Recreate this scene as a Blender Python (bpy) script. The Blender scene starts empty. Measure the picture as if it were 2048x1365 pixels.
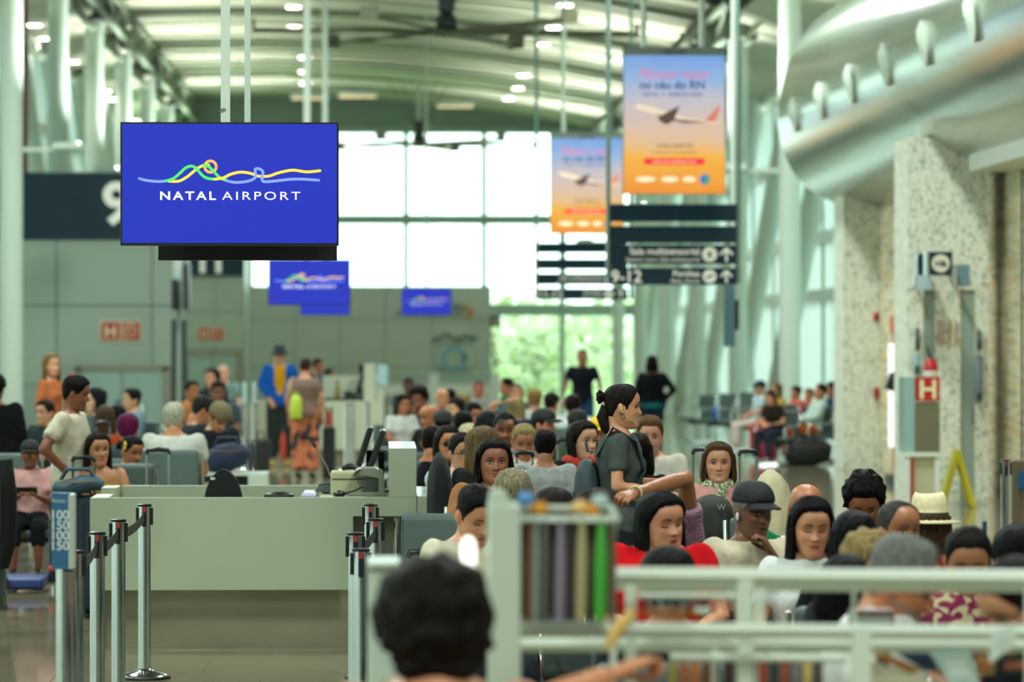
import bpy, bmesh, math, random
import numpy as np
from mathutils import Vector, Matrix
random.seed(7); np.random.seed(7)
S = bpy.context.scene
COL = S.collection
PI = math.pi
# ------------------------------------------------------------------ camera
F = 7680.0            # focal length in pixels of the 2048 px wide frame (135 mm)
CZ = 1.95             # lens height
YAW = math.atan((1024 - 765) / F)
cam_d = bpy.data.cameras.new('camera'); cam = bpy.data.objects.new('camera', cam_d); COL.objects.link(cam)
cam_d.sensor_width = 36; cam_d.lens = 135; cam_d.clip_end = 900
cam.location = (0, 0, CZ); cam.rotation_euler = (PI / 2, 0, -YAW)
cam_d.dof.use_dof = True; cam_d.dof.focus_distance = 20.8; cam_d.dof.aperture_fstop = 2.8; cam_d.dof.aperture_blades = 0
S.camera = cam
# ------------------------------------------------------------------ colour management, world
vs = S.view_settings
S.display_settings.display_device = 'sRGB'
vs.view_transform = 'Standard'; vs.look = 'None'; vs.exposure = 0.95; vs.gamma = 1.0; vs.use_curve_mapping = False
S.cycles.use_denoising = True
S.cycles.max_bounces = 7; S.cycles.diffuse_bounces = 3; S.cycles.glossy_bounces = 3; S.cycles.transparent_max_bounces = 8
S.cycles.transmission_bounces = 3; S.cycles.sample_clamp_indirect = 4.0; S.cycles.caustics_reflective = False; S.cycles.caustics_refractive = False
W = bpy.data.worlds.new('sky'); S.world = W; W.use_nodes = True
nt = W.node_tree; bg = nt.nodes['Background']
tc = nt.nodes.new('ShaderNodeTexCoord'); sx = nt.nodes.new('ShaderNodeSeparateXYZ'); cr = nt.nodes.new('ShaderNodeValToRGB')
nt.links.new(tc.outputs['Generated'], sx.inputs[0]); nt.links.new(sx.outputs['Z'], cr.inputs[0]); nt.links.new(cr.outputs[0], bg.inputs[0])
cr.color_ramp.elements[0].position = 0.0; cr.color_ramp.elements[0].color = (.90, 1.0, .95, 1)
cr.color_ramp.elements[1].position = 0.7; cr.color_ramp.elements[1].color = (.78, .96, .93, 1)
bg.inputs[1].default_value = 2.4
DOWN_W = 160.0
UP_W = 240.0
LAMP_W = 330.0        # watts of each unseen light added under the ceiling

def rgb(h):
    if not isinstance(h, str): return tuple(h)[:3]
    h = h.lstrip('#'); v = [int(h[i:i + 2], 16) / 255 for i in (0, 2, 4)]
    return tuple(c / 12.92 if c <= .04045 else ((c + .055) / 1.055) ** 2.4 for c in v)

def lamp_area(name, loc, sx_, sy_, watts, color=(.90, 1, .93), rot=(0, 0, 0), spread=PI):
    l = bpy.data.lights.new(name, 'AREA'); l.shape = 'RECTANGLE'; l.size = sx_; l.size_y = sy_; l.energy = watts; l.spread = spread; l.color = color
    o = bpy.data.objects.new(name, l); COL.objects.link(o); o.location = loc; o.rotation_euler = rot
    return o
# unseen area lights added over the seating to light the hall
for yy in range(-8, 76, 12):
    for xx in (-4.6, 3.8):
        lamp_area('hall_fill_light', (xx, yy, 9.0), .7, 2.6, LAMP_W)
# uplights added beside the columns to brighten the slatted vault
for k_ in range(6):
    lamp_area('added_uplight', (-5.75, 70.6 + 10.2 * k_, 5.6), .5, .9, UP_W, rot=(0, PI + .18, 0), spread=1.7)
    lamp_area('added_uplight', (6.35, 69.8 + 10.2 * k_, 5.2), .5, .9, UP_W, rot=(0, PI - .18, 0), spread=1.7)

# ------------------------------------------------------------------ helpers
def P(px, py, d):
    """world point on the sight line through a photo pixel, at world depth Y = d"""
    u = (px - 1024) / F; v = (682.5 - py) / F
    dx = math.sin(YAW) + math.cos(YAW) * u; dy = math.cos(YAW) - math.sin(YAW) * u
    t = d / dy
    return Vector((dx * t, d, CZ + v * t))
def PX(px, d): return P(px, 682, d).x
def PZ(py, d): return P(1024, py, d).z

MATS = {}
def mat(name, col=(.5, .5, .5), rough=.5, metal=0., emit=0., ecol=None, noise=0., nscale=20., bump=0., stretch=(1, 1, 1), spec=.5, coat=0., alpha=1.):
    if name in MATS: return MATS[name]
    col = rgb(col)
    m = bpy.data.materials.new(name); m.use_nodes = True; MATS[name] = m
    n = m.node_tree.nodes; l = m.node_tree.links; b = n['Principled BSDF']
    b.inputs['Base Color'].default_value = (*col, 1); b.inputs['Roughness'].default_value = rough; b.inputs['Metallic'].default_value = metal
    b.inputs['Specular IOR Level'].default_value = spec; b.inputs['Coat Weight'].default_value = coat
    if emit:
        b.inputs['Emission Color'].default_value = (*rgb(ecol if ecol is not None else col), 1); b.inputs['Emission Strength'].default_value = emit
    if noise or bump:
        t = n.new('ShaderNodeTexCoord'); mp = n.new('ShaderNodeMapping'); mp.inputs['Scale'].default_value = stretch
        nz = n.new('ShaderNodeTexNoise'); nz.inputs['Scale'].default_value = nscale; nz.inputs['Detail'].default_value = 3
        l.new(t.outputs['Object'], mp.inputs[0]); l.new(mp.outputs[0], nz.inputs['Vector'])
        if noise:
            r = n.new('ShaderNodeValToRGB')
            lo = tuple(max(0, c * (1 - noise)) for c in col); hi = tuple(min(1, c * (1 + noise)) for c in col)
            r.color_ramp.elements[0].position = .32; r.color_ramp.elements[1].position = .68
            r.color_ramp.elements[0].color = (*lo, 1); r.color_ramp.elements[1].color = (*hi, 1)
            l.new(nz.outputs['Fac'], r.inputs[0]); l.new(r.outputs[0], b.inputs['Base Color'])
        if bump:
            bp = n.new('ShaderNodeBump'); bp.inputs['Strength'].default_value = bump; bp.inputs['Distance'].default_value = .02
            l.new(nz.outputs['Fac'], bp.inputs['Height']); l.new(bp.outputs[0], b.inputs['Normal'])
    return m

def ramp_mat(name, kind, stops, rough=.5, scale=5., stretch=(1, 1, 1), metal=0., bump=0., detail=3., distort=0., coords='Object'):
    """procedural material: kind noise | voronoi | wave_x | wave_y | wave_z | checker -> colour ramp"""
    if name in MATS: return MATS[name]
    m = bpy.data.materials.new(name); m.use_nodes = True; MATS[name] = m
    n = m.node_tree.nodes; l = m.node_tree.links; b = n['Principled BSDF']
    b.inputs['Roughness'].default_value = rough; b.inputs['Metallic'].default_value = metal
    t = n.new('ShaderNodeTexCoord'); mp = n.new('ShaderNodeMapping'); mp.inputs['Scale'].default_value = stretch
    l.new(t.outputs[coords], mp.inputs[0])
    if kind == 'noise':
        x = n.new('ShaderNodeTexNoise'); x.inputs['Scale'].default_value = scale; x.inputs['Detail'].default_value = detail; x.inputs['Distortion'].default_value = distort; out = x.outputs['Fac']
    elif kind == 'voronoi':
        x = n.new('ShaderNodeTexVoronoi'); x.inputs['Scale'].default_value = scale; sp = n.new('ShaderNodeSeparateColor'); l.new(x.outputs['Color'], sp.inputs[0]); out = sp.outputs[0]
    elif kind == 'checker':
        x = n.new('ShaderNodeTexChecker'); x.inputs['Scale'].default_value = scale; out = x.outputs['Fac']
    else:
        x = n.new('ShaderNodeTexWave'); x.bands_direction = kind[-1].upper(); x.inputs['Scale'].default_value = scale; x.inputs['Distortion'].default_value = distort
        x.inputs['Detail'].default_value = detail; out = x.outputs['Fac']
    l.new(mp.outputs[0], x.inputs['Vector'])
    r = n.new('ShaderNodeValToRGB'); e = r.color_ramp.elements
    while len(e) < len(stops): e.new(.5)
    for i, (p, c) in enumerate(stops): e[i].position = p; e[i].color = (*rgb(c), 1)
    l.new(out, r.inputs[0]); l.new(r.outputs[0], b.inputs['Base Color'])
    if bump:
        bp = n.new('ShaderNodeBump'); bp.inputs['Strength'].default_value = bump; bp.inputs['Distance'].default_value = .02
        l.new(out, bp.inputs['Height']); l.new(bp.outputs[0], b.inputs['Normal'])
    return m

def glass(name, tint=(.86, .97, .93), gloss=.07, rough=.02):
    if name in MATS: return MATS[name]
    m = bpy.data.materials.new(name); m.use_nodes = True; MATS[name] = m
    n = m.node_tree.nodes; l = m.node_tree.links; n.remove(n['Principled BSDF'])
    t = n.new('ShaderNodeBsdfTransparent'); t.inputs[0].default_value = (*tint, 1)
    g = n.new('ShaderNodeBsdfGlossy'); g.inputs['Roughness'].default_value = rough
    mx = n.new('ShaderNodeMixShader'); mx.inputs[0].default_value = gloss
    l.new(t.outputs[0], mx.inputs[1]); l.new(g.outputs[0], mx.inputs[2]); l.new(mx.outputs[0], n['Material Output'].inputs[0])
    return m

def translucent(name, col, mix=.6, streak=True):
    if name in MATS: return MATS[name]
    m = bpy.data.materials.new(name); m.use_nodes = True; MATS[name] = m
    n = m.node_tree.nodes; l = m.node_tree.links; n.remove(n['Principled BSDF'])
    t = n.new('ShaderNodeBsdfTranslucent'); d = n.new('ShaderNodeBsdfDiffuse'); mx = n.new('ShaderNodeMixShader'); mx.inputs[0].default_value = mix
    c = rgb(col); t.inputs[0].default_value = (*c, 1); d.inputs[0].default_value = (*c, 1)
    if streak:
        tc_ = n.new('ShaderNodeTexCoord'); mp = n.new('ShaderNodeMapping'); mp.inputs['Scale'].default_value = (1, 3.2, .02)
        nz = n.new('ShaderNodeTexNoise'); nz.inputs['Scale'].default_value = 1.6; nz.inputs['Detail'].default_value = 2; r = n.new('ShaderNodeValToRGB')
        r.color_ramp.elements[0].position = .35; r.color_ramp.elements[1].position = .65
        r.color_ramp.elements[0].color = (*[x * .8 for x in c], 1); r.color_ramp.elements[1].color = (*[min(1, x * 1.12) for x in c], 1)
        l.new(tc_.outputs['Object'], mp.inputs[0]); l.new(mp.outputs[0], nz.inputs['Vector']); l.new(nz.outputs['Fac'], r.inputs[0])
        l.new(r.outputs[0], t.inputs[0]); l.new(r.outputs[0], d.inputs[0])
    l.new(d.outputs[0], mx.inputs[1]); l.new(t.outputs[0], mx.inputs[2]); l.new(mx.outputs[0], n['Material Output'].inputs[0])
    return m

def wloc(o):
    v = Vector((0, 0, 0))
    while o is not None: v += o.location; o = o.parent
    return v
def tag(o, label=None, cat=None, group=None, kind=None):
    if label: o['label'] = label
    if cat: o['category'] = cat
    if group: o['group'] = group
    if kind: o['kind'] = kind
    return o
def thing(name, label, cat, loc=(0, 0, 0), group=None, kind=None):
    o = bpy.data.objects.new(name, None); COL.objects.link(o); o.location = loc; o.empty_display_size = .1
    return tag(o, label, cat, group, kind)

class MB:
    """collects shapes in world coordinates; build() links them as one mesh object"""
    def __init__(s): s.v = []; s.f = []; s.m = []; s.mi = 0
    def add(s, vs_, fs):
        o = len(s.v); s.v += [tuple(v) for v in vs_]; s.f += [tuple(i + o for i in f) for f in fs]; s.m += [s.mi] * len(fs); return s
    def box(s, x0, x1, y0, y1, z0, z1):
        return s.add([(x, y, z) for z in (z0, z1) for y in (y0, y1) for x in (x0, x1)],
                     [(0, 2, 3, 1), (4, 5, 7, 6), (0, 1, 5, 4), (2, 6, 7, 3), (0, 4, 6, 2), (1, 3, 7, 5)])
    def bxp(s, c, sz, rot=None):
        c = Vector(c); R = rot if rot is not None else Matrix.Identity(3)
        vs_ = [c + R @ Vector((x * sz[0] / 2, y * sz[1] / 2, z * sz[2] / 2)) for z in (-1, 1) for y in (-1, 1) for x in (-1, 1)]
        return s.add(vs_, [(0, 2, 3, 1), (4, 5, 7, 6), (0, 1, 5, 4), (2, 6, 7, 3), (0, 4, 6, 2), (1, 3, 7, 5)])
    def tube(s, pts, rad, n=10, caps=True, flat=None):
        pts = [Vector(p) for p in pts]; k = len(pts)
        if not hasattr(rad, '__len__'): rad = [rad] * k
        vs_ = []; up = None
        for i, p in enumerate(pts):
            t = (pts[min(i + 1, k - 1)] - pts[max(i - 1, 0)])
            if t.length < 1e-9: t = Vector((0, 0, 1))
            t.normalize()
            if up is None:
                a = Vector((0, 0, 1)) if abs(t.z) < .9 else Vector((0, 1, 0)); up = (a - t * a.dot(t)).normalized()
            else:
                up = (up - t * up.dot(t)); up = up.normalized() if up.length > 1e-6 else Vector((1, 0, 0))
            sd = t.cross(up); r = rad[i]; rx, ry = (r if hasattr(r, '__len__') else (r, r))
            for j in range(n):
                a = 2 * PI * j / n; vs_.append(p + sd * (math.cos(a) * rx) + up * (math.sin(a) * ry))
        fs = [(i * n + j, i * n + (j + 1) % n, (i + 1) * n + (j + 1) % n, (i + 1) * n + j) for i in range(k - 1) for j in range(n)]
        if caps: fs += [tuple(reversed(range(n))), tuple(range((k - 1) * n, k * n))]
        return s.add(vs_, fs)
    def cyl(s, p0, p1, r, n=12): return s.tube([p0, p1], r, n)
    def lathe(s, prof, c=(0, 0, 0), n=24):
        c = Vector(c); k = len(prof)
        vs_ = [(c.x + r * math.cos(2 * PI * j / n), c.y + r * math.sin(2 * PI * j / n), c.z + z) for r, z in prof for j in range(n)]
        fs = [(i * n + j, i * n + (j + 1) % n, (i + 1) * n + (j + 1) % n, (i + 1) * n + j) for i in range(k - 1) for j in range(n)]
        fs += [tuple(reversed(range(n))), tuple(range((k - 1) * n, k * n))]
        return s.add(vs_, fs)
    def prism(s, poly, axis, a0, a1):
        """poly in the two other axes (in order), extruded along axis from a0 to a1"""
        k = len(poly)
        def mk(p, a): return {'x': (a, p[0], p[1]), 'y': (p[0], a, p[1]), 'z': (p[0], p[1], a)}[axis]
        vs_ = [mk(p, a0) for p in poly] + [mk(p, a1) for p in poly]
        fs = [(i, (i + 1) % k, (i + 1) % k + k, i + k) for i in range(k)] + [tuple(reversed(range(k))), tuple(range(k, 2 * k))]
        return s.add(vs_, fs)
    def ell(s, c, r, n=12, m=8, rot=None):
        c = Vector(c); r = (r, r, r) if not hasattr(r, '__len__') else r; R = rot if rot is not None else Matrix.Identity(3)
        vs_ = [c + R @ Vector((0, 0, -r[2]))]
        for i in range(1, m):
            a = -PI / 2 + PI * i / m
            for j in range(n):
                b = 2 * PI * j / n; vs_.append(c + R @ Vector((r[0] * math.cos(a) * math.cos(b), r[1] * math.cos(a) * math.sin(b), r[2] * math.sin(a))))
        vs_.append(c + R @ Vector((0, 0, r[2])))
        fs = [(0, 1 + (j + 1) % n, 1 + j) for j in range(n)]
        fs += [(1 + (i - 1) * n + j, 1 + (i - 1) * n + (j + 1) % n, 1 + i * n + (j + 1) % n, 1 + i * n + j) for i in range(1, m - 1) for j in range(n)]
        L = len(vs_) - 1; fs += [(1 + (m - 2) * n + j, 1 + (m - 2) * n + (j + 1) % n, L) for j in range(n)]
        return s.add(vs_, fs)
    def build(s, name, mats, parent=None, smooth=None, bevel=0., local=False, label=None):
        off = Vector((0, 0, 0)) if (local or parent is None) else wloc(parent)
        me = bpy.data.meshes.new(name); me.from_pydata([tuple(Vector(v) - off) for v in s.v], [], s.f)
        bm_ = bmesh.new(); bm_.from_mesh(me); bmesh.ops.recalc_face_normals(bm_, faces=bm_.faces); bm_.to_mesh(me); bm_.free()
        mats = mats if isinstance(mats, (list, tuple)) else [mats]
        for m_ in mats: me.materials.append(m_)
        if len(mats) > 1: me.polygons.foreach_set('material_index', s.m)
        if smooth is not None:
            me.polygons.foreach_set('use_smooth', [True] * len(me.polygons)); me.set_sharp_from_angle(angle=math.radians(smooth))
        o = bpy.data.objects.new(name, me); COL.objects.link(o); o.parent = parent
        if bevel:
            b = o.modifiers.new('bevel', 'BEVEL'); b.width = bevel; b.segments = 2; b.limit_method = 'ANGLE'
        if label: o['label'] = label
        return o

def struct(name, mb, m, label=None, parent=None, **k):
    o = mb.build(name, m, parent, **k)
    if parent is None: o['kind'] = 'structure'
    if label: o['label'] = label
    return o
def text(name, s, loc, size, m, parent, bold=0., align='CENTER', spacing=1., rot=(PI / 2, 0, 0), shear=0., depth=.001, fit=None):
    c = bpy.data.curves.new(name, 'FONT'); c.body = s; c.size = size; c.align_x = align; c.align_y = 'BOTTOM_BASELINE'; c.space_character = spacing
    c.offset = bold * size; c.shear = shear; c.extrude = depth; c.resolution_u = 4
    tmp = bpy.data.objects.new('tmp', c); me = bpy.data.meshes.new_from_object(tmp); bpy.data.objects.remove(tmp); bpy.data.curves.remove(c)
    me.materials.clear(); me.materials.append(m)
    if fit:
        xs = [v.co.x for v in me.vertices]; k = fit / (max(xs) - min(xs)); me.transform(Matrix.Diagonal((k, 1, 1, 1)))
    o = bpy.data.objects.new(name, me); COL.objects.link(o); o.parent = parent
    o.location = Vector(loc) - (wloc(parent) if parent else Vector((0, 0, 0))); o.rotation_euler = rot
    return o
def ribbon(mb, pts, w, y, n=60):
    """flat ribbon in the x-z plane along a smooth curve"""
    pts = [Vector((p[0], p[1])) for p in pts]; out = []
    k = len(pts)
    for i in range(k - 1):
        p0, p1, p2, p3 = pts[max(i - 1, 0)], pts[i], pts[i + 1], pts[min(i + 2, k - 1)]
        for j in range(6):
            t = j / 6
            out.append(.5 * ((2 * p1) + (p2 - p0) * t + (2 * p0 - 5 * p1 + 4 * p2 - p3) * t * t + (3 * p1 - p0 - 3 * p2 + p3) * t ** 3))
    out.append(pts[-1]); v = []; f = []
    for i, p in enumerate(out):
        t = (out[min(i + 1, len(out) - 1)] - out[max(i - 1, 0)]).normalized(); nn = Vector((-t.y, t.x)) * w / 2
        v += [(p.x + nn.x, y, p.y + nn.y), (p.x - nn.x, y, p.y - nn.y)]
        if i: f.append((2 * i - 2, 2 * i - 1, 2 * i + 1, 2 * i))
    for e in (out[0], out[-1]):
        o = len(v); v += [(e.x + w / 2 * math.cos(2 * PI * j / 10), y, e.y + w / 2 * math.sin(2 * PI * j / 10)) for j in range(10)]; f.append(tuple(range(o, o + 10)))
    mb.add(v, f)
# ================================================================== THE SETTING
M_white = mat('white_paint', '#d6ded4', .45)
M_steel = mat('painted_steel', '#c9d6c9', .4)
M_frame = mat('window_frame_paint', '#9fb3a6', .45)
M_panel = mat('grey_wall_panel', '#9fac9f', .38)
M_joint = mat('panel_backing', '#5f6d64', .6)
M_navy = mat('navy_sign', '#0b2c3d', .45, spec=.3)
M_whitep = mat('sign_white_print', '#f1efe4', .5, emit=.1)
M_dark = mat('dark_grey_metal', '#2c3532', .45)
M_black = mat('black_plastic', '#0b0d0e', .38)
M_chrome = mat('polished_steel', '#c9cccb', .13, 1.)
M_red = mat('red_sign', '#b3140d', .4)
M_glass = glass('clear_glazing')
M_blind = translucent('translucent_blind', '#e3efea', .66)
M_granite = ramp_mat('polished_granite', 'noise', [(.3, '#6a6550'), (.5, '#857f66'), (.7, '#9b947a')], rough=.075, scale=60, detail=6)
# floor: base slab + the near granite tiles as pieces
fl = struct('floor', MB().box(-30, 30, -25, 131, -.2, -.003), M_granite)
fl['label'] = 'polished brown granite floor'
tm = MB().box(-.597, .597, -.597, .597, -.02, 0).build('tile', M_granite, fl)
first = True
for j in range(7):
    for i in range(8):
        t = tm if first else tm.copy()
        if not first: COL.objects.link(t)
        first = False; t.parent = fl; t.location = (-4.05 + 1.2 * i + (.35 if j % 2 else 0), 20.72 + 1.2 * j, 0)
# ceiling: curved metal vault with battens across the hall
M_ceil = mat('vault_metal', '#5f6b5a', .5)
M_slat = ramp_mat('ceiling_slat_metal', 'noise', [(.3, '#aaa994'), (.55, '#c2c0a8'), (.75, '#d2d0ba')], rough=.42, scale=1.1, stretch=(.5, 3, 1))
def cz(x):
    xs = [-9, -7, -3, 0, 3, 5, 7.6, 9.8]; zs = [9.95, 10.12, 10.2, 10.08, 9.8, 9.52, 9.05, 8.6]
    return float(np.interp(x, xs, zs))
def arc_strip(y0, y1, th, dz, n=16, x0=-6.9, x1=7.6):
    mb = MB(); v = []; f = []
    for i in range(n + 1):
        x = x0 + (x1 - x0) * i / n; z = cz(x) + dz
        v += [(x, y0, z), (x, y1, z), (x, y1, z + th), (x, y0, z + th)]
        if i:
            o = 4 * (i - 1); f += [(o + k, o + (k + 1) % 4, o + 4 + (k + 1) % 4, o + 4 + k) for k in range(4)]
    f += [(0, 1, 2, 3), (4 * n, 4 * n + 3, 4 * n + 2, 4 * n + 1)]
    return mb.add(v, f)
ceil = struct('ceiling', arc_strip(-25, 131, .12, .16, x0=-9.0, x1=9.8), M_ceil, 'curved metal ceiling vault over the hall')
for k in range(49):
    y = 82.5 + k * .985; w = .985 - (.13 if k % 3 else .3)
    arc_strip(y, y + w, .05, random.uniform(-.03, .05)).build('slat', M_slat, ceil)
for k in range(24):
    y = 83.4 + k * 1.97; arc_strip(y, y + .1, .06, random.choice((-.04, -.02, -.06))).build('rib_or_gap_shade', mat('vault_gap_shade_grey', '#8b937f', .5), ceil)  # darker strips standing in for the shade in the gaps between slats
# side aisle ceilings (lower edge of the roof beyond the trusses)
struct('ceiling', MB().prism([(-8.6, 9.2), (-6.7, 9.5), (-6.7, 9.62), (-8.6, 9.32)], 'y', 40, 131), M_slat, 'pale sloping ceiling over the aisle behind the round columns')
struct('ceiling', MB().prism([(7.3, 8.55), (9.7, 7.9), (9.7, 8.02), (7.3, 8.67)], 'y', 40, 131), M_slat, 'pale sloping ceiling over the aisle beside the blinds')
# trusses
M_truss = mat('truss_paint', '#6d7765', .5)
def truss(x, z0, z1, lab, wdt=.55):
    t = thing('roof_truss', lab, 'truss', (x, 78, z0)); t['kind'] = 'structure'
    for dx in (-wdt / 2, wdt / 2):
        for z in (z0, z1):
            MB().cyl((x + dx, 78, z), (x + dx, 130.8, z), .075, 8).build('chord', M_truss, t, smooth=40)
        for k in range(22):
            y = 78.4 + k * 2.4; a, b = (z0, z1) if k % 2 else (z1, z0)
            MB().cyl((x + dx, y, a), (x + dx, y + 2.2, b), .05, 6).build('diagonal', M_truss, t)
    for k in range(12):
        MB().cyl((x - wdt / 2, 79 + k * 4.4, z1), (x + wdt / 2, 79 + k * 4.4, z0), .04, 6).build('brace', M_truss, t)
    for k in range(26):   # junction boxes, cable trays and duct stubs carried along the truss
        y = 79 + k * 2.0; h = random.uniform(.1, .34); w = random.uniform(.1, .3)
        MB().box(x - w, x + w, y, y + random.uniform(.5, 1.5), z0 + random.uniform(.02, .3), z0 + .3 + h).build('cable_tray', M_dark if k % 2 else M_truss, t)
truss(-6.55, 9.32, 10.0, 'lattice roof truss above the tall round columns beside the navy sign')
truss(7.3, 8.15, 8.85, 'lattice roof truss above the columns in front of the blinds')
# columns
for k in range(6):
    d = 70.6 + 10.2 * k
    o = struct('column', MB().tube([(-6.8, d, 0), (-6.8, d, 9.9)], .215, 20), M_steel, smooth=40)
    o['label'] = 'tall round white steel column beside the gate walls'
    MB().box(-6.7, -5.5, d - .04, d + .04, 5.42, 5.5).build('added_uplight_arm', M_steel, o); MB().box(-6.0, -5.5, d - .4, d + .4, 5.46, 5.57).build('added_uplight_box', M_steel, o)  # arm and box made up to carry the added uplight
for k in range(6):
    d = 69.8 + 10.2 * k
    o = struct('column', MB().tube([(7.42, d, 0), (7.42, d, 8.8)], .2, 20), M_steel, smooth=40)
    o['label'] = 'tall round white steel column in front of the blinds'
    MB().box(6.1, 7.3, d - .04, d + .04, 5.02, 5.1).build('added_uplight_arm', M_steel, o); MB().box(6.1, 6.6, d - .4, d + .4, 5.06, 5.17).build('added_uplight_box', M_steel, o)  # same made-up arm and box for the added uplight
rp = MB().cyl((PX(50, 79), 79, 0), (PX(50, 79), 79, 9.4), .06, 10).build('pipe', mat('red_pipe', '#7d2a22', .5), smooth=40)
tag(rp, 'thin dark red pipe rising behind the nearest tall column', 'pipe')
# inclined struts of the facades
k = 0
for side in (1, -1):
    for k in range(6):
        d = 84 + 8.8 * k
        a, b = ((8.5, d, 0), (9.35, d - 6.5, 8.2)) if side > 0 else ((-7.5, d, 0), (-8.25, d - 6.5, 9.2))
        o = struct('beam', MB().tube([a, b], .24, 14), M_steel, smooth=40)
        o['label'] = 'leaning white tubular strut along the window wall with blinds' if side > 0 else 'leaning white tubular strut behind the gate wall columns'
# glazed side walls : frame, transoms, blinds bay by bay
def side_wall(x, name, zs, y0, y1, top, lab):
    w = thing(name, lab, None, (x, y0, 0)); w['kind'] = 'structure'
    for z in zs: MB().box(x - .12, x + .12, y0, y1, z - .13, z + .13).build('transom', M_white, w)
    MB().box(x - .2, x + .2, y0, y1, top, top + .5).build('top_beam', M_white, w)
    n = int((y1 - y0) / 5.1); zz = [.02] + list(zs) + [top]
    for i in range(n + 1):
        y = y0 + (y1 - y0) * i / n; MB().box(x - .07, x + .07, y - .06, y + .06, 0, top).build('mullion', M_frame, w)
        if i < n:
            for r in range(len(zz) - 1):
                MB().box(x - .012, x + .012, y + .07, y + (y1 - y0) / n - .07, zz[r] + .14 * (r > 0), zz[r + 1] - .14).build('blind' if r < 2 else 'pane', M_blind if r < 2 else translucent('frosted_pane', '#dfeee9', .7), w)
side_wall(9.6, 'wall_right', [2.95, 4.2, 6.1], 62, 130.5, 7.8, 'window wall with translucent blinds and white transoms')
side_wall(-8.5, 'wall_left', [2.95, 5.2, 7.2], 70, 130.5, 9.0, 'frosted window wall behind the tall columns')
# far end wall with glazing
EW = 130.0
ew = thing('wall_back', 'glazed end wall of the hall with a grey band above the panes', None, (0, EW, 0)); ew['kind'] = 'structure'
mb = MB(); n = 20; v = []; f = []
for i in range(n + 1):
    x = -9 + 18.7 * i / n; v += [(x, EW, 9.06), (x, EW, cz(x) + .3), (x, EW + .3, 9.06), (x, EW + .3, cz(x) + .3)]
    if i: o = 4 * (i - 1); f += [(o, o + 4, o + 5, o + 1), (o, o + 2, o + 6, o + 4)]
mb.add(v, f).build('fascia', mat('end_wall_grey', '#8d9a8c', .5), ew)
xm = [PX(q, EW) for q in (187, 343, 500, 656, 812, 968, 1124, 1280, 1436)]
rows = [(0.05, 2.8), (3.2, 5.9), (6.22, 9.06)]
for z0, z1 in ((2.8, 3.2), (5.9, 6.22), (8.98, 9.2)): MB().box(-9, 9.7, EW - .1, EW + .12, z0, z1).build('transom', M_frame, ew)
for x in [-9.0] + xm + [9.6]: MB().box(x - .09, x + .09, EW - .14, EW + .1, 0, 9.06).build('mullion', M_frame, ew)
xx = [-9.0] + xm + [9.6]
for i in range(len(xx) - 1):
    for z0, z1 in rows: MB().box(xx[i] + .09, xx[i + 1] - .09, EW, EW + .02, z0, z1).build('pane', M_glass, ew)
MB().box(PX(1265, EW), PX(1318, EW), EW - .6, EW - .15, 0, 9.0).build('end_post', M_white, ew)
# the rest of the hall behind and beside the lens
struct('wall_front', MB().box(-14, 12, -25.3, -25, 0, 10.4), mat('rear_wall_grey', '#8b968a', .5), 'plain grey wall closing the hall behind the photographer')
side_wall(-14, 'wall_left_near', [3.1, 6.0], -25, 69.8, 8.8, 'frosted window wall along the near part of the hall')
struct('wall_right_near', MB().box(11.6, 12, -25, 61.5, 0, 9.0), M_panel, 'plain wall behind the stone block')
struct('ceiling', MB().box(-14, -8.9, -25, 131, 9.3, 9.45), M_ceil, 'flat outer ceiling strip beyond the columns'); struct('ceiling', MB().box(9.7, 12, -25, 131, 8.7, 8.85), M_ceil, 'flat outer ceiling strip above the stone block')
# land and vegetation beyond
struct('ground', MB().box(-120, 120, 131, 420, -.6, -.35), mat('grass_land', '#7d9a4e', .9, noise=.3, nscale=.2), 'pale green land outside the end windows')
M_leaf = [mat('foliage_%d' % i, c, .7, noise=.35, nscale=3) for i, c in enumerate(('#d3dbab', '#e2e6bf', '#c3cf9c', '#e8e9cb'))]
M_bark = mat('bark', '#6a5a44', .9)
places = [(985, 137, 3.9), (1045, 147, 4.8), (1105, 157, 4.6), (1165, 137, 3.7), (1232, 147, 4.6), (1290, 157, 4.9), (900, 142, 4.2), (760, 146, 4.6), (610, 144, 4.8), (1370, 152, 4.3)]
labs = ['behind the small black wall sign', 'in the middle of the first door pane', 'against the door mullion', 'behind the walking man in navy', 'behind the white end post', 'beside the woman in black', 'hidden by the logo wall', 'behind the third blue screen', 'behind the second blue screen', 'at the far end of the blinds']
for i, (px_, d, h) in enumerate(places):
    h *= .78
    x = PX(px_, d); t = thing('leafy_tree', 'sunlit green leafy tree outside the windows, ' + labs[i], 'tree', (x, d, -.35), 'trees outside the end windows')
    MB().tube([(x, d, -.35), (x + .1, d, h * .4), (x, d, h * .75)], [.14, .1, .04], 7).build('trunk', M_bark, t)
    mb = MB(); rr = random.Random(i)
    for q in range(420):
        a = rr.uniform(0, 2 * PI); b = rr.uniform(-1, 1); r = rr.uniform(.55, 1.) ** .5; wd = 2.4 * (1 - .35 * b)
        c = Vector((x + wd * r * math.cos(a) * math.sqrt(max(0, 1 - b * b * .8)), d + wd * .7 * r * math.sin(a), h * .52 + h * .46 * b))
        u = Vector((rr.gauss(0, 1), rr.gauss(0, 1), rr.gauss(0, 1))).normalized(); w_ = u.orthogonal().normalized(); s_ = rr.uniform(.16, .34)
        mb.mi = rr.randrange(2); mb.add([c - u * s_, c + w_ * s_ * .6, c + u * s_, c - w_ * s_ * .6], [(0, 1, 2, 3)])
    mb.build('crown', [M_leaf[i % 4], M_leaf[(i + 1) % 4]], t)
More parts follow.
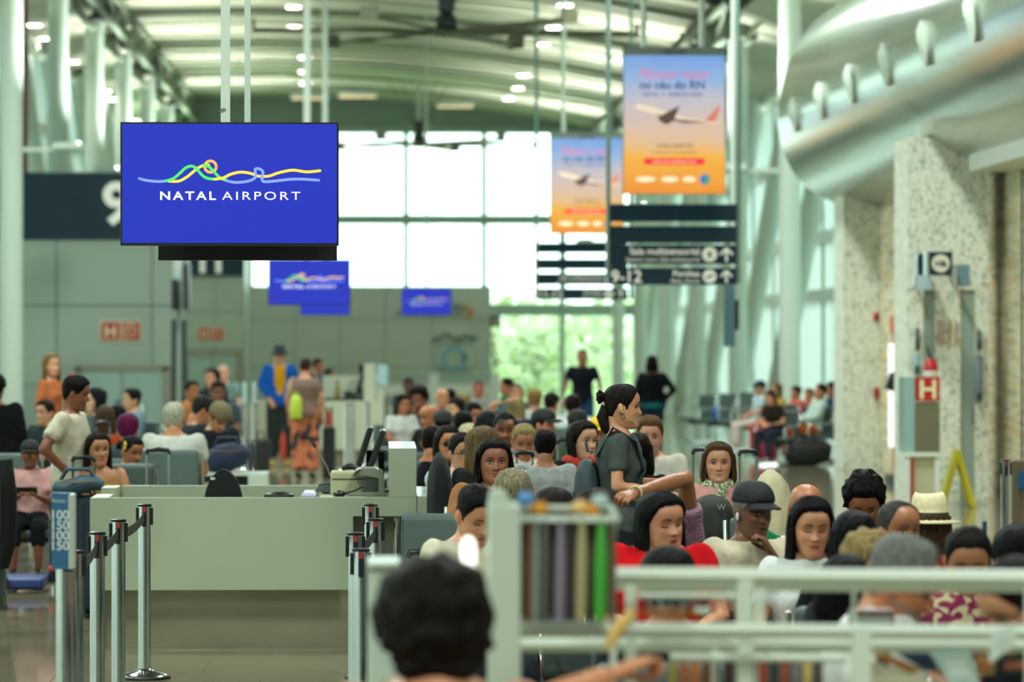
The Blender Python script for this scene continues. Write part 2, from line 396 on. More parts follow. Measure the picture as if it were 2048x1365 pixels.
# ---- gate walls on the boarding side
def panel_wall(name, lab, d, pxs, pys, depth, ztop, navy=None):
    """clad block: backing box with one panel per field between the joint pixels"""
    w = thing(name, lab, None, (PX(pxs[0], d), d, 0)); w['kind'] = 'structure'
    MB().box(PX(pxs[0], d) + .01, PX(pxs[-1], d) - .01, d + .04, d + depth, 0, ztop - .01).build('backing', M_joint, w)
    zs = [PZ(p, d) for p in pys]
    for i in range(len(pxs) - 1):
        for j in range(len(zs) - 1):
            z0, z1 = max(0.0, zs[j + 1]), zs[j]
            MB().box(PX(pxs[i], d) + .012, PX(pxs[i + 1], d) - .012, d, d + .05, z0 + .012, z1 - .012).build('panel', M_panel, w)
    MB().box(PX(pxs[-1], d) - .005, PX(pxs[-1], d) + .03, d + .02, d + depth, 0, ztop).build('side_panel', M_panel, w)
    if navy is not None:
        MB().box(PX(pxs[0], d), PX(pxs[-1], d) + .03, d - .06, d + .05, PZ(navy[1], d), PZ(navy[0], d)).build('sign_band', M_navy, w)
    return w
gw = panel_wall('wall_gate_1', 'grey panelled gate wall under the navy number nine band', 75, [-260, -80, 113, 304, 345], [480, 612, 771, 884], 3.5, PZ(347, 75), (347, 480))
t9 = text('lettering', '9', (PX(234, 75), 74.93, PZ(447, 75)), 1.12, M_whitep, gw, bold=.03)
gw2 = panel_wall('wall_gate_2', 'distant grey gate wall with the navy number eleven band', 115, [280, 360, 430, 487], [553, 625, 700, 820], 3.5, PZ(470, 115), (470, 553))
text('lettering', '11', (PX(421, 115), 114.93, PZ(545, 115)), .95, M_whitep, gw2, bold=.03)
gw3 = panel_wall('wall_gate_3', 'long grey panelled wall with faint logos below the end windows', 124, [487, 590, 680, 770, 865, 981], [572, 640, 735, 805], 2.0, PZ(572, 124))
M_faint = mat('faint_logo_print', '#52645a', .5); M_faintb = mat('faint_blue_print', '#5f9fb0', .5)
text('lettering', 'APOIO E SERVICOS', (PX(858, 124), 123.97, PZ(633, 124)), .26, M_faint, gw3, bold=.02)
text('lettering', 'RN', (PX(918, 124), 123.97, PZ(620, 124)), .3, M_faint, gw3, bold=.02)
mb = MB(); ribbon(mb, [(PX(a, 124), PZ(b, 124)) for a, b in ((866, 682), (880, 676), (893, 669), (903, 676), (915, 680), (928, 674), (952, 677))], .11, 123.96); mb.build('logo_line', M_faint, gw3)
text('lettering', 'NATAL AIRPORT', (PX(910, 124), 123.97, PZ(690, 124)), .16, M_faint, gw3)
mb = MB(); ribbon(mb, [(PX(907, 124) + .34 * math.cos(a * .5), PZ(718, 124) + .34 * math.sin(a * .5)) for a in range(14)], .12, 123.96); mb.build('logo_ring', M_faintb, gw3)
text('lettering', 'aeroporto', (PX(908, 124), 123.97, PZ(745, 124)), .26, M_faint, gw3)
mb = MB()
for q, c in enumerate(((935, 618), (943, 624), (938, 632))): mb.ell((PX(c[0], 124), 123.97, PZ(c[1], 124)), (.1, .01, .1), 10, 6)
mb.build('logo_dots', mat('orange_print', '#b07a52', .5), gw3)
# hydrant sign plates on the gate walls
def hydrant(px0, px1, py0, py1, d, lab):
    r = thing('hydrant_sign', lab, 'sign', (PX(px0, d), d - .04, PZ(py1, d)))
    x0, x1, z0, z1 = PX(px0, d), PX(px1, d), PZ(py1, d), PZ(py0, d); xm_ = (x0 + x1) / 2; h = z1 - z0
    MB().box(x0 - .03, x1 + .03, d - .03, d, z0 - .03, z1 + .03).build('backing_plate', mat('photolum_white', '#d9d3b8', .5), r)
    a = MB().box(x0, xm_ - .02, d - .045, d - .03, z0, z1).build('plate', M_red, r); b = MB().box(xm_ + .02, x1, d - .045, d - .03, z0, z1).build('plate', M_red, r)
    text('lettering', 'H', ((x0 + xm_) / 2 - .01, d - .05, z0 + h * .15), h * .95, mat('photolum_print', '#e3dcae', .5), r, bold=.03)
    mb = MB(); ribbon(mb, [((xm_ + x1) / 2 + .01 + (.04 + .011 * q) * h * 2.4 * math.cos(q * .7) , z0 + h * .5 + (.04 + .011 * q) * h * 2.4 * math.sin(q * .7)) for q in range(16)], h * .07, d - .05); mb.build('hose_symbol', MATS['photolum_print'], r)
hydrant(203, 280, 645, 680, 75, 'red hydrant sign pair on the wall below the number nine band')
hydrant(396, 446, 657, 679, 115, 'small distant red hydrant sign pair on the number eleven wall')
# wall cases
def wall_case(px0, px1, py0, py1, d, lab):
    x0, x1, z0, z1 = PX(px0, d), PX(px1, d), PZ(py1, d), PZ(py0, d)
    r = thing('wall_case', lab, 'cabinet', (x0, d - .35, z0)); fm = mat('case_frame', '#8f8d7c', .45)
    MB().box(x0, x1, d - .3, d - .04, z0, z1).build('body', mat('case_body', '#8b9a8f', .5), r)
    for a, b, c, e in ((x0 - .05, x1 + .05, z1 - .06, z1 + .05), (x0 - .05, x0 + .05, z0, z1), (x1 - .07, x1 + .07, z0, z1)):
        MB().box(a, b, d - .36, d - .04, c, e).build('frame', fm, r)
    n = 2
    for i in range(n):
        a = x0 + .06 + (x1 - x0 - .12) * i / n; b = x0 + .06 + (x1 - x0 - .12) * (i + 1) / n
        q = MB().box(a + .02, b - .02, d - .34, d - .31, z0 + .04, z1 - .08).build('door', mat('case_door', '#9bb3a8', .18), r)
        MB().box(b - .12 if i == 0 else a + .05, b - .05 if i == 0 else a + .12, d - .37, d - .33, (z0 + z1) / 2 - .12, (z0 + z1) / 2 + .02).build('lock_plate', mat('blue_label', '#2d5f86', .4), q)
    return r
wall_case(158, 335, 735, 868, 75, 'wide grey glazed wall case behind the seated crowd, under the hydrant signs')
wall_case(372, 478, 708, 782, 115, 'small distant glazed wall case under the number eleven band')
# pair of dark poles in front of the gate wall with hung display ends
gp = thing('boarding_gate_post', 'pair of tall dark posts with edge-on screens beside the gate wall', 'post', (PX(357, 72), 72, 0))
for q in (348, 368): MB().box(PX(q, 72) - .05, PX(q, 72) + .05, 71.95, 72.05, 0, PZ(640, 72)).build('post', M_dark, gp)
MB().box(PX(352, 72), PX(364, 72), 71.96, 72.04, 0, PZ(560, 72)).build('infill', mat('post_grey', '#8fa096', .4), gp)
for q, a, b in ((351, 560, 620), (374, 530, 620)):
    s_ = MB().box(PX(q, 72) - .05, PX(q, 72) + .05, 71.5, 72.5, PZ(b, 72), PZ(a, 72)).build('screen', M_black, gp)
for q in (349, 362, 376): MB().cyl((PX(q, 72), 72, PZ(560, 72)), (PX(q, 72), 72, PZ(515, 72)), .03, 8).build('hanger', M_white, gp)
# ---- downlights in the ceiling
DL = {}
M_lampw = mat('lamp_white', '#fff4e0', .4, emit=9.)
for i, (px_, py_) in enumerate([(587, 12), (588, 52), (610, 113), (609, 142), (611, 165), (1130, 8), (1107, 53), (1085, 87), (1047, 149), (1036, 175), (1017, 196), (68, 48), (93, 75), (145, 122), (164, 143), (210, 181), (222, 197), (272, 240)]):
    aisle = px_ < 300
    d = None
    for q in range(800):
        dd = 74 + q * .07; p = P(px_, py_, dd)
        zc = (9.5 + (p.x + 6.7) * .16) if aisle else cz(p.x) - .05
        if p.z >= zc: d = dd; break
    if d is None or d > 129.5: d = 128.5
    p = P(px_, py_, d); zc = p.z
    grp = 'aisle downlights behind the tall columns' if aisle else ('downlights in the row above the second screen' if px_ < 700 else 'downlights in the row beside the ceiling fan')
    kk = 'a' if aisle else ('d' if px_ < 700 else 'e'); DL[kk] = DL.get(kk, 0) + 1
    o = thing('downlight', 'glowing downlight, ' + ['first', 'second', 'third', 'fourth', 'fifth', 'sixth', 'seventh'][DL[kk] - 1] + ' from the top in the ' + {'a': 'aisle row behind the tall columns', 'd': 'row above the blue screens', 'e': 'curving row beside the ceiling fan'}[kk], 'lamp', p, grp)
    sp_ = bpy.data.lights.new('downlight_beam', 'SPOT'); sp_.energy = DOWN_W; sp_.spot_size = 2.5; sp_.spot_blend = .8; sp_.shadow_soft_size = .15; sp_.color = (1, .96, .88); so_ = bpy.data.objects.new('downlight_beam', sp_); COL.objects.link(so_); so_.parent = o; so_.location = (0, 0, -.08)
    MB().lathe([(.19, 0), (.19, .1), (.1, .12)], p + Vector((0, 0, -.03)), 14).build('ring', M_white, o, smooth=40)
    MB().lathe([(.02, -.005), (.17, -.004), (.17, .01)], p + Vector((0, 0, -.035)), 14).build('lens', M_lampw, o)
for i, (px_, py_) in enumerate([(620, 184), (910, 201), (715, 186)]):
    d = 126.0 - i; p = P(px_, py_, d); p.z = min(p.z, cz(p.x) - .25)
    o = thing('linear_light', ['dim warm strip light beside the second hanger above the screens', 'bright warm strip light near the end wall fascia', 'faint warm strip light between the two brighter strips'][i], 'lamp', p)
    MB().box(p.x - .62, p.x + .62, p.y - .2, p.y + .2, p.z - .02, p.z + .12).build('housing', M_white, o)
    MB().box(p.x - .58, p.x + .58, p.y - .17, p.y + .17, p.z - .035, p.z - .02).build('diffuser', mat('warm_strip', '#ffd9a0', .5, emit=1.6 if i == 1 else .7), o)
# ---- big ceiling fans
def fan(px_, py_, d, R, rot, lab):
    c = P(px_, py_, d); t = thing('ceiling_fan', lab, 'fan', c); top = cz(c.x)
    mt = mat('fan_blade_bronze', '#71705c', .4, .2); md = mat('fan_motor', '#243236', .4)
    MB().cyl(c + Vector((0, 0, .2)), (c.x, c.y, top), .05, 10).build('down_rod', M_steel, t, smooth=40)
    for a in range(4):
        q = Vector((math.cos(a * PI / 2 + .5), math.sin(a * PI / 2 + .5), 0))
        MB().cyl(c + q * .12 + Vector((0, 0, .5)), Vector((c.x, c.y, top)) + q * 1.1, .012, 6).build('guy_wire', M_dark, t)
    MB().lathe([(.1, .75), (.16, .68), (.16, .42), (.11, .38), (.19, .3), (.21, .12), (.14, .05)], c, 18).build('motor', md, t, smooth=40)
    MB().lathe([(.27, .06), (.3, 0), (.27, -.06), (.05, -.09)], c, 18).build('hub', mt, t, smooth=40)
    for b in range(6):
        a = rot + b * PI / 3; u = Vector((math.cos(a), math.sin(a), 0)); n_ = Vector((-u.y, u.x, 0)); v = []
        for r in (.24, R):
            w = .15 if r < 1 else .12
            for cx_, cz_ in ((-w, .035), (-w * .3, .075), (w * .5, .05), (w, -.03), (w * .4, .02), (-w * .4, .03)): v.append(c + u * r + n_ * cx_ + Vector((0, 0, cz_)))
        bl = MB().add(v, [(i, (i + 1) % 6, (i + 1) % 6 + 6, i + 6) for i in range(6)] + [(5, 4, 3, 2, 1, 0), (6, 7, 8, 9, 10, 11)]).build('blade', mt, t)
        e = c + u * (R + .03); MB().bxp(e + Vector((0, 0, .09)), (.05, .34, .26), Matrix.Rotation(a, 3, 'Z')).build('winglet', mt, bl)
fan(893, 66, 73, 3.65, .12, 'large bronze ceiling fan nearest the top edge, above the first banner')
fan(838, 290, 118, 3.65, .2, 'smaller looking distant ceiling fan in front of the end windows')
# ================================================================== STONE BLOCK ON THE FAR SIDE OF THE SEATS
M_stone = ramp_mat('mosaic_stone', 'voronoi', [(0, '#9aa592'), (.3, '#d6ddca'), (.6, '#e6eadd'), (.85, '#dbd6c0'), (1, '#f2f4ea')], rough=.6, scale=36, stretch=(1, 1, .6), bump=.2)
M_strip = ramp_mat('stacked_strip_stone', 'voronoi', [(0, '#b8ac8c'), (.25, '#dacdaa'), (.5, '#e8dcba'), (.75, '#d0cbb0'), (.92, '#e0bf86'), (1, '#a39d84')], rough=.65, scale=3.2, stretch=(.6, .6, 6.5), bump=.3)
sb = thing('wall_right_stone', 'stone clad restroom block with strip stone wall and mosaic piers', None, (7.5, 46, 0)); sb['kind'] = 'structure'
xw = 7.52
MB().box(xw, xw + .4, 30, 58, 0, 4.6).build('strip_stone_wall', M_strip, sb)
fx0, fx1 = PX(1687, 58), PX(1762, 58)
MB().box(fx0, xw + .3, 58, 59.2, 0, 4.4).build('pier', M_stone, sb)
nx0, nx1 = PX(1815, 46), PX(1976, 46); zo = PZ(580, 46)
o1, o2, o3, o4 = [PX(q, 46) for q in (1847, 1870, 1921, 1950)]
for a, b in ((nx0, o1), (o2, o3), (o4, nx1)): MB().box(a, b, 46, 47.2, 0, zo).build('pier', M_stone, sb)
MB().box(nx0, nx1, 46, 47.2, zo, 4.4).build('pier_head', M_stone, sb)
for i, (a, b) in enumerate(((o1, o2), (o3, o4))):
    dd = struct('door_%d' % (i + 1), MB().box(a, b, 46.04, 46.1, .01, zo), mat('door_grey', '#93a195', .45), 'flat grey restroom door beside the hydrant cabinet' if i == 0 else 'flat grey restroom door behind the yellow floor sign')
    MB().cyl((b - .03, 46.03, .95), (b - .03, 46.03, 1.15), .012, 8).build('handle', M_chrome, dd)
MB().box(PX(2040, 45), xw + .02, 44.86, 44.94, 0, 4.4).build('dark_trim', M_dark, sb)
MB().box(PX(1764, 57), xw + 1.2, 47.3, 57.8, PZ(395, 56), PZ(395, 56) + .35).build('soffit', M_white, sb)
MB().box(PX(1980, 44), xw + 1.2, 34, 45.6, PZ(330, 44), PZ(330, 44) + .3).build('soffit', M_white, sb)
# brushed metal canopy: long tube above the block
prof_px = [(1760, -26), (1692, 2), (1640, 35), (1596, 85), (1570, 150), (1556, 235), (1572, 315), (1616, 376), (1690, 412), (1770, 424)]
dc = 60.0
pr = [(P(a, b, dc).x, P(a, b, dc).z) for a, b in prof_px]
def crom(pts, n=5):
    out = []; k = len(pts)
    for i in range(k - 1):
        p0, p1, p2, p3 = [np.array(pts[j]) for j in (max(i - 1, 0), i, i + 1, min(i + 2, k - 1))]
        for j in range(n):
            t = j / n; out.append(tuple(.5 * (2 * p1 + (p2 - p0) * t + (2 * p0 - 5 * p1 + 4 * p2 - p3) * t * t + (3 * p1 - p0 - 3 * p2 + p3) * t ** 3)))
    return out + [tuple(pts[-1])]
pc = crom(pr, 6)
M_brush = mat('brushed_aluminium', '#aab5a4', .2, .85, noise=.06, nscale=2, stretch=(1, .05, 1))
cn = thing('metal_canopy', 'long rounded brushed metal canopy curving out above the stone wall', 'canopy', (9.5, dc, 5))
nsec = 14; ys = [dc - (dc - 18) * i / nsec for i in range(nsec + 1)]
for i in range(nsec):      # one skin panel per bay along the tube
    y0, y1 = ys[i] - .004, ys[i + 1] + .004; k = len(pc); v = []
    for (x, z) in pc: v += [(x, y0, z), (x, y1, z), (x + .05, y1, z), (x + .05, y0, z)]
    f = []
    for j in range(k - 1):
        o = 4 * j; f += [(o, o + 1, o + 5, o + 4), (o + 3, o + 7, o + 6, o + 2), (o, o + 4, o + 7, o + 3), (o + 1, o + 2, o + 6, o + 5)]
    f += [(0, 3, 2, 1), (4 * k - 4, 4 * k - 3, 4 * k - 2, 4 * k - 1)]
    MB().add(v, f).build('panel', M_brush, cn, smooth=40)
MB().prism(pc + [(pc[-1][0] + 2.2, pc[-1][1]), (pc[-1][0] + 2.2, pc[0][1])], 'y', dc - .02, dc + .05).build('end_cap', M_brush, cn)
MB().box(pc[-1][0] + 2.0, pc[-1][0] + 2.2, 18, dc, pc[-1][1], pc[0][1]).build('back_panel', M_panel, cn)
for i, (px_, py_) in enumerate([(1596, 232), (1645, 200), (1706, 166), (1777, 131), (1856, 86), (1952, 42)]):
    # nozzles sit on one line along the tube, at the profile height of the first
    zt = PZ(232, 57.5)
    j = min(range(len(pc)), key=lambda q: abs(pc[q][1] - zt) + (10 if q < 12 else 0)); x, z = pc[j]
    y = (x + .0) * F / (px_ - 765) if px_ > 1600 else 57.5
    c = Vector((x - .02, y, z)); R = Matrix.Rotation(-PI / 2, 3, 'Y')
    q = MB(); q.tube([c + Vector((.05, 0, 0)), c + Vector((-.015, 0, 0)), c + Vector((-.05, 0, -.01)), c + Vector((-.075, 0, -.015))], [.26, .27, .17, .05], 20)
    nz = q.build('air_nozzle', mat('nozzle_white', '#c3cfc0', .4), cn, smooth=35)
    MB().lathe([(.012, -.012), (.012, .012)], c + Vector((-.08, 0, -.015)), 8).build('nozzle_pin', M_dark, nz)
# things on and before the block
def wall_sign(px0, px1, py0, py1, d, lab, mark, m=None, depth=.25):
    x0, x1, z0, z1 = PX(px0, d), PX(px1, d), PZ(py1, d), PZ(py0, d)
    t = thing('projecting_sign', lab, 'sign', (x0, d, z0))
    MB().box(x0, x1, d, d + depth, z0, z1).build('box', m or M_navy, t, bevel=.01)
    MB().box(x0 - .03, x0, d + .01, d + depth, z0, z1).build('edge_trim', M_chrome, t)
    MB().box((x0 + x1) / 2 - .02, (x0 + x1) / 2 + .02, d + depth, 46.0 if d < 46 else d + depth + .1, (z0 + z1) / 2 - .02, (z0 + z1) / 2 + .02).build('bracket', M_dark, t)
    if mark:
        MB().tube([((x0 + x1) / 2, d - .006, (z0 + z1) / 2), ((x0 + x1) / 2, d + .002, (z0 + z1) / 2)], (z1 - z0) * .38, 24).build('disc', mat('sign_disc', '#d8d2bd', .5), t)
        text('symbol', mark, ((x0 + x1) / 2, d - .009, (z0 + z1) / 2 - (z1 - z0) * .13), (z1 - z0) * .36, M_navy, t, bold=.03)
wall_sign(1858, 1905, 503, 550, 44.6, 'navy sign box with pale round restroom symbol on the stone pier', 'H&')
wall_sign(1840, 1858, 507, 550, 45.4, 'narrow navy sign box partly hidden behind the restroom symbol sign', None)
wall_sign(1836, 1862, 552, 580, 45.2, 'pale blue sign box under the navy restroom signs', None, mat('pale_blue_sign', '#a9c3cc', .35))
wall_sign(1913, 1940, 529, 572, 45.0, 'grey blue sign box beside the restroom symbol sign', None, mat('grey_blue_sign', '#6f8d99', .35))
# hydrant cabinet with extinguisher
d = 44.2; x0, x1 = PX(1808, d), PX(1880, d)
hc = thing('hydrant_cabinet', 'fire hydrant cabinet with red H plate before the stone pier', 'cabinet', (x0, d, 0))
MB().box(PX(1831, d), x1, d, d + .45, PZ(906, d), PZ(806, d)).build('body', mat('cabinet_olive', '#6d6b55', .3), hc, bevel=.01)
MB().box(x0, PX(1831, d) - .005, d + .02, d + .45, PZ(906, d), PZ(755, d)).build('side_pane', mat('cabinet_pane', '#8fb0ab', .15), hc)
pl = MB().box(PX(1832, d), PX(1879, d), d - .02, d + .1, PZ(803, d), PZ(755, d)).build('plate', M_red, hc)
text('lettering', 'H', ((PX(1832, d) + PX(1879, d)) / 2, d - .025, PZ(797, d)), .3, MATS['photolum_print'], hc, bold=.025)
MB().box(x0, x1, d - .02, d + .5, PZ(915, d), PZ(906, d)).build('shelf', M_white, hc)
for q in (1815, 1875): MB().box(PX(q, d) - .03, PX(q, d) + .03, d, d + .06, 0, PZ(915, d)).build('leg', M_white, hc)
MB().box(PX(1821, d), PX(1827, d), d + .01, d + .05, 0, PZ(915, d)).build('red_leg', M_red, hc)
MB().box(x0 + .12, x1 - .06, d + .05, d + .1, .02, PZ(915, d)).build('lower_panel', mat('lower_panel_cream', '#b9b694', .5), hc)
fe = thing('fire_extinguisher', 'red fire extinguisher on top of the hydrant cabinet', 'extinguisher', (PX(1868, d), d + .2, PZ(755, d)))
c = Vector((PX(1868, d), d + .25, PZ(755, d)))
MB().lathe([(.08, -.0), (.085, .02), (.085, .07)], c, 18).build('white_band', M_white, fe, smooth=40)
MB().lathe([(.085, .07), (.085, .13), (.06, .19), (.025, .21)], c, 18).build('shoulder', M_red, fe, smooth=40)
MB().tube([c + Vector((0, 0, .2)), c + Vector((-.02, 0, .26)), c + Vector((-.05, 0, .36))], [.02, .018, .01], 8).build('valve', M_black, fe, smooth=40)
# orange totem
d = 52; kt = thing('orange_totem', 'slim orange service totem with glowing edge beside the stone pier', 'totem', (PX(1800, d), d, 0)); mo = mat('orange_paint', '#c4501b', .4)
MB().box(PX(1796, d), PX(1808, d), d, d + .6, .12, PZ(668, d)).build('body', mo, kt, bevel=.01)
MB().box(PX(1791, d), PX(1811, d), d - .04, d + .6, PZ(668, d), PZ(630, d)).build('head', mo, kt, bevel=.01)
MB().box(PX(1786, d), PX(1795, d), d + .02, d + .5, .5, PZ(688, d)).build('light_strip', mat('totem_light', '#eef6f4', .4, emit=.4), kt)
MB().box(PX(1782, d), PX(1812, d), d - .1, d + .7, 0, .12).build('base', M_dark, kt)
MB().bxp((PX(1783, d), d - .05, PZ(764, d)), (.13, .16, .24), Matrix.Rotation(.4, 3, 'Y')).build('card_reader', M_black, kt, bevel=.02)
# wet floor sign
d = 44.8; wf = thing('wet_floor_sign', 'yellow folding wet floor sign standing by the restroom doors', 'sign', (PX(1915, d), d, 0)); my = mat('yellow_plastic', '#d3c813', .4)
for (bx, by) in ((1881, -.0), (1947, .12)):
    p0 = Vector((PX(bx, d), d + by, 0)); p1 = Vector((PX(1914, d), d + .05, PZ(906, d))); u = (p1 - p0); n_ = Vector((0, 1, 0))
    v = []
    for q, w in ((p0, .17), (p1, .13)):
        for sx_, sy_ in ((-.035, -w), (.035, -w), (.035, w), (-.035, w)): v.append(q + Vector((sx_, sy_, 0)))
    MB().add(v, [(0, 3, 2, 1), (4, 5, 6, 7), (0, 1, 5, 4), (1, 2, 6, 5), (2, 3, 7, 6), (3, 0, 4, 7)]).build('leaf_panel', my, wf, bevel=.01)
MB().cyl((PX(1914, d), d - .08, PZ(908, d)), (PX(1914, d), d + .18, PZ(908, d)), .045, 10).build('hinge', my, wf, smooth=40)
# dispensers, alarm points and notices on the piers
def dispenser(px_, py0, py1, d, lab, col, w=.05):
    p0, p1 = P(px_, py1, d), P(px_, py0, d); t = thing('wall_dispenser', lab, 'dispenser', p0)
    MB().tube([p0, p0 + Vector((0, 0, .03)), p1 - Vector((0, 0, .03)), p1], [w * .6, w, w, w * .5], 14).build('body', mat('disp_' + col, col, .25), t, smooth=40)
    MB().box(p0.x - w * .5, p0.x + w * .5, d - w - .01, d - w * .8, p0.z + .03, p0.z + .12).build('spout', M_dark, t)
dispenser(1835, 655, 702, 45.92, 'small dark oval dispenser on the first stone pier', '#4f5f58', .03)
dispenser(1833, 708, 752, 45.9, 'pale blue dispenser under the small dark oval dispenser', '#8fb0b4', .045)
dispenser(1958, 662, 702, 45.92, 'grey oval dispenser on the last stone pier', '#6f7f76', .035)
dispenser(1957, 710, 806, 45.9, 'long blue and red dispenser on the last stone pier', '#7d8f9b', .05)
for px_, py0, py1, lab in ((1752, 625, 642, 'small red call point high on the far stone pier'), (1752, 776, 797, 'small red call point low on the far stone pier')):
    q = P(px_, py1, 57.95); t = thing('call_point', lab, 'alarm', q); MB().box(q.x - .03, q.x + .03, 57.9, 58, q.z, PZ(py0, 57.95)).build('box', M_red, t); MB().ell((q.x, 57.9, q.z + .06), (.014, .008, .014)).build('button', M_black, t)
for px_, lab in ((1881, 'narrow red framed notice on the middle stone pier'), (1906, 'wider red framed notice on the middle stone pier')):
    q = P(px_, 690, 45.98); w = .022 if px_ < 1890 else .04; t = thing('framed_notice', lab, 'notice', q)
    MB().box(q.x - w, q.x + w, 45.97, 45.995, q.z, PZ(641, 46)).build('sheet', mat('notice_sheet', '#c6cbb0', .6), t)
    for a, b in ((q.x - w - .008, q.x - w + .004), (q.x + w - .004, q.x + w + .008)): MB().box(a, b, 45.96, 45.995, q.z, PZ(641, 46)).build('frame', mat('notice_red', '#b5533a', .5), t)

# ================================================================== HANGING SCREENS
M_blue = mat('screen_blue', '#02030a', .3, emit=.52, ecol='#2b3bc2', spec=.2)
def screen(px0, px1, py0, py1, d, lab, logo=True, poles=(), th=.07, strip=None, emit=1.):
    x0, x1, z0, z1 = PX(px0, d), PX(px1, d), PZ(py1, d), PZ(py0, d); w = x1 - x0; h = z1 - z0
    t = thing('hanging_screen', lab, 'screen', ((x0 + x1) / 2, d, z0))
    MB().box(x0, x1, d, d + th, z0, z1).build('housing', M_black, t, bevel=.004)
    e = w * .009
    pn = MB().box(x0 + e, x1 - e, d - .004, d + .001, z0 + e * 1.3, z1 - e).build('display', M_blue, t)
    for (pp, pw, ptop, off) in poles:
        x = PX(pp, d + off); MB().box(x - pw / 2, x + pw / 2, d + off - pw / 2, d + off + pw / 2, z1 - .06, ptop).build('pole', M_steel, t)
    if logo:
        def LP(cx, cy): return (x0 + w * (cx - 704) / 1262, z1 - h * (cy - 715) / 720)
        lw = w * .0125
        blue = mat('logo_blue', '#6f86f2', .4, emit=.45); gr = mat('logo_green', '#3fd24f', .4, emit=.45); ye = mat('logo_yellow', '#f0bb30', .4, emit=.45); orr = mat('logo_orange', '#f09a3a', .4, emit=.45); wt = mat('logo_white', '#e8e6f5', .4, emit=.45)
        for nm, mm, pts, dy in (('logo_line', blue, [(813, 1045), (860, 1056), (920, 1062), (975, 1058)], 0),
                            ('logo_line', ye, [(985, 1060), (1040, 1060), (1085, 1038), (1120, 1010), (1150, 985), (1185, 968), (1215, 966)], .0006),
                            ('logo_ring', orr, [(1225 + 33 * math.cos(a * .45), 975 + 33 * math.sin(a * .45)) for a in range(15)], .0012),
                            ('logo_line', gr, [(970, 1058), (1010, 1045), (1050, 1012), (1080, 984), (1112, 972), (1140, 983), (1162, 1008), (1185, 1032), (1215, 1045), (1252, 1048)], .0018),
                            ('logo_line', gr, [(1185, 966), (1215, 975), (1245, 1005), (1280, 1040), (1322, 1057)], .0024),
                            ('logo_line', ye, [(1250, 1048), (1300, 1040), (1340, 1020), (1400, 1007), (1460, 1015), (1500, 1030), (1560, 1030), (1620, 1010), (1700, 995), (1780, 1005), (1857, 998)], .003),
                            ('logo_line', blue, [(1320, 1058), (1370, 1067), (1440, 1060), (1482, 1040), (1484, 1010), (1484, 990), (1505, 987), (1528, 1005), (1522, 1040), (1534, 1062), (1600, 1058), (1690, 1048), (1770, 1048), (1850, 1054)], .0036)):
            mb = MB(); ribbon(mb, [LP(*p) for p in pts], lw, d - .006 - dy); mb.build(nm, mm, pn)
        hs = h * .0665 / .70
        text('lettering', 'NATAL', (LP(930, 0)[0], d - .008, LP(0, 1168)[1]), hs, wt, pn, bold=.02, align='LEFT', spacing=1.3, fit=w * 322 / 1262)
        text('lettering', 'AIRPORT', (LP(1292, 0)[0], d - .008, LP(0, 1168)[1]), hs, wt, pn, align='LEFT', spacing=1.3, fit=w * 452 / 1262)
    return t
screen(240.5, 677.5, 245.5, 492, 21.7, 'big sharp blue airport screen hanging nearest', poles=((451, .052, 9.0, .05),))
mb = MB().cyl((PX(440, 21.75), 21.72, PZ(222, 21.7)), (PX(451, 21.75), 21.72, PZ(219, 21.7)), .008, 8)
o = mb.build('clamp_screw', M_chrome); o.parent = [q for q in bpy.data.objects if q.name == 'hanging_screen'][0]; o.location = -wloc(o.parent)
# the dark screen hung back to back behind it
t = thing('hanging_screen', 'black back of the screen peeking out below the big blue screen', 'screen', (PX(495, 22.3), 22.3, PZ(522, 22.3)))
MB().box(PX(316, 22.3), PX(674, 22.3), 22.3, 22.37, PZ(521.5, 22.3), PZ(285, 22.3)).build('housing', M_black, t, bevel=.005)
MB().box(PX(489, 22.4), PX(501, 22.4), 22.38, 22.42, PZ(330, 22.3), 9.0).build('pole', M_steel, t)
screen(536, 701, 519, 611, 57, 'second blue airport screen with logo, below the big screen corner', poles=((614, .1, 9.6, .1),))
screen(600, 700, 575, 631, 70, 'plain blue screen edge showing under the second screen', logo=False, poles=((650, .1, 9.6, .1),))
screen(803, 903, 577, 631, 94, 'smallest and farthest blue airport screen before the logo wall', poles=((853, .05, 10.15, .1),))
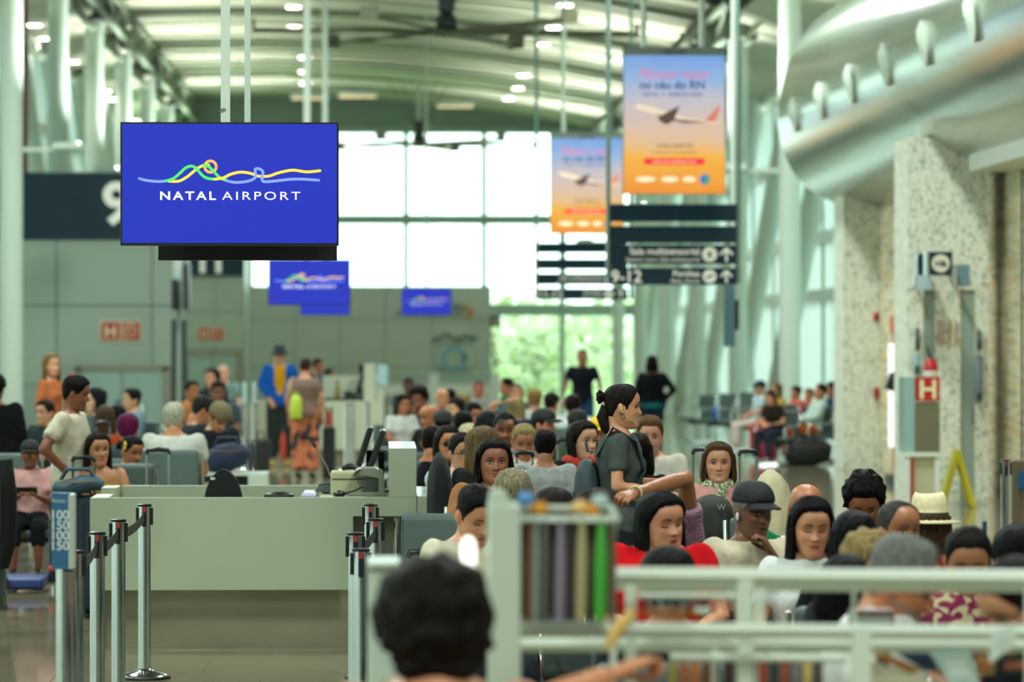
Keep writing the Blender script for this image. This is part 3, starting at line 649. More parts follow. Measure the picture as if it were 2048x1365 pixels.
# ---- LED banners
def banner(px0, px1, py0, py1, d, lab, poles):
    x0, x1, z0, z1 = PX(px0, d), PX(px1, d), PZ(py1, d), PZ(py0, d); w = x1 - x0; h = z1 - z0
    t = thing('led_banner', lab, 'banner', ((x0 + x1) / 2, d, z0))
    MB().box(x0, x1, d, d + .12, z0, z1).build('housing', mat('banner_grey', '#6c7a70', .5), t)
    hz = z1 - h * .058
    if 'LED' not in MATS:
        m = bpy.data.materials.new('LED'); m.use_nodes = True; MATS['LED'] = m; n = m.node_tree.nodes; l = m.node_tree.links; b = n['Principled BSDF']
        tcn = n.new('ShaderNodeTexCoord'); sp = n.new('ShaderNodeSeparateXYZ'); r = n.new('ShaderNodeValToRGB'); nz = n.new('ShaderNodeTexNoise'); nz.inputs['Scale'].default_value = 2.2; nz.inputs['Detail'].default_value = 4
        mp = n.new('ShaderNodeMapping'); mp.inputs['Scale'].default_value = (1, 1, 3); ad = n.new('ShaderNodeMath'); ad.operation = 'MULTIPLY_ADD'; ad.inputs[1].default_value = .22
        l.new(tcn.outputs['Generated'], sp.inputs[0]); l.new(tcn.outputs['Generated'], mp.inputs[0]); l.new(mp.outputs[0], nz.inputs['Vector'])
        sb_ = n.new('ShaderNodeMath'); sb_.operation = 'SUBTRACT'; sb_.inputs[1].default_value = .11; l.new(sp.outputs['Z'], sb_.inputs[0])
        l.new(nz.outputs['Fac'], ad.inputs[0]); l.new(sb_.outputs[0], ad.inputs[2]); l.new(ad.outputs[0], r.inputs[0])
        e = r.color_ramp.elements
        for p_, c_ in ((.25, '#f7b437'), (.36, '#e8bd86'), (.5, '#d9bfae'), (.66, '#c5bfc6'), (.84, '#8fb2df')): q = e.new(p_); q.color = (*rgb(c_), 1)
        e[0].color = (*rgb('#ef8f1c'), 1); e[-1].color = (*rgb('#6f9fe0'), 1)
        l.new(r.outputs[0], b.inputs['Emission Color']); b.inputs['Emission Strength'].default_value = .5; b.inputs['Base Color'].default_value = (.02, .02, .02, 1)
    pn = MB().box(x0 + .008, x1 - .008, d - .006, d, z0 + .004, hz).build('display', MATS['LED'], t)
    text('lettering', 'NEOON', ((x0 + x1) / 2, d - .006, z1 - h * .05), h * .042, M_black, t, bold=.02)
    def BP(u, v): return (x0 + w * u, z0 + h * v)
    y = d - .012; ph = h
    pk = mat('banner_pink', '#d8476f', .5, emit=.45); bl = mat('banner_navy', '#1f3b78', .5, emit=.45); dk = mat('banner_dark', '#4d4a4c', .5, emit=.28); rd = mat('banner_red', '#d2202f', .5, emit=.45); wt = mat('banner_white', '#f2e3c0', .5, emit=.28)
    text('lettering', 'Novo voo', (BP(.47, 0)[0], y, BP(0, .78)[1]), h * .115, pk, pn, shear=.4, bold=-.012)
    text('lettering', 'no c\u00e9u do RN', (BP(.48, 0)[0], y, BP(0, .715)[1]), h * .078, bl, pn, bold=.02)
    text('lettering', 'NATAL  X  BUENOS AIRES', (BP(.48, 0)[0], y, BP(0, .665)[1]), h * .035, bl, pn, bold=.01)
    text('lettering', 'VOOS DIRETOS', (BP(.5, 0)[0], y, BP(0, .315)[1]), h * .036, dk, pn, bold=.01)
    text('lettering', 'A PARTIR DE 17 DE DEZEMBRO', (BP(.5, 0)[0], y, BP(0, .275)[1]), h * .022, dk, pn)
    mb = MB(); a0, a1 = BP(.2, .2), BP(.8, .243); r = (a1[1] - a0[1]) / 2
    mb.prism([(a0[0] + r - r * math.sin(q * PI / 8), (a0[1] + a1[1]) / 2 + r * math.cos(q * PI / 8)) for q in range(9)] + [(a1[0] - r + r * math.sin(q * PI / 8), (a0[1] + a1[1]) / 2 - r * math.cos(q * PI / 8)) for q in range(9)], 'y', y, y + .004); mb.build('pill', rd, pn)
    text('lettering', 'saiba mais: natalairport.com', (BP(.5, 0)[0], y - .003, BP(0, .213)[1]), h * .026, wt, pn, bold=.01)
    for u0, u1, vv in ((.12, .32, .1), (.37, .54, .1), (.58, .71, .1)):
        mb = MB(); mb.ell(((BP(u0, 0)[0] + BP(u1, 0)[0]) / 2, y, BP(0, vv)[1]), ((u1 - u0) * w / 2, .004, h * .02), 16, 8); mb.build('partner_mark', wt, pn)
    mb = MB(); mb.ell((BP(.8, 0)[0], y, BP(0, .1)[1]), (w * .05, .004, h * .035), 16, 8); g = mb.build('globe_mark', mat('globe_blue', '#2c66c0', .5, emit=.38), pn)
    mb = MB(); mb.ell((BP(.82, 0)[0], y - .003, BP(0, .095)[1]), (w * .025, .004, h * .022), 12, 6); mb.build('globe_land', mat('globe_green', '#3f9a48', .5, emit=.38), pn)
    # printed aircraft
    def poly(pts, mm, nm, dy):
        mb = MB(); pp = [BP(*q) for q in pts]; mb.add([(q[0], y - dy, q[1]) for q in pp], [tuple(range(len(pp)))]); mb.build(nm, mm, pn)
    poly([(.1, .6), (.16, .612), (.32, .585), (.6, .52), (.84, .497), (.95, .49), (.9, .478), (.6, .482), (.36, .53), (.14, .578)], mat('plane_body', '#d9c3ae', .5, emit=.38), 'aircraft_body', .001)
    poly([(.36, .53), (.55, .6), (.52, .545), (.5, .5), (.42, .47), (.34, .505)], mat('plane_wing', '#4f3b33', .5, emit=.32), 'aircraft_wing', .002)
    poly([(.32, .545), (.5, .51), (.8, .49), (.88, .485), (.6, .482), (.37, .515)], mat('plane_belly', '#5a463c', .5, emit=.32), 'aircraft_belly', .0015)
    poly([(.8, .5), (.93, .6), (.95, .595), (.9, .49)], mat('plane_tail', '#c5705a', .5, emit=.38), 'aircraft_tail', .0015)
    for pp in poles: MB().cyl((PX(pp, d + .06), d + .06, z1), (PX(pp, d + .06), d + .06, 9.3), .04, 8).build('pole', M_steel, t, smooth=40)
banner(1246, 1451, 93, 388, 50, 'larger bright advertising LED banner with an airliner, hung above the gate signs', (1287, 1403))
banner(1100, 1246, 265, 468, 71, 'smaller distant advertising LED banner half hidden behind a sign pole', (1127,))
# ---- gate direction signs
def gate_sign(px0, px1, pys, d, gate, lab, edge):
    x0, x1 = PX(px0, d), PX(px1, d); w = x1 - x0
    t = thing('direction_sign', lab, 'sign', ((x0 + x1) / 2, d, PZ(pys[-1][1], d)))
    for q in edge: MB().cyl((PX(q, d), d + .05, PZ(pys[-1][1], d) + .02), (PX(q, d), d + .05, 9.2), .034, 10).build('hanger', mat('sign_hanger', '#7c9488', .4), t, smooth=40)
    MB().box(x0 + .02, x1 - .02, d + .05, d + .08, PZ(pys[-1][0], d), PZ(pys[0][0], d)).build('back_rail', M_dark, t) if False else None
    for k, (a, b) in enumerate(pys):
        z1, z0 = PZ(a, d), PZ(b, d); h = z1 - z0
        bd = MB().box(x0, x1, d, d + .1, z0, z1).build('board', M_navy, t)
        if k >= 2:
            MB().tube([(x0 + w * .787, d - .008, z0 + h * .5), (x0 + w * .787, d, z0 + h * .5)], h * .4, 22).build('icon_disc', M_whitep, bd)
            mb = MB(); ax = x0 + w * .92; hw = h * .3
            mb.box(ax - h * .06, ax + h * .06, d - .008, d, z0 + h * .12, z0 + h * .8)
            for s_ in (-1, 1): mb.bxp((ax + s_ * h * .16, d - .004, z0 + h * .66), (h * .48, .008, h * .12), Matrix.Rotation(s_ * PI / 4, 3, 'Y'))
            mb.build('arrow', M_whitep, bd)
            if k == 2:
                text('lettering', 'Sala multisensorial', (x0 + w * .71, d - .006, z0 + h * .5), h * .5, M_whitep, bd, bold=.018, align='RIGHT')
                text('lettering', 'Sensory room | Sala multisensorial', (x0 + w * .71, d - .006, z0 + h * .14), h * .28, M_whitep, bd, bold=.01, align='RIGHT')
                MB().box(x0 + w * .775, x0 + w * .8, d - .012, d - .008, z0 + h * .35, z0 + h * .65).build('icon_mark', M_navy, bd)
            else:
                text('lettering', gate, (x0 + w * .13, d - .006, z0 + h * .16), h * 1.0, M_whitep, bd, bold=.018)
                text('lettering', 'Port\u00f5es', (x0 + w * .71, d - .006, z0 + h * .5), h * .5, M_whitep, bd, bold=.018, align='RIGHT')
                text('lettering', 'Gates | Puertas', (x0 + w * .71, d - .006, z0 + h * .14), h * .28, M_whitep, bd, bold=.01, align='RIGHT')
                mb = MB(); mb.bxp((x0 + w * .787, d - .01, z0 + h * .5), (h * .5, .004, h * .1), Matrix.Rotation(-.35, 3, 'Y')); mb.build('icon_mark', M_navy, bd)
gate_sign(1220, 1473, [(408, 443), (452, 486), (490, 528), (536, 570)], 52, '9-12', 'nearer navy gate direction sign reading nine to twelve', (1217, 1477))
gate_sign(1076, 1256, [(486, 506), (518, 539), (547, 570), (577, 600)], 73, '11-12', 'farther navy gate direction sign reading eleven to twelve', (1073, 1128, 1262))
# side-on slate board
t = thing('hanging_board', 'slate board seen nearly edge-on below the gate sign', 'sign', (PX(1461, 55), 55, PZ(695, 55)))
MB().box(PX(1448, 55), PX(1470, 55), 55, 55.12, PZ(694, 55), PZ(571, 55)).build('board', mat('slate_board', '#4d6a72', .4), t)
MB().box(PX(1466, 55.2), PX(1477, 55.2), 55.13, 55.9, PZ(660, 55), PZ(600, 55)).build('rear_screen', M_black, t)
MB().cyl((PX(1466, 55.1), 55.1, PZ(575, 55)), (PX(1466, 55.1), 55.1, 9.2), .03, 8).build('hanger', M_steel, t)
t = thing('small_wall_sign', 'small black sign projecting from the end of the logo wall', 'sign', (PX(990, 123), 123.5, PZ(655, 123)))
MB().box(PX(981, 123.5), PX(1001, 123.5), 123.4, 123.6, PZ(654, 123.5), PZ(632, 123.5)).build('box', M_dark, t); MB().box(PX(986, 123.5), PX(996, 123.5), 123.38, 123.4, PZ(647, 123.5), PZ(639, 123.5)).build('mark', mat('pale_pink_print', '#b9a8a0', .5), t)
# ================================================================== GATE DESK
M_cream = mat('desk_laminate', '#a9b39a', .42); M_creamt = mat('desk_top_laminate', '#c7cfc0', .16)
M_base = ramp_mat('desk_steel_plinth', 'noise', [(.3, '#8b8972'), (.7, '#a9a68c')], rough=.2, metal=.35, scale=1.5, stretch=(.4, 1, 2))
dk = 24.3
desk = thing('gate_desk', 'long cream gate desk with steel plinth in the middle of the hall', 'desk', (PX(500, dk), dk, 0))
ztop = PZ(995, dk); zl = PZ(1180, dk); zc = PZ(1033, dk)
xl, xr, xk = PX(180, dk), PX(833, dk), PX(705, dk)
MB().prism([(xl, ztop), (xl, zl), (xk, zl), (xk, zc), (xr, zc), (xr, ztop)], 'y', dk, dk + .04).build('front_panel', M_cream, desk, bevel=.003)
MB().box(PX(188, dk + .2), xk, dk + .2, dk + .26, 0, zl + .02).build('plinth', M_base, desk)
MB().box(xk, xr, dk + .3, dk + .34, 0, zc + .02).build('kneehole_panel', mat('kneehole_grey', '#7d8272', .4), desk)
MB().box(xl, PX(216, dk), dk + .04, dk + .6, ztop - .04, ztop).build('left_return_top', M_cream, desk, bevel=.003)
MB().box(xl, xl + .04, dk + .04, dk + .6, 0, ztop - .04).build('left_side_panel', M_cream, desk)
MB().box(PX(640, dk), xr, dk + .04, dk + 1.5, ztop - .05, ztop - .002).build('worktop', M_cream, desk, bevel=.003)
db = 26.0
MB().box(PX(243, db), PX(640, db), db, db + .06, 0, PZ(971, db)).build('rear_panel', M_cream, desk, bevel=.003)
MB().box(PX(210, db), PX(240, db), db - .35, db + .06, 0, PZ(971, db)).build('rear_post', M_cream, desk, bevel=.003)
MB().box(PX(778, dk), xr, dk + .002, 25.95, ztop, PZ(899, dk)).build('end_screen', M_cream, desk, bevel=.004)
MB().box(PX(778, dk), xr, dk + .002, 25.95, PZ(899, dk) + .001, PZ(899, dk) + .006).build('end_screen_cap', M_creamt, desk)
wing = thing('desk_wing', 'cream side wing of the gate desk beside the tall end screen', 'desk', (PX(865, dk), dk, 0))
MB().box(xr + .005, PX(898, dk), dk, 25.95, 0, ztop).build('body', M_cream, wing, bevel=.004)
MB().box(xr + .005, PX(898, dk), dk, 25.95, ztop + .001, ztop + .006).build('top', M_creamt, wing)
# swivel chair behind the desk
ch = thing('office_chair', 'black swivel chair whose rounded back shows above the desk', 'chair', (PX(442, 25.1), 25.1, 0))
c = Vector((PX(442, 25.1), 25.1, 0)); zt = PZ(938, 25.1); pts = []
for a in range(17):
    th = PI * a / 16; pts.append((c.x - .145 * math.cos(th) + (.03 if a < 8 else .0), zt - .30 + .30 * math.sin(th) ** .8))
MB().prism(pts + [(c.x + .14, zt - .42), (c.x - .1, zt - .42)], 'y', 25.1, 25.18).build('backrest', mat('black_fabric', '#111314', .8), ch, bevel=.02)
MB().bxp((PX(425, 25.08), 25.095, PZ(957, 25.1)), (.03, .006, .016)).build('tag', M_white, ch)
MB().box(c.x - .24, c.x + .24, 24.66, 25.12, .43, .5).build('seat', MATS['black_fabric'], ch, bevel=.03)
MB().cyl((c.x, 24.9, .08), (c.x, 24.9, .44), .03).build('gas_column', M_chrome, ch)
for a in range(5): MB().tube([(c.x, 24.9, .1), (c.x + .25 * math.cos(a * 1.257), 24.9 + .25 * math.sin(a * 1.257), .05)], [.03, .02], 8).build('leg', M_black, ch)
# desk equipment
zd = ztop - .002
def monitor(px0, px1, py0, py1, d, lab):
    a, b = P(px0, py1, d), P(px1, py0, d); t = thing('desk_monitor', lab, 'monitor', (a.x, d, zd)); u = (b - a); L = u.length; u.normalize()
    ang = math.atan2(u.x, u.z); R = Matrix.Rotation(ang, 3, 'Y'); c = (a + b) / 2
    MB().bxp(c + Vector((0, .25, 0)), (.035, .5, L), R).build('housing', M_black, t, bevel=.006)
    MB().bxp(c + Vector((-.02, .25, 0.006)), (.004, .46, L * .93), R).build('display', mat('dark_display', '#20292a', .12), t)
    MB().cyl((a.x + .07, d + .25, zd + .0), c + Vector((.03, .25, -.02)), .02).build('stand', M_black, t)
    MB().box(a.x - .02, a.x + .14, d + .14, d + .36, zd, zd + .015).build('foot', M_black, t)
monitor(716, 742, 856, 938, 25.1, 'black desk monitor tilted back, farther from the end screen')
monitor(740, 768, 862, 938, 25.0, 'black desk monitor tilted back, next to the end screen')
t = thing('ticket_printer', 'beige boxy boarding pass printer on the gate desk', 'printer', (PX(700, 24.8), 24.8, zd))
MB().box(PX(661, 24.8), PX(738, 24.8), 24.75, 25.05, zd, PZ(943, 24.8)).build('body', mat('beige_plastic', '#b7b48e', .45), t, bevel=.015)
MB().box(PX(664, 24.8), PX(735, 24.8), 24.744, 24.75, PZ(959, 24.8), PZ(957, 24.8)).build('lid_seam', M_dark, t)
t = thing('document_scanner', 'grey C-shaped document scanner beside the beige printer', 'scanner', (PX(740, 24.55), 24.55, zd)); mg = mat('scanner_grey', '#7e8372', .4); md_ = mat('scanner_dark', '#39423f', .35); d = 24.5
def Q(a, b): p = P(a, b, d); return (p.x, p.z)
MB().prism([Q(697, 994), Q(697, 987), Q(722, 985), Q(757, 985), Q(757, 958), Q(730, 953), Q(704, 952), Q(712, 941), Q(722, 937), Q(752, 937), Q(766, 944), Q(772, 994)], 'y', d, d + .3).build('body', mg, t, bevel=.006)
MB().prism([Q(722, 985), Q(756, 985), Q(756, 959), Q(732, 955), Q(733, 975)], 'y', d + .02, d + .28).build('reader_bay', md_, t)
MB().prism([Q(706, 949), Q(718, 939), Q(722, 941), Q(712, 951)], 'y', d - .01, d + .1).build('front_lip', md_, t)
t = thing('computer_mouse', 'black computer mouse at the edge of the gate desk', 'mouse', (PX(678, 24.45), 24.45, zd))
MB().ell((PX(678, 24.45), 24.5, zd + .016), (.04, .06, .024), 14, 8).build('body', M_black, t, smooth=60); MB().tube([(PX(690, 24.45), 24.52, zd + .02), (PX(705, 24.45), 24.56, zd + .03), (PX(725, 24.45), 24.6, zd + .055)], .006, 6).build('cable', M_dark, t)
t = thing('telephone_handset', 'black handset lying on top of the beige printer', 'handset', (PX(700, 24.9), 24.9, PZ(943, 24.8)))
MB().tube([(PX(684, 24.9), 24.9, PZ(939, 24.9)), (PX(690, 24.9), 24.9, PZ(934, 24.9)), (PX(702, 24.9), 24.9, PZ(933, 24.9)), (PX(716, 24.9), 24.9, PZ(938, 24.9))], [.014, .02, .02, .014], 8).build('grip', M_black, t, smooth=60)
t = thing('keyboard', 'grey keyboard propped up beside the printer', 'keyboard', (PX(643, 24.9), 24.9, zd)); d = 24.9
MB().prism([Q(628, 984), Q(660, 987), Q(660, 970), Q(634, 975)], 'y', d, d + .4).build('body', mat('keyboard_grey', '#4f5c56', .5), t, bevel=.004)
for i in range(7):
    for j in range(3): p = P(636 + i * 3.6, 973.5 - i * .7, d); MB().box(p.x, p.x + .009, d + .03 + j * .12, d + .12 + j * .12, p.z, p.z + .008).build('key', M_dark, t)
t = thing('paper_tray', 'lavender paper folders lying on the gate desk', 'folder', (PX(615, 24.6), 24.6, zd))
MB().box(PX(603, 24.6), PX(632, 24.6), 24.5, 25.1, ztop - .05, ztop + .003).build('stack', mat('lavender_paper', '#a9a9cf', .4), t); MB().box(PX(606, 24.6), PX(631, 24.6), 24.7, 25.2, ztop + .003, ztop + .012).build('upper_sheet', mat('pale_paper', '#d8dbe6', .5), t)
t = thing('gooseneck_microphone', 'thin gooseneck microphone leaning from the printer', 'microphone', (PX(658, 25), 25, PZ(950, 25)))
MB().tube([P(660, 952, 25), P(654, 935, 25), P(643, 915, 25), P(630, 893, 25)], .005, 6).build('stem', mat('mic_stem', '#8f8b72', .4, .5), t, smooth=60); MB().tube([P(631, 895, 25), P(624, 883, 25)], [.012, .008], 8).build('capsule', M_black, t)
t = thing('stapler', 'flat black stapler on the gate desk', 'stapler', (PX(556, 24.5), 24.5, ztop))
MB().ell((PX(558, 24.5), 24.52, ztop - .0), (.1, .05, .028), 16, 8).build('body', M_black, t, smooth=60); MB().box(PX(530, 24.5), PX(588, 24.5), 24.48, 24.56, ztop - .03, ztop - .01).build('base', M_black, t)

# ================================================================== STANCHIONS
M_belt = mat('belt_webbing', '#26281f', .8, noise=.3, nscale=60)
def stanchion(px_, pytop, lab, d=None, h=1.008, base=True, detail=True, r=.0365):
    if d is None: d = (CZ - h) * F / (pytop - 682.5)
    x = PX(px_, d); t = thing('queue_post', lab, 'stanchion', (x, d, 0), 'belt queue posts')
    MB().cyl((x, d, .02), (x, d, h - .012), r, 22).build('post', M_chrome, t, smooth=40)
    MB().lathe([(.0, 0), (.145, 0), (.145, .018), (.13, .032), (.06, .045), (.045, .06), (.04, .06)], (x, d, 0), 28).build('base', M_chrome, t, smooth=40)
    MB().lathe([(.150, .0), (.152, .006), (.150, .014)], (x, d, 0), 28).build('base_rim', M_black, t)
    MB().lathe([(r + .005, h - .014), (r + .006, h - .003), (r, h), (.01, h)], (x, d, 0), 20).build('cap', M_black, t, smooth=40)
    if detail:
        hd = MB().box(x - .012, x + .013, d - r - .01, d - r + .01, h - .13, h - .014).build('belt_head', M_black, t, bevel=.003)
        MB().box(x - .009, x + .01, d - r - .012, d - r - .008, h - .045, h - .016).build('release_tab', mat('release_red', '#a3231c', .5), hd)
        for s_ in (-1, 1): MB().box(x + s_ * (r + .005) - .008, x + s_ * (r + .005) + .008, d - .013, d + .013, h - .12, h - .02).build('belt_slot', M_black, t, bevel=.003)
    return t, Vector((x, d, h))
def belt(parent, p, q, sag=.03, m=None):
    n = 10; v = []; f = []
    for i in range(n + 1):
        s = i / n; c = p.lerp(q, s); z = c.z - .04 - sag * 4 * s * (1 - s); w = .026
        v += [(c.x, c.y, z + w), (c.x, c.y, z - w), (c.x + .003, c.y + .003, z - w), (c.x + .003, c.y + .003, z + w)]
        if i: o = 4 * (i - 1); f += [(o + k, o + (k + 1) % 4, o + 4 + (k + 1) % 4, o + 4 + k) for k in range(4)]
    return MB().add(v, f).build('belt', m or M_belt, parent)
A, pa = stanchion(289, 1008, 'chrome queue post with its full round base showing before the desk')
B, pb = stanchion(237, 1038, 'chrome queue post second from the desk front in the sloping belt row')
C, pcx = stanchion(195, 1063, 'chrome queue post third from the desk front in the sloping belt row')
D, pd_ = stanchion(151, 1100, 'chrome queue post at the low end of the belt, half behind the flight sign')
off = Vector((0, -.045, -.03))
belt(A, pa + off, pb + off); belt(B, pb + off, pcx + off); belt(C, pcx + off, pd_ + off)
E, pe_ = stanchion(741, 1008, 'chrome queue post tallest of the cluster before the desk kneehole')
Fp, pf_ = stanchion(751, 1037, 'chrome queue post second of the cluster before the desk kneehole')
G, pg_ = stanchion(711, 1065, 'chrome queue post third of the cluster before the desk kneehole')
H, ph_ = stanchion(722, 1097, 'chrome queue post lowest topped of the cluster before the desk kneehole')
belt(Fp, pf_ + off, pg_ + off)
# sign on a post
d = 15.6; x = PX(127, d); t = thing('queue_sign', 'blue and white queue sign with round numbers on a chrome post', 'sign', (x, d, 0))
MB().cyl((PX(125, d), d + .06, .02), (PX(125, d), d + .06, PZ(1137, d)), .03, 20).build('post', M_chrome, t, smooth=40); MB().cyl((PX(138, d), d + .12, .02), (PX(138, d), d + .12, PZ(1137, d)), .02, 16).build('rear_post', M_chrome, t, smooth=40)
MB().lathe([(.0, 0), (.16, 0), (.16, .02), (.05, .05), (.04, .05)], (x, d + .06, 0), 24).build('base', M_chrome, t, smooth=40)
MB().box(PX(104, d), PX(141, d), d - .02, d + .02, PZ(1137, d), PZ(985, d)).build('panel', mat('sign_panel_blue', '#3f6f96', .2), t)
MB().box(PX(138, d), PX(148, d), d - .025, d + .1, PZ(1137, d), PZ(988, d)).build('frame', mat('frame_silver', '#cfd6cf', .25, .3), t, bevel=.004)
MB().box(PX(128, d), PX(146, d), d, d + .08, PZ(1142, d), PZ(1137, d)).build('clamp', M_black, t)
ms = mat('sign_numerals', '#d8e6df', .5)
for k, s_ in enumerate(('100', '150', '100', '150')): text('lettering', s_, (PX(120, d), d - .024, PZ(1037 + k * 20.5, d)), .052, ms, t, bold=.02)
text('lettering', 'Portao', (PX(119, d), d - .024, PZ(1004, d)), .02, ms, t)
# posts far back near the second desk
for i, (px_, py_, lab) in enumerate([(492, 812, 'distant queue post with sign head left of the man in blue'), (511, 806, 'distant queue post just beside the man in blue'), (694, 818, 'distant queue post before the white second desk'), (704, 812, 'distant queue post behind another before the second desk'), (735, 804, 'distant queue post at the end of the second desk'), (288, 815, 'distant queue post behind the white haired man')]):
    s_, pp = stanchion(px_, py_, lab, d=57 + i * .4, detail=False, r=.042)
    if i < 2:
        MB().box(pp.x - .05, pp.x + .01, pp.y - .03, pp.y + .03, 1.01, 1.34).build('sign_head', mat('sign_head_pale', '#a9c3c0', .4), s_)
q1 = bpy.data.objects.get('queue_post.010')
# ================================================================== SECOND DESK, FAR COUNTERS
d = 63.5; t = thing('gate_desk', 'low beige desk behind the man in the blue jacket', 'desk', (PX(570, d), d, 0)); MB().box(PX(500, d), PX(645, d), d, d + .05, .2, PZ(798, d)).build('front_panel', mat('far_desk_beige', '#aeb199', .5), t); MB().box(PX(500, d), PX(645, d), d + .1, d + .2, 0, .2).build('plinth', M_base, t); MB().box(PX(500, d), PX(645, d), d, d + .7, PZ(798, d), PZ(796, d)).build('worktop', M_dark, t)
d = 60; t = thing('gate_desk', 'white second gate desk behind the standing couple', 'desk', (PX(700, d), d, 0)); mw = mat('far_desk_white', '#c4cab4', .5)
MB().box(PX(640, d), PX(756, d), d, d + .05, .25, PZ(801, d)).build('front_panel', mw, t); MB().box(PX(640, d), PX(756, d), d + .1, d + .2, 0, .25).build('plinth', M_base, t)
MB().box(PX(640, d), PX(728, d), d, d + .7, PZ(802, d), PZ(797, d)).build('worktop', M_dark, t); MB().box(PX(644, d), PX(724, d), d + .72, d + .8, PZ(800, d), PZ(753, d)).build('back_screen', mw, t)
MB().box(PX(728, d), PX(750, d), d, d + .7, PZ(801, d), PZ(729, d)).build('end_screen', mw, t)
t = thing('desk_monitor', 'black monitor on the white second desk', 'monitor', (PX(722, d), d + .3, PZ(797, d))); MB().bxp(P(720, 768, d + .3), (.06, .4, .42), Matrix.Rotation(.3, 3, 'Y')).build('housing', M_black, t, bevel=.01); MB().bxp(P(723, 738, d + .4), (.08, .1, .14)).build('camera_head', M_black, t); MB().cyl(P(722, 797, d + .3), P(722, 775, d + .3), .02).build('stand', M_black, t)
t = thing('drink_bottle', 'olive bottle standing on the second desk', 'bottle', P(674, 797, d + .2)); MB().lathe([(.045, 0), (.05, .02), (.05, .16), (.03, .2), (.025, .24)], P(674, 797, d + .2), 14).build('body', mat('olive_glass', '#8a8436', .3), t, smooth=40); MB().lathe([(.026, .24), (.026, .27)], P(674, 797, d + .2), 10).build('cap', M_dark, t)
t = thing('clutter_tray', 'dark tray of desk items on the second desk', 'tray', P(700, 797, d + .2)); MB().box(PX(688, d), PX(712, d), d + .1, d + .4, PZ(797, d), PZ(788, d)).build('tray', M_black, t); MB().ell(P(695, 787, d + .2), (.08, .08, .05)).build('contents', M_dark, t)
t = thing('info_kiosk', 'pale blue information panel beyond the second desk', 'kiosk', (PX(763, 66), 66, 0)); MB().box(PX(754, 66), PX(775, 66), 66, 66.1, PZ(770, 66), PZ(730, 66)).build('panel', mat('pale_blue_panel', '#a9cdd0', .3), t); MB().box(PX(756, 66), PX(767, 66), 66.02, 66.12, 0, PZ(770, 66)).build('leg', mw, t)
t = thing('barrier_rail', 'long low white glass barrier in front of the logo wall', 'barrier', (PX(780, 100), 100, 0))
for a, b in ((752, 758), (770, 790)): MB().box(PX(740, 100), PX(1000, 100), 100, 100.08, PZ(b, 100), PZ(a, 100)).build('rail', mat('rail_teal', '#7ea099', .4) if a < 760 else M_white, t)
for q in (758, 868, 990): MB().box(PX(q, 100) - .12, PX(q, 100) + .12, 99.98, 100.1, 0, PZ(748, 100)).build('post', M_white, t)
# ================================================================== LUGGAGE
def trolley(px_, pyt, d, lab, w=.24, col='#6f776f', bar=None, body=None, bodyh=.55, soft=False, hh=1.0):
    """cabin case with telescopic handle: px of handle centre, top pixel of the handle"""
    x = PX(px_, d); zt = PZ(pyt, d); t = thing('trolley_suitcase', lab, 'suitcase', (x, d, 0)); mm = mat('tube_' + col, col, .3, .7)
    zb = min(bodyh, zt - .12)
    b = MB().box(x - w * .85, x + w * .85, d - .12, d + .12, .05, zb).build('body', mat('case_' + (body or '#20252c'), body or '#20252c', .45 if not soft else .8), t, bevel=.04)
    for k in range(3): MB().box(x - w * .6 + k * w * .5, x - w * .6 + k * w * .5 + .03, d - .135, d - .115, .1, zb - .05).build('rib_or_gap_shade', MATS['case_' + (body or '#20252c')], b)
    for s_ in (-1, 1):
        MB().cyl((x + s_ * w * .38, d + .06, zb - .03), (x + s_ * w * .38, d + .06, zt - .02), .0095, 8).build('handle_tube', mm, t, smooth=40)
        MB().tube([(x + s_ * w * .6 - .012, d, .035), (x + s_ * w * .6 + .012, d, .035)], .035, 12).build('wheel', M_black, t)
    MB().tube([(x - w * .4, d + .06, zt - .035), (x - w * .36, d + .06, zt - .008), (x, d + .06, zt), (x + w * .36, d + .06, zt - .008), (x + w * .4, d + .06, zt - .035)], .016, 8).build('grip', M_black, t, smooth=50)
    MB().tube([(x - .06, d, zb), (x - .05, d, zb + .025), (x + .05, d, zb + .025), (x + .06, d, zb)], .01, 6).build('top_handle', M_black, t)
    return t
trolley(166, 914, 27.2, 'navy suitcase with tall handle standing beside the boy in pink', w=.2, body='#27333f', bodyh=.86, soft=True)
trolley(315, 899, 27.6, 'silver handled suitcase before the grey seat back', w=.21, col='#a9b2aa', body='#8f8a72', bodyh=.72)
trolley(453, 842, 38, 'dark suitcase with a thin double handle behind the navy bag', w=.18, body='#161a20', bodyh=.55)
trolley(848, 1104, 20.0, 'dark suitcase with arched handle beside the desk wing', w=.2, body='#2a2622', bodyh=.6)
trolley(1498, 903, 25.5, 'suitcase with grey square handle behind the cream bag', w=.15, col='#8a938f', body='#17191b', bodyh=.62)
trolley(1403, 900, 26.5, 'suitcase handle just beside the woman in pink', w=.14, col='#7d8783', body='#1d1f21', bodyh=.6)
trolley(1050, 905, 25.6, 'suitcase with light handle tubes before the woman looking down', w=.14, col='#b5bdb6', body='#20252a', bodyh=.62)
trolley(1130, 880, 27.5, 'suitcase with dark looped handle beside the girl with the red scarf', w=.13, col='#8a938f', body='#3a2a24', bodyh=.62)
trolley(205, 845, 34, 'suitcase handle before the brown haired woman in orange', w=.16, body='#22282e', bodyh=.6)
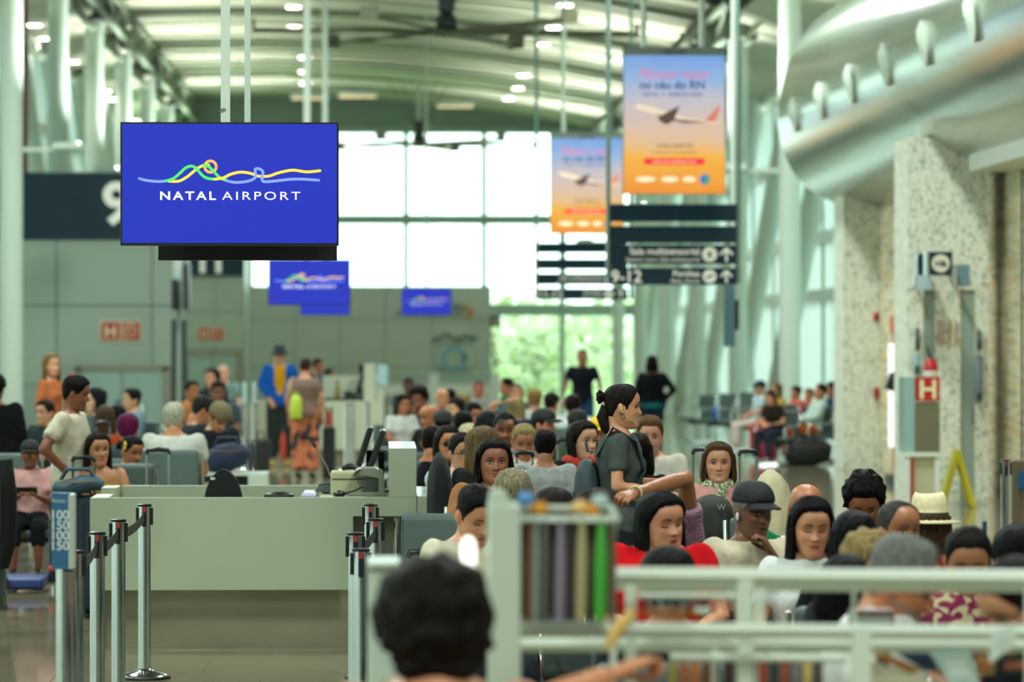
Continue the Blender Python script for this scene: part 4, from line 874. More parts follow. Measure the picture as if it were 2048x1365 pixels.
def duffel(px0, px1, py0, py1, d, lab, col, base=None, name='holdall_bag'):
    x0, x1, z0, z1 = PX(px0, d), PX(px1, d), PZ(py1, d), PZ(py0, d); zc_ = (z0 + z1) / 2; t = thing(name, lab, 'bag', ((x0 + x1) / 2, d, max(0, z0)))
    m = mat('bag_' + col, col, .75, noise=.25, nscale=9, bump=.35)
    h = (z1 - z0) / 2; mb = MB(); n = 14; pts = []; rad = []
    for i in range(n + 1):
        s_ = i / n; e = min(1, math.sin(PI * min(max(s_, .03), .97)) ** .28); pts.append((x0 + (x1 - x0) * s_, d, zc_ - .02 * math.sin(PI * s_ * 2))); rad.append((.17 * e, h * e * (1 + .05 * math.sin(7 * s_))))
    b = mb.tube(pts, rad, 20).build('body', m, t, smooth=60)
    for k in (-1, 1):
        xa = (x0 + x1) / 2; MB().tube([(xa - .12, d - .05 * k, z1 - .02), (xa - .08, d - .07 * k, z1 + .05), (xa + .08, d - .07 * k, z1 + .05), (xa + .12, d - .05 * k, z1 - .02)], .012, 6).build('strap', m, t, smooth=60)
    MB().tube([(x0 + .05, d - .15, zc_ + h * .5), ((x0 + x1) / 2, d - .16, zc_ + h * .42), (x1 - .05, d - .15, zc_ + h * .5)], .006, 6).build('zip', mat('zip_brown', '#7a5a42', .5), t)
    return t
duffel(411, 497, 886, 944, 36, 'navy holdall with brown zip resting on a luggage cart', '#1d2b47')
t = thing('luggage_cart', 'pale metal luggage cart under the navy holdall', 'cart', (PX(500, 36), 36, 0)); d = 36
MB().box(PX(405, d), PX(537, d), d - .2, d + .25, PZ(950, d), PZ(944, d)).build('deck', M_steel, t); MB().box(PX(498, d), PX(537, d), d - .25, d + .2, .1, PZ(948, d)).build('step', M_steel, t)
for q in (415, 530): MB().tube([(PX(q, d), d - .03, .06), (PX(q, d), d + .03, .06)], .06, 14).build('wheel', M_black, t)
for q in (499, 508): MB().cyl((PX(q, d), d + .2, .1), (PX(q, d), d + .25, 1.0), .014, 8).build('handle_tube', M_chrome, t)
MB().box(PX(405, d), PX(500, d), d, d + .1, .08, PZ(950, d)).build('frame', M_dark, t)
duffel(108, 205, 952, 990, 27.15, 'clear blue plastic wrapped bundle on the navy suitcase', '#2f4a58', name='wrapped_bundle')
duffel(1572, 1662, 878, 936, 60, 'black bags heaped on the floor before the far seats', '#101314')
t = thing('luggage_cart', 'blue based luggage cart at the feet of the boy in pink', 'cart', (PX(30, 30), 30, 0)); d = 30
MB().box(PX(-60, d), PX(92, d), d - .25, d + .35, PZ(1172, d), PZ(1152, d)).build('deck', mat('cart_blue', '#2a3d7d', .45), t, bevel=.02); MB().box(PX(25, d), PX(86, d), d - .1, d + .2, .02, PZ(1172, d)).build('frame', M_black, t)
MB().tube([(PX(6, d), d - .28, .075), (PX(6, d), d - .22, .075)], .075, 18).build('wheel', M_black, t); MB().tube([(PX(6, d), d - .285, .075), (PX(6, d), d - .215, .075)], .03, 14).build('hub', M_chrome, t)
MB().cyl((PX(98, d), d + .3, .05), (PX(98, d), d + .3, .55), .03, 10).build('handle_post', M_dark, t); MB().ell((PX(97, d), d + .28, PZ(1141, d)), (.03, .03, .03)).build('red_knob', mat('red_knob', '#c0392b', .4), t)
t = thing('backpack', 'black backpack propped at the picture edge beside the boy in pink', 'backpack', (PX(0, 28), 28, .4)); d = 28
MB().tube([(PX(-10, d), d, .30), (PX(-8, d), d, .5), (PX(-6, d), d, .85), (PX(-8, d), d, 1.08), (PX(-10, d), d, PZ(948, d))], [(.1, .1), (.15, .12), (.145, .13), (.12, .1), (.04, .04)], 16).build('body', mat('bag_black', '#15181a', .75, bump=.3, nscale=12), t, smooth=60); MB().tube([(PX(0, d), d - .12, 1.05), (PX(5, d), d - .14, .8), (PX(3, d), d - .13, .5)], .018, 6).build('strap', MATS['bag_black'], t); MB().ell((PX(2, d), d - .13, PZ(1040, d)), (.02, .01, .02)).build('badge', mat('badge_orange', '#c85a2a', .4), t)
MB().box(PX(-20, d), PX(8, d), d - .05, d + .2, 0.0, .32).build('base_stand', M_dark, t)
# ================================================================== PEOPLE
HROWS = [(-.122, .052, .02, .022), (-.118, .072, .03, .036), (-.108, .082, .04, .047), (-.090, .0865, .05, .056), (-.070, .0845, .062, .0625), (-.050, .0855, .074, .0675),
         (-.030, .0855, .083, .0712), (-.010, .083, .090, .0738), (.010, .0835, .096, .0755), (.030, .0895, .100, .0765), (.050, .091, .101, .0755),
         (.070, .085, .096, .071), (.088, .072, .084, .062), (.102, .053, .064, .048), (.112, .030, .038, .029), (.116, .004, .005, .004)]
def head_rows(lod):
    sub = {2: [2, 2, 3, 4, 5, 5, 5, 5, 4, 3, 3, 2, 2, 2, 2], 1: [1, 1, 2, 2, 3, 3, 3, 3, 2, 2, 2, 1, 1, 1, 1], 0: [1, 1, 1, 1, 1, 1, 2, 1, 1, 1, 1, 1, 1, 1, 1]}[lod]
    R = np.array(HROWS); out = []
    for i in range(len(R) - 1):
        p0, p1, p2, p3 = R[max(i - 1, 0)], R[i], R[i + 1], R[min(i + 2, len(R) - 1)]
        for j in range(sub[i]):
            t = j / sub[i]; out.append(.5 * (2 * p1 + (p2 - p0) * t + (2 * p0 - 5 * p1 + 4 * p2 - p3) * t * t + (3 * p1 - p0 - 3 * p2 + p3) * t ** 3))
    out.append(R[-1]); return np.array(out)
def head_theta(lod):
    nf, nb = {2: (30, 15), 1: (18, 9), 0: (8, 6)}[lod]
    fr = np.linspace(-70, 70, nf * 2 + 1); bk = np.linspace(70, 290, nb * 2 + 1)[1:-1]
    return np.radians(np.concatenate([fr, bk]))
def fdisp(x, z, fem):
    ax = np.abs(x); E = np.exp
    prof = np.clip((.014 - z) / .048, 0, 1) * np.clip((z + .044) / .01, 0, 1)
    nose = (.021 if fem else .025) * E(-(x / (.0085 + .006 * np.clip(-z / .03, 0, 1))) ** 2) * prof
    d = nose + .005 * E(-((ax - .0115) / .006) ** 2 - ((z + .034) / .007) ** 2)
    d += -.0125 * E(-((ax - .031) / .016) ** 2 - ((z - .001) / .010) ** 2)
    d += (.002 if fem else .0045) * E(-((ax - .028) / .02) ** 2 - ((z - .020) / .008) ** 2)
    d += .004 * E(-((ax - .042) / .018) ** 2 - ((z + .028) / .018) ** 2)
    d += .005 * E(-(x / .02) ** 2 - ((z + .058) / .0048) ** 2) + .0055 * E(-(x / .017) ** 2 - ((z + .0705) / .0058) ** 2)
    d += -.004 * E(-(x / .022) ** 2 - ((z + .064) / .0025) ** 2) - .003 * E(-(x / .02) ** 2 - ((z + .083) / .006) ** 2) + .004 * E(-(x / .018) ** 2 - ((z + .1) / .012) ** 2)
    d += -.0025 * E(-((ax - .04) / .01) ** 2 - ((z + .052) / .02) ** 2)
    return d
def head_grid(lod, fem=False, wid=1., jaw=1.):
    R = head_rows(lod); th = head_theta(lod); s, c = np.sin(th), np.cos(th); n = 2.3
    z = R[:, 0][:, None] + 0 * th; jw = 1 + (jaw - 1) * np.clip((-.03 - z) / .06, 0, 1)
    x = R[:, 3][:, None] * wid * jw * np.sign(s) * np.abs(s) ** (2 / n)
    y = np.where(c > 0, -R[:, 1][:, None] * np.abs(c) ** (2 / n), R[:, 2][:, None] * np.abs(c) ** (2 / 2.1))
    y = y - np.where(c > 0, fdisp(x / wid, z, fem) * np.clip(c * 3, 0, 1), 0)
    return x, y, z, th
def grid_faces(nr, nc, o=0):
    f = []
    for i in range(nr - 1):
        for j in range(nc):
            k = (j + 1) % nc; f.append((o + i * nc + j, o + i * nc + k, o + (i + 1) * nc + k, o + (i + 1) * nc + j))
    return f
_fr = np.array(HROWS)
def fsurf(x, z, fem=False, wid=1., jaw=1.):
    f = np.interp(z, _fr[:, 0], _fr[:, 1]); a = np.interp(z, _fr[:, 0], _fr[:, 3]) * wid * (1 + (jaw - 1) * np.clip((-.03 - z) / .06, 0, 1)); n = 2.3
    q = np.clip(1 - np.abs(x / a) ** n, 0, 1); return -(f * q ** (1 / n)) - fdisp(x / wid, z, fem)
HL_A = np.radians([0, 22, 42, 58, 70, 78, 86, 100, 118, 140, 180]); HL_Z = np.array([.074, .075, .066, .036, .004, -.022, .004, .006, -.03, -.064, -.07])
def hairline(th, lift=0., nape=0.):
    t = np.abs((th + PI) % (2 * PI) - PI); return np.interp(t, HL_A, HL_Z) - nape * np.clip((t - 1.6) / .6, 0, 1) + lift * np.clip(np.cos(t) * 1.5, 0, 1)
def sstep(x): x = np.clip(x, 0, 1); return x * x * (3 - 2 * x)
def n3(p, k, seed):
    a = np.random.RandomState(seed).uniform(0, 6.28, 9)
    return (np.sin(p[..., 0] * k + a[0] + 1.3 * np.sin(p[..., 1] * k * .7 + a[1])) + np.sin(p[..., 1] * k * 1.1 + a[2] + 1.2 * np.sin(p[..., 2] * k * .8 + a[3])) + np.sin(p[..., 2] * k * .9 + a[4] + 1.1 * np.sin(p[..., 0] * k * .75 + a[5]))) / 3

def hair_mat(col):
    c = rgb(col); key = 'hair_' + str(col)
    if key in MATS: return MATS[key]
    m_ = ramp_mat(key, 'noise', [(.3, tuple(x * .45 for x in c)), (.55, c), (.78, tuple(min(1, x * 1.5 + .006) for x in c))], rough=.5, scale=7, stretch=(14, 14, 1.2), bump=.5); m_.node_tree.nodes['Principled BSDF'].inputs['Specular IOR Level'].default_value = .07; return m_
def skin_material():
    if 'skin' in MATS: return MATS['skin']
    m = bpy.data.materials.new('skin'); m.use_nodes = True; MATS['skin'] = m; n = m.node_tree.nodes; l = m.node_tree.links; b = n['Principled BSDF']
    a = n.new('ShaderNodeAttribute'); a.attribute_name = 'Col'; l.new(a.outputs['Color'], b.inputs['Base Color']); b.inputs['Roughness'].default_value = .46
    return m
def cloth(c):
    """c: hex colour or the name of a patterned cloth"""
    if c.startswith('#'): return mat('cloth_' + c, c, .85, noise=.12, nscale=14, bump=.55, spec=.1)
    if c in MATS: return MATS[c]
    if c == 'check': return ramp_mat(c, 'checker', [(0, '#b58ba0'), (1, '#5c3a50')], rough=.8, scale=150)
    if c == 'stripe': return ramp_mat(c, 'wave_x', [(.2, '#5d4a42'), (.5, '#a8846f'), (.8, '#6d5850')], rough=.8, scale=9, distort=.6)
    if c == 'tropic': return ramp_mat(c, 'noise', [(.44, '#c9744f'), (.5, '#b06247'), (.56, '#1f2a2b')], rough=.8, scale=6, detail=1.5)
    if c == 'floral': return ramp_mat(c, 'noise', [(.45, '#7d1440'), (.53, '#8f1d4a'), (.57, '#cdbb93')], rough=.8, scale=17, detail=1, distort=1.5)
    if c == 'redprint': return ramp_mat(c, 'noise', [(.42, '#d8d0c4'), (.5, '#b5402e'), (.6, '#c9c4b8')], rough=.8, scale=22, detail=1)
    if c == 'scarf': return ramp_mat(c, 'noise', [(.42, '#5f6a4a'), (.5, '#9aa37d'), (.58, '#c3c9a4')], rough=.85, scale=60, detail=1)
    if c == 'jersey': return ramp_mat(c, 'noise', [(.4, '#c9cfc6'), (.6, '#d6dcd2')], rough=.7, scale=8)

# ---- remesh in one batch
JOBS = []
def job(mb, voxel, smooth): JOBS.append((mb, voxel, smooth)); return len(JOBS) - 1
def run_jobs():
    tmp = []
    for mb, vx, sm in JOBS:
        me = bpy.data.meshes.new('t'); me.from_pydata(mb.v, [], mb.f)
        b = bmesh.new(); b.from_mesh(me); bmesh.ops.recalc_face_normals(b, faces=b.faces); b.to_mesh(me); b.free()
        o = bpy.data.objects.new('t', me); COL.objects.link(o)
        r = o.modifiers.new('r', 'REMESH'); r.mode = 'VOXEL'; r.voxel_size = vx
        if sm: s_ = o.modifiers.new('s', 'SMOOTH'); s_.factor = .5; s_.iterations = sm
        tmp.append(o)
    dg = bpy.context.evaluated_depsgraph_get(); out = []
    for o in tmp:
        me = o.evaluated_get(dg).to_mesh(); n = len(me.vertices); co = np.empty(n * 3); me.vertices.foreach_get('co', co)
        nl = len(me.loops); li = np.empty(nl, dtype=np.int64); me.loops.foreach_get('vertex_index', li); ls = np.empty(len(me.polygons), dtype=np.int64); me.polygons.foreach_get('loop_total', ls)
        f = []; k = 0; lil = li.tolist()
        for t in ls.tolist(): f.append(tuple(lil[k:k + t])); k += t
        no = np.empty(n * 3); me.vertices.foreach_get('normal', no)
        out.append((co.reshape(-1, 3).copy(), f, no.reshape(-1, 3).copy())); o.evaluated_get(dg).to_mesh_clear()
    for o in tmp: me = o.data; bpy.data.objects.remove(o); bpy.data.meshes.remove(me)
    JOBS.clear(); return out

def hand_mb(curl):
    mb = MB(); mb.tube([(-.02, 0, 0), (0, 0, 0), (.03, 0, 0), (.07, 0, 0), (.092, 0, -.002)], [(.024, .019), (.026, .018), (.036, .016), (.042, .014), (.04, .011)], 12)
    for y, L, r in ((.032, .070, .0092), (.011, .078, .0095), (-.011, .072, .0092), (-.031, .056, .0082)):
        p = Vector((.086, y, 0)); a = curl * .5; pts = [Vector((.06, y * .9, 0)), p]; rad = [r, r * 1.05]
        for k, (fr, dc_) in enumerate(((.45, 0), (.3, 1.05), (.25, .8))):
            a += curl * dc_; p = p + Vector((math.cos(a), 0, -math.sin(a))) * L * fr; pts.append(p.copy()); rad.append(r * (1 - .09 * (k + 1)))
        mb.tube(pts, rad, 8); mb.ell(pts[-1], rad[-1], 8, 6)
    k = min(1, curl)
    pts = [(.012, .018, -.004), (.034, .040, -.012), (.062, .052 - .02 * k, -.02 - .014 * k), (.086, .052 - .034 * k, -.026 - .02 * k)]
    mb.tube(pts, [.014, .0125, .0105, .0085], 8); mb.ell(pts[-1], .0085, 8, 6)
    return mb
for v_ in (.0105, .0068, .0045):
    job(hand_mb(.35), v_, 2); job(hand_mb(1.15), v_, 2)
HANDS = run_jobs()

def rotx(a): return Matrix.Rotation(a, 3, 'X')
def rotz(a): return Matrix.Rotation(a, 3, 'Z')
PEOPLE = []
def person(label, px, top, d, yaw=0, pose='sit', **k):
    s = dict(label=label, px=px, top=top, d=d, yaw=math.radians(yaw), pose=pose, hy=0, hp=0, hr=0, hair=('short', '#15110f'), skin='#9a6b4f', shirt='#8c8f8a', sleeve='short', pants='#23272d',
             fem=False, girth=1., beard=0, hat=None, specs=None, eyes='open', arms={}, lean=0, extra=None, wid=1., jaw=1., top_z=None, group=None, hand=0, shoes='#1c1c1c', seat=True, mouth=0)
    s.update(k); PEOPLE.append(s); return s

def pose_joints(s):
    sit = s['pose'] == 'sit'; H = .54 if sit else .93
    J = {}
    lean = math.radians(s['lean']); RL = rotx(lean)           # positive leans forward (towards -Y)
    def up(p):
        v = Vector(p) - Vector((0, 0, H)); return Vector((0, 0, H)) + rotx(lean) @ v
    sh = .155 if s['fem'] else .178
    J['H'] = H; J['up'] = up
    J['nb'] = up((0, .012, H + .462 + s.get('neck', 0 if sit else .022))); g = s['girth']
    for q, sg in (('a', 1), ('b', -1)):
        J['sh' + q] = up((sg * sh * (.6 + .4 * g), .008, H + .43))
        if q in s['arms']:
            e, w = s['arms'][q]; J['el' + q] = up((e[0], e[1], H + e[2])); J['wr' + q] = up((w[0], w[1], H + w[2]))
        elif sit: J['el' + q] = up((sg * (.215 * (.5 + .5 * g)), -.06, H + .19)); J['wr' + q] = Vector((sg * .08, -.27, .67))
        else: J['el' + q] = up((sg * .225 * (.5 + .5 * g), .02, H + .19)); J['wr' + q] = up((sg * .235, -.05, H - .06))
        J['hip' + q] = Vector((sg * .085, 0, H))
        if sit: J['kn' + q] = Vector((sg * .11, -.43, .5)); J['an' + q] = Vector((sg * .11, -.42, .1))
        else:
            st = .09 if s.get('walk') and sg > 0 else (-.06 if s.get('walk') else 0)
            J['kn' + q] = Vector((sg * .095, -.015 - st, .49)); J['an' + q] = Vector((sg * .1, .02 - st * 2, .09))
    R = RL @ rotz(math.radians(s['hy'])) @ rotx(math.radians(s['hp'])) @ Matrix.Rotation(math.radians(s['hr']), 3, 'Y')
    J['hR'] = R; J['piv'] = J['nb'] + RL @ Vector((0, 0, .035)); J['hc'] = J['piv'] + R @ Vector((0, -.022, .1))
    return J
def torso_rings(s, J, inf=0., zmin=-.1, zmax=.52, loose=0.):
    fem = s['fem']; g = s['girth']
    T = [(-.12, .13, .095), (-.06, .16 + .012 * fem, .115), (0, .168 + .012 * fem, .118), (.10, .145 - .012 * fem, .102), (.17, .142 - .014 * fem, .1), (.26, .155 - .01 * fem, .108), (.36, .165 - .014 * fem, .112), (.41, .162 - .014 * fem, .1), (.445, .142, .086), (.468, .104, .072), (.49, .07, .063), (.525, .056, .055)]
    pts = []; rad = []
    for z, rx, ry in T:
        if z < zmin - 1e-6 or z > zmax + 1e-6: continue
        gg = g if z < .4 else 1 + (g - 1) * .4
        pts.append(J['up']((0, .0 if z < .3 else .01, J['H'] + z))); rad.append((rx * gg + inf + loose * (z < .3), ry * gg * (1 + .25 * (g - 1)) + inf + loose * (z < .3)))
    return pts, rad
def ell_loft(mb, pts, rad, R=None, n=18):
    """rings in the local xy plane (rx, ry)"""
    v = []; R = R or Matrix.Identity(3)
    for p, (rx, ry) in zip(pts, rad):
        for j in range(n):
            a = 2 * PI * j / n; v.append(Vector(p) + R @ Vector((rx * math.cos(a), ry * math.sin(a), 0)))
    k = len(pts); f = grid_faces(k, n) + [tuple(reversed(range(n))), tuple(range((k - 1) * n, k * n))]
    mb.add(v, f)

def prep(s):
    """solve size and place from the sight line, queue the remesh jobs"""
    J = pose_joints(s); s['J'] = J
    hat = {'cap': .014, 'bucket': .03, 'panama': .045, None: .0}.get((s['hat'] or (None,))[0], .012)
    st = s['hair'][0]; hat += {'afro': .05, 'curly': .03, 'full': .022, 'long': .014, 'bob': .014, 'short': .014, 'tied': .008, 'bun': .008}.get(st, 0) if s['hat'] is None else 0
    toploc = J['hc'] + J['hR'] @ Vector((0, 0, .116 + hat)); zt = max(toploc.z, (J['hc'] + J['hR'] @ Vector((0, .06, .085 + hat))).z)
    Zt = PZ(s['top'], s['d']); sc = s.get('scale') or Zt / zt
    s['sc'] = sc; s['dz'] = Zt - zt * sc if s.get('scale') else 0.
    Rz = rotz(s['yaw']); hw = P(s['px'], s['top'], s['d']); off = Rz @ (J['hc'] * sc)
    s['loc'] = Vector((hw.x - off.x, s['d'] - off.y, s['dz']))
    for q, (ep, wq) in s.get('arms_px', {}).items():
        J['el' + q] = Rz.transposed() @ (P(*ep) - s['loc']) / sc; J['wr' + q] = Rz.transposed() @ (P(*wq) - s['loc']) / sc
    d = s['d']; s['lod'] = 2 if d < 27 else (1 if d < 43 else 0)
    vx = {2: .0155, 1: .022, 0: .028}[s['lod']] ; ivx = vx * 1.15
    g = s['girth']; ag = 1 + (g - 1) * .6; fem = s['fem']; ra = (.043 if fem else .05) * ag
    # skin body
    mb = MB(); p, r = torso_rings(s, J); ell_loft(mb, p, [(a - .006, b - .006) for a, b in r])
    mb.tube([J['nb'] + Vector((0, .0, -.06)), J['nb'], J['piv'] + J['hR'] @ Vector((0, .012, .01)), J['piv'] + J['hR'] @ Vector((0, .018, .06))], [.066, .061 if not fem else .052, .057 if not fem else .048, .052], 14)
    for q in 'ab':
        mb.tube([J['sh' + q], J['sh' + q].lerp(J['el' + q], .3), J['el' + q], J['el' + q].lerp(J['wr' + q], .3), J['wr' + q]], [ra * .98, ra * .98, ra * .78, ra * .8, ra * .52], 12); mb.ell(J['sh' + q], ra * .98, 10, 8); mb.ell(J['el' + q], ra * .8, 10, 8)
        mb.tube([J['hip' + q], J['kn' + q], J['kn' + q].lerp(J['an' + q], .3), J['an' + q]], [.082 * ag, .055, .054, .038], 12); mb.ell(J['kn' + q], .056, 10, 8)
    s['j_body'] = job(mb, vx, 3)
    # shirt
    mb = MB(); inf = .012; sl = s['sleeve']; p, r = torso_rings(s, J, inf, zmin=-.12 if s['pose'] != 'sit' else -.06, zmax=.469 if sl != 'none' else .42, loose=.008 if not fem else .003); ell_loft(mb, p, r)
    if fem:
        for sg in (-1, 1): mb.ell(J['up']((sg * .07, -.085 * (.7 + .3 * g), J['H'] + .3)), (.062 * ag, .055 * ag, .062 * ag), 12, 8)
    for q in 'ab':
        S_, E_, W_ = J['sh' + q], J['el' + q], J['wr' + q]
        if sl == 'short': mb.tube([S_, S_.lerp(E_, .35), S_.lerp(E_, .68)], [ra * 1.24, ra * 1.24, ra * 1.28], 14); mb.ell(S_, ra * 1.22, 12, 8)
        elif sl == 'long': mb.tube([S_, S_.lerp(E_, .35), E_, E_.lerp(W_, .4), E_.lerp(W_, .93)], [ra * 1.22, ra * 1.2, ra * 1.08, ra * 1.05, ra * .8], 14); mb.ell(S_, ra * 1.22, 12, 8); mb.ell(E_, ra * 1.08, 10, 8)
        else: mb.tube([J['up']((.09 if q == 'a' else -.09, -.08, J['H'] + .36)), J['up']((.1 if q == 'a' else -.1, .0, J['H'] + .478)), J['up']((.09 if q == 'a' else -.09, .1, J['H'] + .36))], .016, 8)
    s['j_shirt'] = job(mb, ivx, 3)
    # trousers
    mb = MB(); p, r = torso_rings(s, J, .014, zmin=-.12, zmax=.10); ell_loft(mb, p, r)
    fl_ = s.get('flare', 0)
    for q in 'ab': mb.tube([J['hip' + q], J['hip' + q].lerp(J['kn' + q], .5), J['kn' + q], J['kn' + q].lerp(J['an' + q], .5), J['kn' + q].lerp(J['an' + q], .95 if not s.get('shorts') else .12)], [.1 * ag, .092 * ag * (1 + fl_ * .3), .074 * (1 + fl_), .068 * (1 + fl_), .062 * (1 + fl_)], 14); mb.ell(J['kn' + q], .076, 10, 8)
    s['j_pants'] = job(mb, ivx * 1.1, 2)

def obj_from(name, v, f, mats, parent, smooth=True, cols=None, mi=None):
    me = bpy.data.meshes.new(name); me.from_pydata(np.asarray(v).tolist() if not isinstance(v, list) else v, [], f)
    for m in (mats if isinstance(mats, list) else [mats]): me.materials.append(m)
    if smooth: me.polygons.foreach_set('use_smooth', [True] * len(me.polygons))
    if mi is not None: me.polygons.foreach_set('material_index', mi)
    if cols is not None:
        a = me.attributes.new('Col', 'FLOAT_COLOR', 'POINT'); a.data.foreach_set('color', np.concatenate([cols, np.ones((len(cols), 1))], 1).astype(np.float32).ravel())
    o = bpy.data.objects.new(name, me); COL.objects.link(o); o.parent = parent; return o

def strip_quad(pts_top, pts_bot, fem, wid, jaw, off):
    v = []; f = []
    for i, (a, b) in enumerate(zip(pts_top, pts_bot)):
        for (x, z) in (a, b): v.append((x, float(fsurf(np.array(x), np.array(z), fem, wid, jaw)) - off, z))
        if i: f.append((2 * i - 2, 2 * i - 1, 2 * i + 1, 2 * i))
    return v, f

def finish(s, RES):
    J = s['J']; lod = s['lod']; fem = s['fem']; wid, jaw = s['wid'], s['jaw']; sk = np.array(rgb(s['skin'])) * np.array([1.13, .97, .88]); hcol = np.array(rgb(s['hair'][1])); R = np.array(J['hR']); hc = np.array(J['hc'])
    seed = abs(hash(s['label'])) % 10000 if False else sum(ord(c) * (i + 1) for i, c in enumerate(s['label'])) % 10000
    V = []; Fc = []; C = []
    def put(v, f, c):
        o = sum(len(x) for x in V); V.append(np.asarray(v, float)); C.append(np.broadcast_to(np.asarray(c, float), (len(v), 3))); Fc.extend([tuple(i + o for i in q) for q in f])
    bv, bf, bn = RES[s['j_body']]; put(bv, bf, sk)
    # head
    x, y, z, th = head_grid(lod, fem, wid, jaw); nr, nc = x.shape; hv = np.stack([x, y, z], -1).reshape(-1, 3)
    lipc = sk * np.array([.86, .5, .5]) if fem else sk * np.array([.85, .62, .6])
    if s['mouth'] == 2: lipc = np.array([.35, .04, .05])
    X, Z, Y = hv[:, 0], hv[:, 2], hv[:, 1]; front = Y < -.05
    col = np.tile(sk, (len(hv), 1)); lw = np.clip(1.25 - (X / .021) ** 2 - ((Z + .0645) / .0095) ** 2, 0, 1)[:, None] * front[:, None]; col = col * (1 - lw) + lipc * lw
    bl = .35 * np.exp(-((np.abs(X) - .042) / .02) ** 2 - ((Z + .03) / .018) ** 2)[:, None] * front[:, None]; col = col * (1 - bl) + sk * np.array([1.08, .84, .8]) * bl
    if s['beard']:
        bw = (s['beard'] * np.clip((-.036 - Z) / .012, 0, 1) * (Y < .02) * (1 - lw[:, 0]) * np.clip(np.abs(X) / .02 + (Z < -.05), 0, 1))[:, None]; col = col * (1 - bw) + (hcol * .9 + .01) * bw
    st = s['hair'][0]; thg = np.broadcast_to(th, (nr, nc)).reshape(-1); lift = s.get('recede', 0)
    sd = (Z - hairline(thg, lift, s.get('nape', 0))) / .012
    if st not in ('bald',): cw = np.clip(sd, 0, 1)[:, None]; cw = cw * (.75 if st == 'buzz' else 1); col = col * (1 - cw) + hcol * cw
    hf = grid_faces(nr, nc) + [tuple(reversed(range(nc)))]
    put(hv @ R.T + hc, hf, col)
    for sg in (-1, 1):     # ears
        e = MB(); e.ell((sg * .0765 * wid, .012, -.008), (.009, .019, .031), 8, 6, Matrix.Rotation(sg * -.35, 3, 'Z')); e.ell((sg * .073 * wid, .006, -.03), (.007, .012, .012), 8, 4)
        put(np.array(e.v) @ R.T + hc, e.f, sk * np.array([1.02, .9, .88]))
    if lod >= 1:
        kw = (fem, wid, jaw); n = 7
        for sg in (-1, 1):
            cx = sg * .031 * wid; us = np.linspace(-1, 1, n)
            if s['eyes'] == 'open':
                upz = [(cx + .0165 * u, .0005 + .0064 * (1 - u * u) ** .8) for u in us]; loz = [(cx + .0165 * u, .0005 - .0046 * (1 - u * u)) for u in us]
                v, f = strip_quad(upz, loz, *kw, .0035); put(np.array(v) @ R.T + hc, f, (.42, .4, .37))
                gz = s.get('gaze', 0) * .005; a = [(cx + gz + .0068 * math.cos(q * PI / 5), max(-.004, min(.0066, .0012 + .0068 * math.sin(q * PI / 5)))) for q in range(10)]
                v = [(p_[0], float(fsurf(np.array(p_[0]), np.array(p_[1]), *kw)) - .0046, p_[1]) for p_ in a]; put(np.array(v) @ R.T + hc, [tuple(range(10))], (.018, .012, .01))
                ll = [(a_, b_ + .004) for a_, b_ in upz]; v, f = strip_quad(ll, upz, *kw, .0042); put(np.array(v) @ R.T + hc, f, (.02, .015, .012) if fem else sk * .25)
            else:
                lw_ = [(cx + .0145 * u, -.0035 - .003 * (1 - u * u)) for u in us]; v, f = strip_quad([(a_, b_ + .0045) for a_, b_ in lw_], lw_, *kw, .003); put(np.array(v) @ R.T + hc, f, (.02, .015, .012))
                cr_ = [(cx + .0145 * u, .006 + .0035 * (1 - u * u)) for u in us]; v, f = strip_quad([(a_, b_ + .0016) for a_, b_ in cr_], cr_, *kw, .002); put(np.array(v) @ R.T + hc, f, sk * .55)
            bz = [(sg * (.013 + .036 * (u + 1) / 2) * wid, .0195 + .005 * math.sin((u + 1) / 2 * PI * .8) - .002 * (u > .6)) for u in us]; bt = .0068 if fem else .0095
            bc = np.minimum(hcol, .05) if max(hcol) > .05 else hcol
            v, f = strip_quad([(a_, b_ + bt * (1 - .5 * max(0, u))) for (a_, b_), u in zip(bz, us)], bz, *kw, .0052); put(np.array(v) @ R.T + hc, f, bc * .9 + sk * .1)
        op = {0: .0016, 1: .009, 2: .0016}[s['mouth']]; us = np.linspace(-1, 1, 9)
        v, f = strip_quad([(.021 * u, -.0635 + op * .5 * (1 - u * u) - .0015 * abs(u)) for u in us], [(.021 * u, -.0648 - op * .6 * (1 - u * u) - .0015 * abs(u)) for u in us], *kw, .0016); put(np.array(v) @ R.T + hc, f, sk * .16)
        for sg in (-1, 1):
            a = [(sg * .0075 + .0032 * math.cos(q * PI / 4), -.0405 + .0018 * math.sin(q * PI / 4)) for q in range(8)]; v = [(p_[0], float(fsurf(np.array(p_[0]), np.array(p_[1]), *kw)) - .0012, p_[1]) for p_ in a]; put(np.array(v) @ R.T + hc, [tuple(range(8))], sk * .22)
    # hands
    for q, sg in (('a', 1), ('b', -1)):
        W_, E_ = J['wr' + q], J['el' + q]; u = (W_ - E_).normalized(); ref = Vector(s.get('palm_' + q, (sg * .3, -.2, 1)) ); zz = ref - u * ref.dot(u); zz = zz.normalized() if zz.length > 1e-4 else Vector((1, 0, 0)); yy = zz.cross(u)
        if sg > 0: yy = -yy
        hv_, hf_, _ = HANDS[lod * 2 + (s['hand'] if not isinstance(s['hand'], dict) else s['hand'].get(q, 0))]
        M = np.array([u, yy, zz]); k = .92 if fem else 1.02; put(hv_ @ M * k + np.array(W_ + u * .012), [tuple(reversed(t)) for t in hf_] if sg > 0 else hf_, sk * np.array([1.0, .95, .93]))
    body = obj_from('person', np.concatenate(V), Fc, skin_material(), None, cols=np.concatenate(C))
    body.location = s['loc']; body.rotation_euler = (0, 0, s['yaw']); body.scale = (s['sc'],) * 3
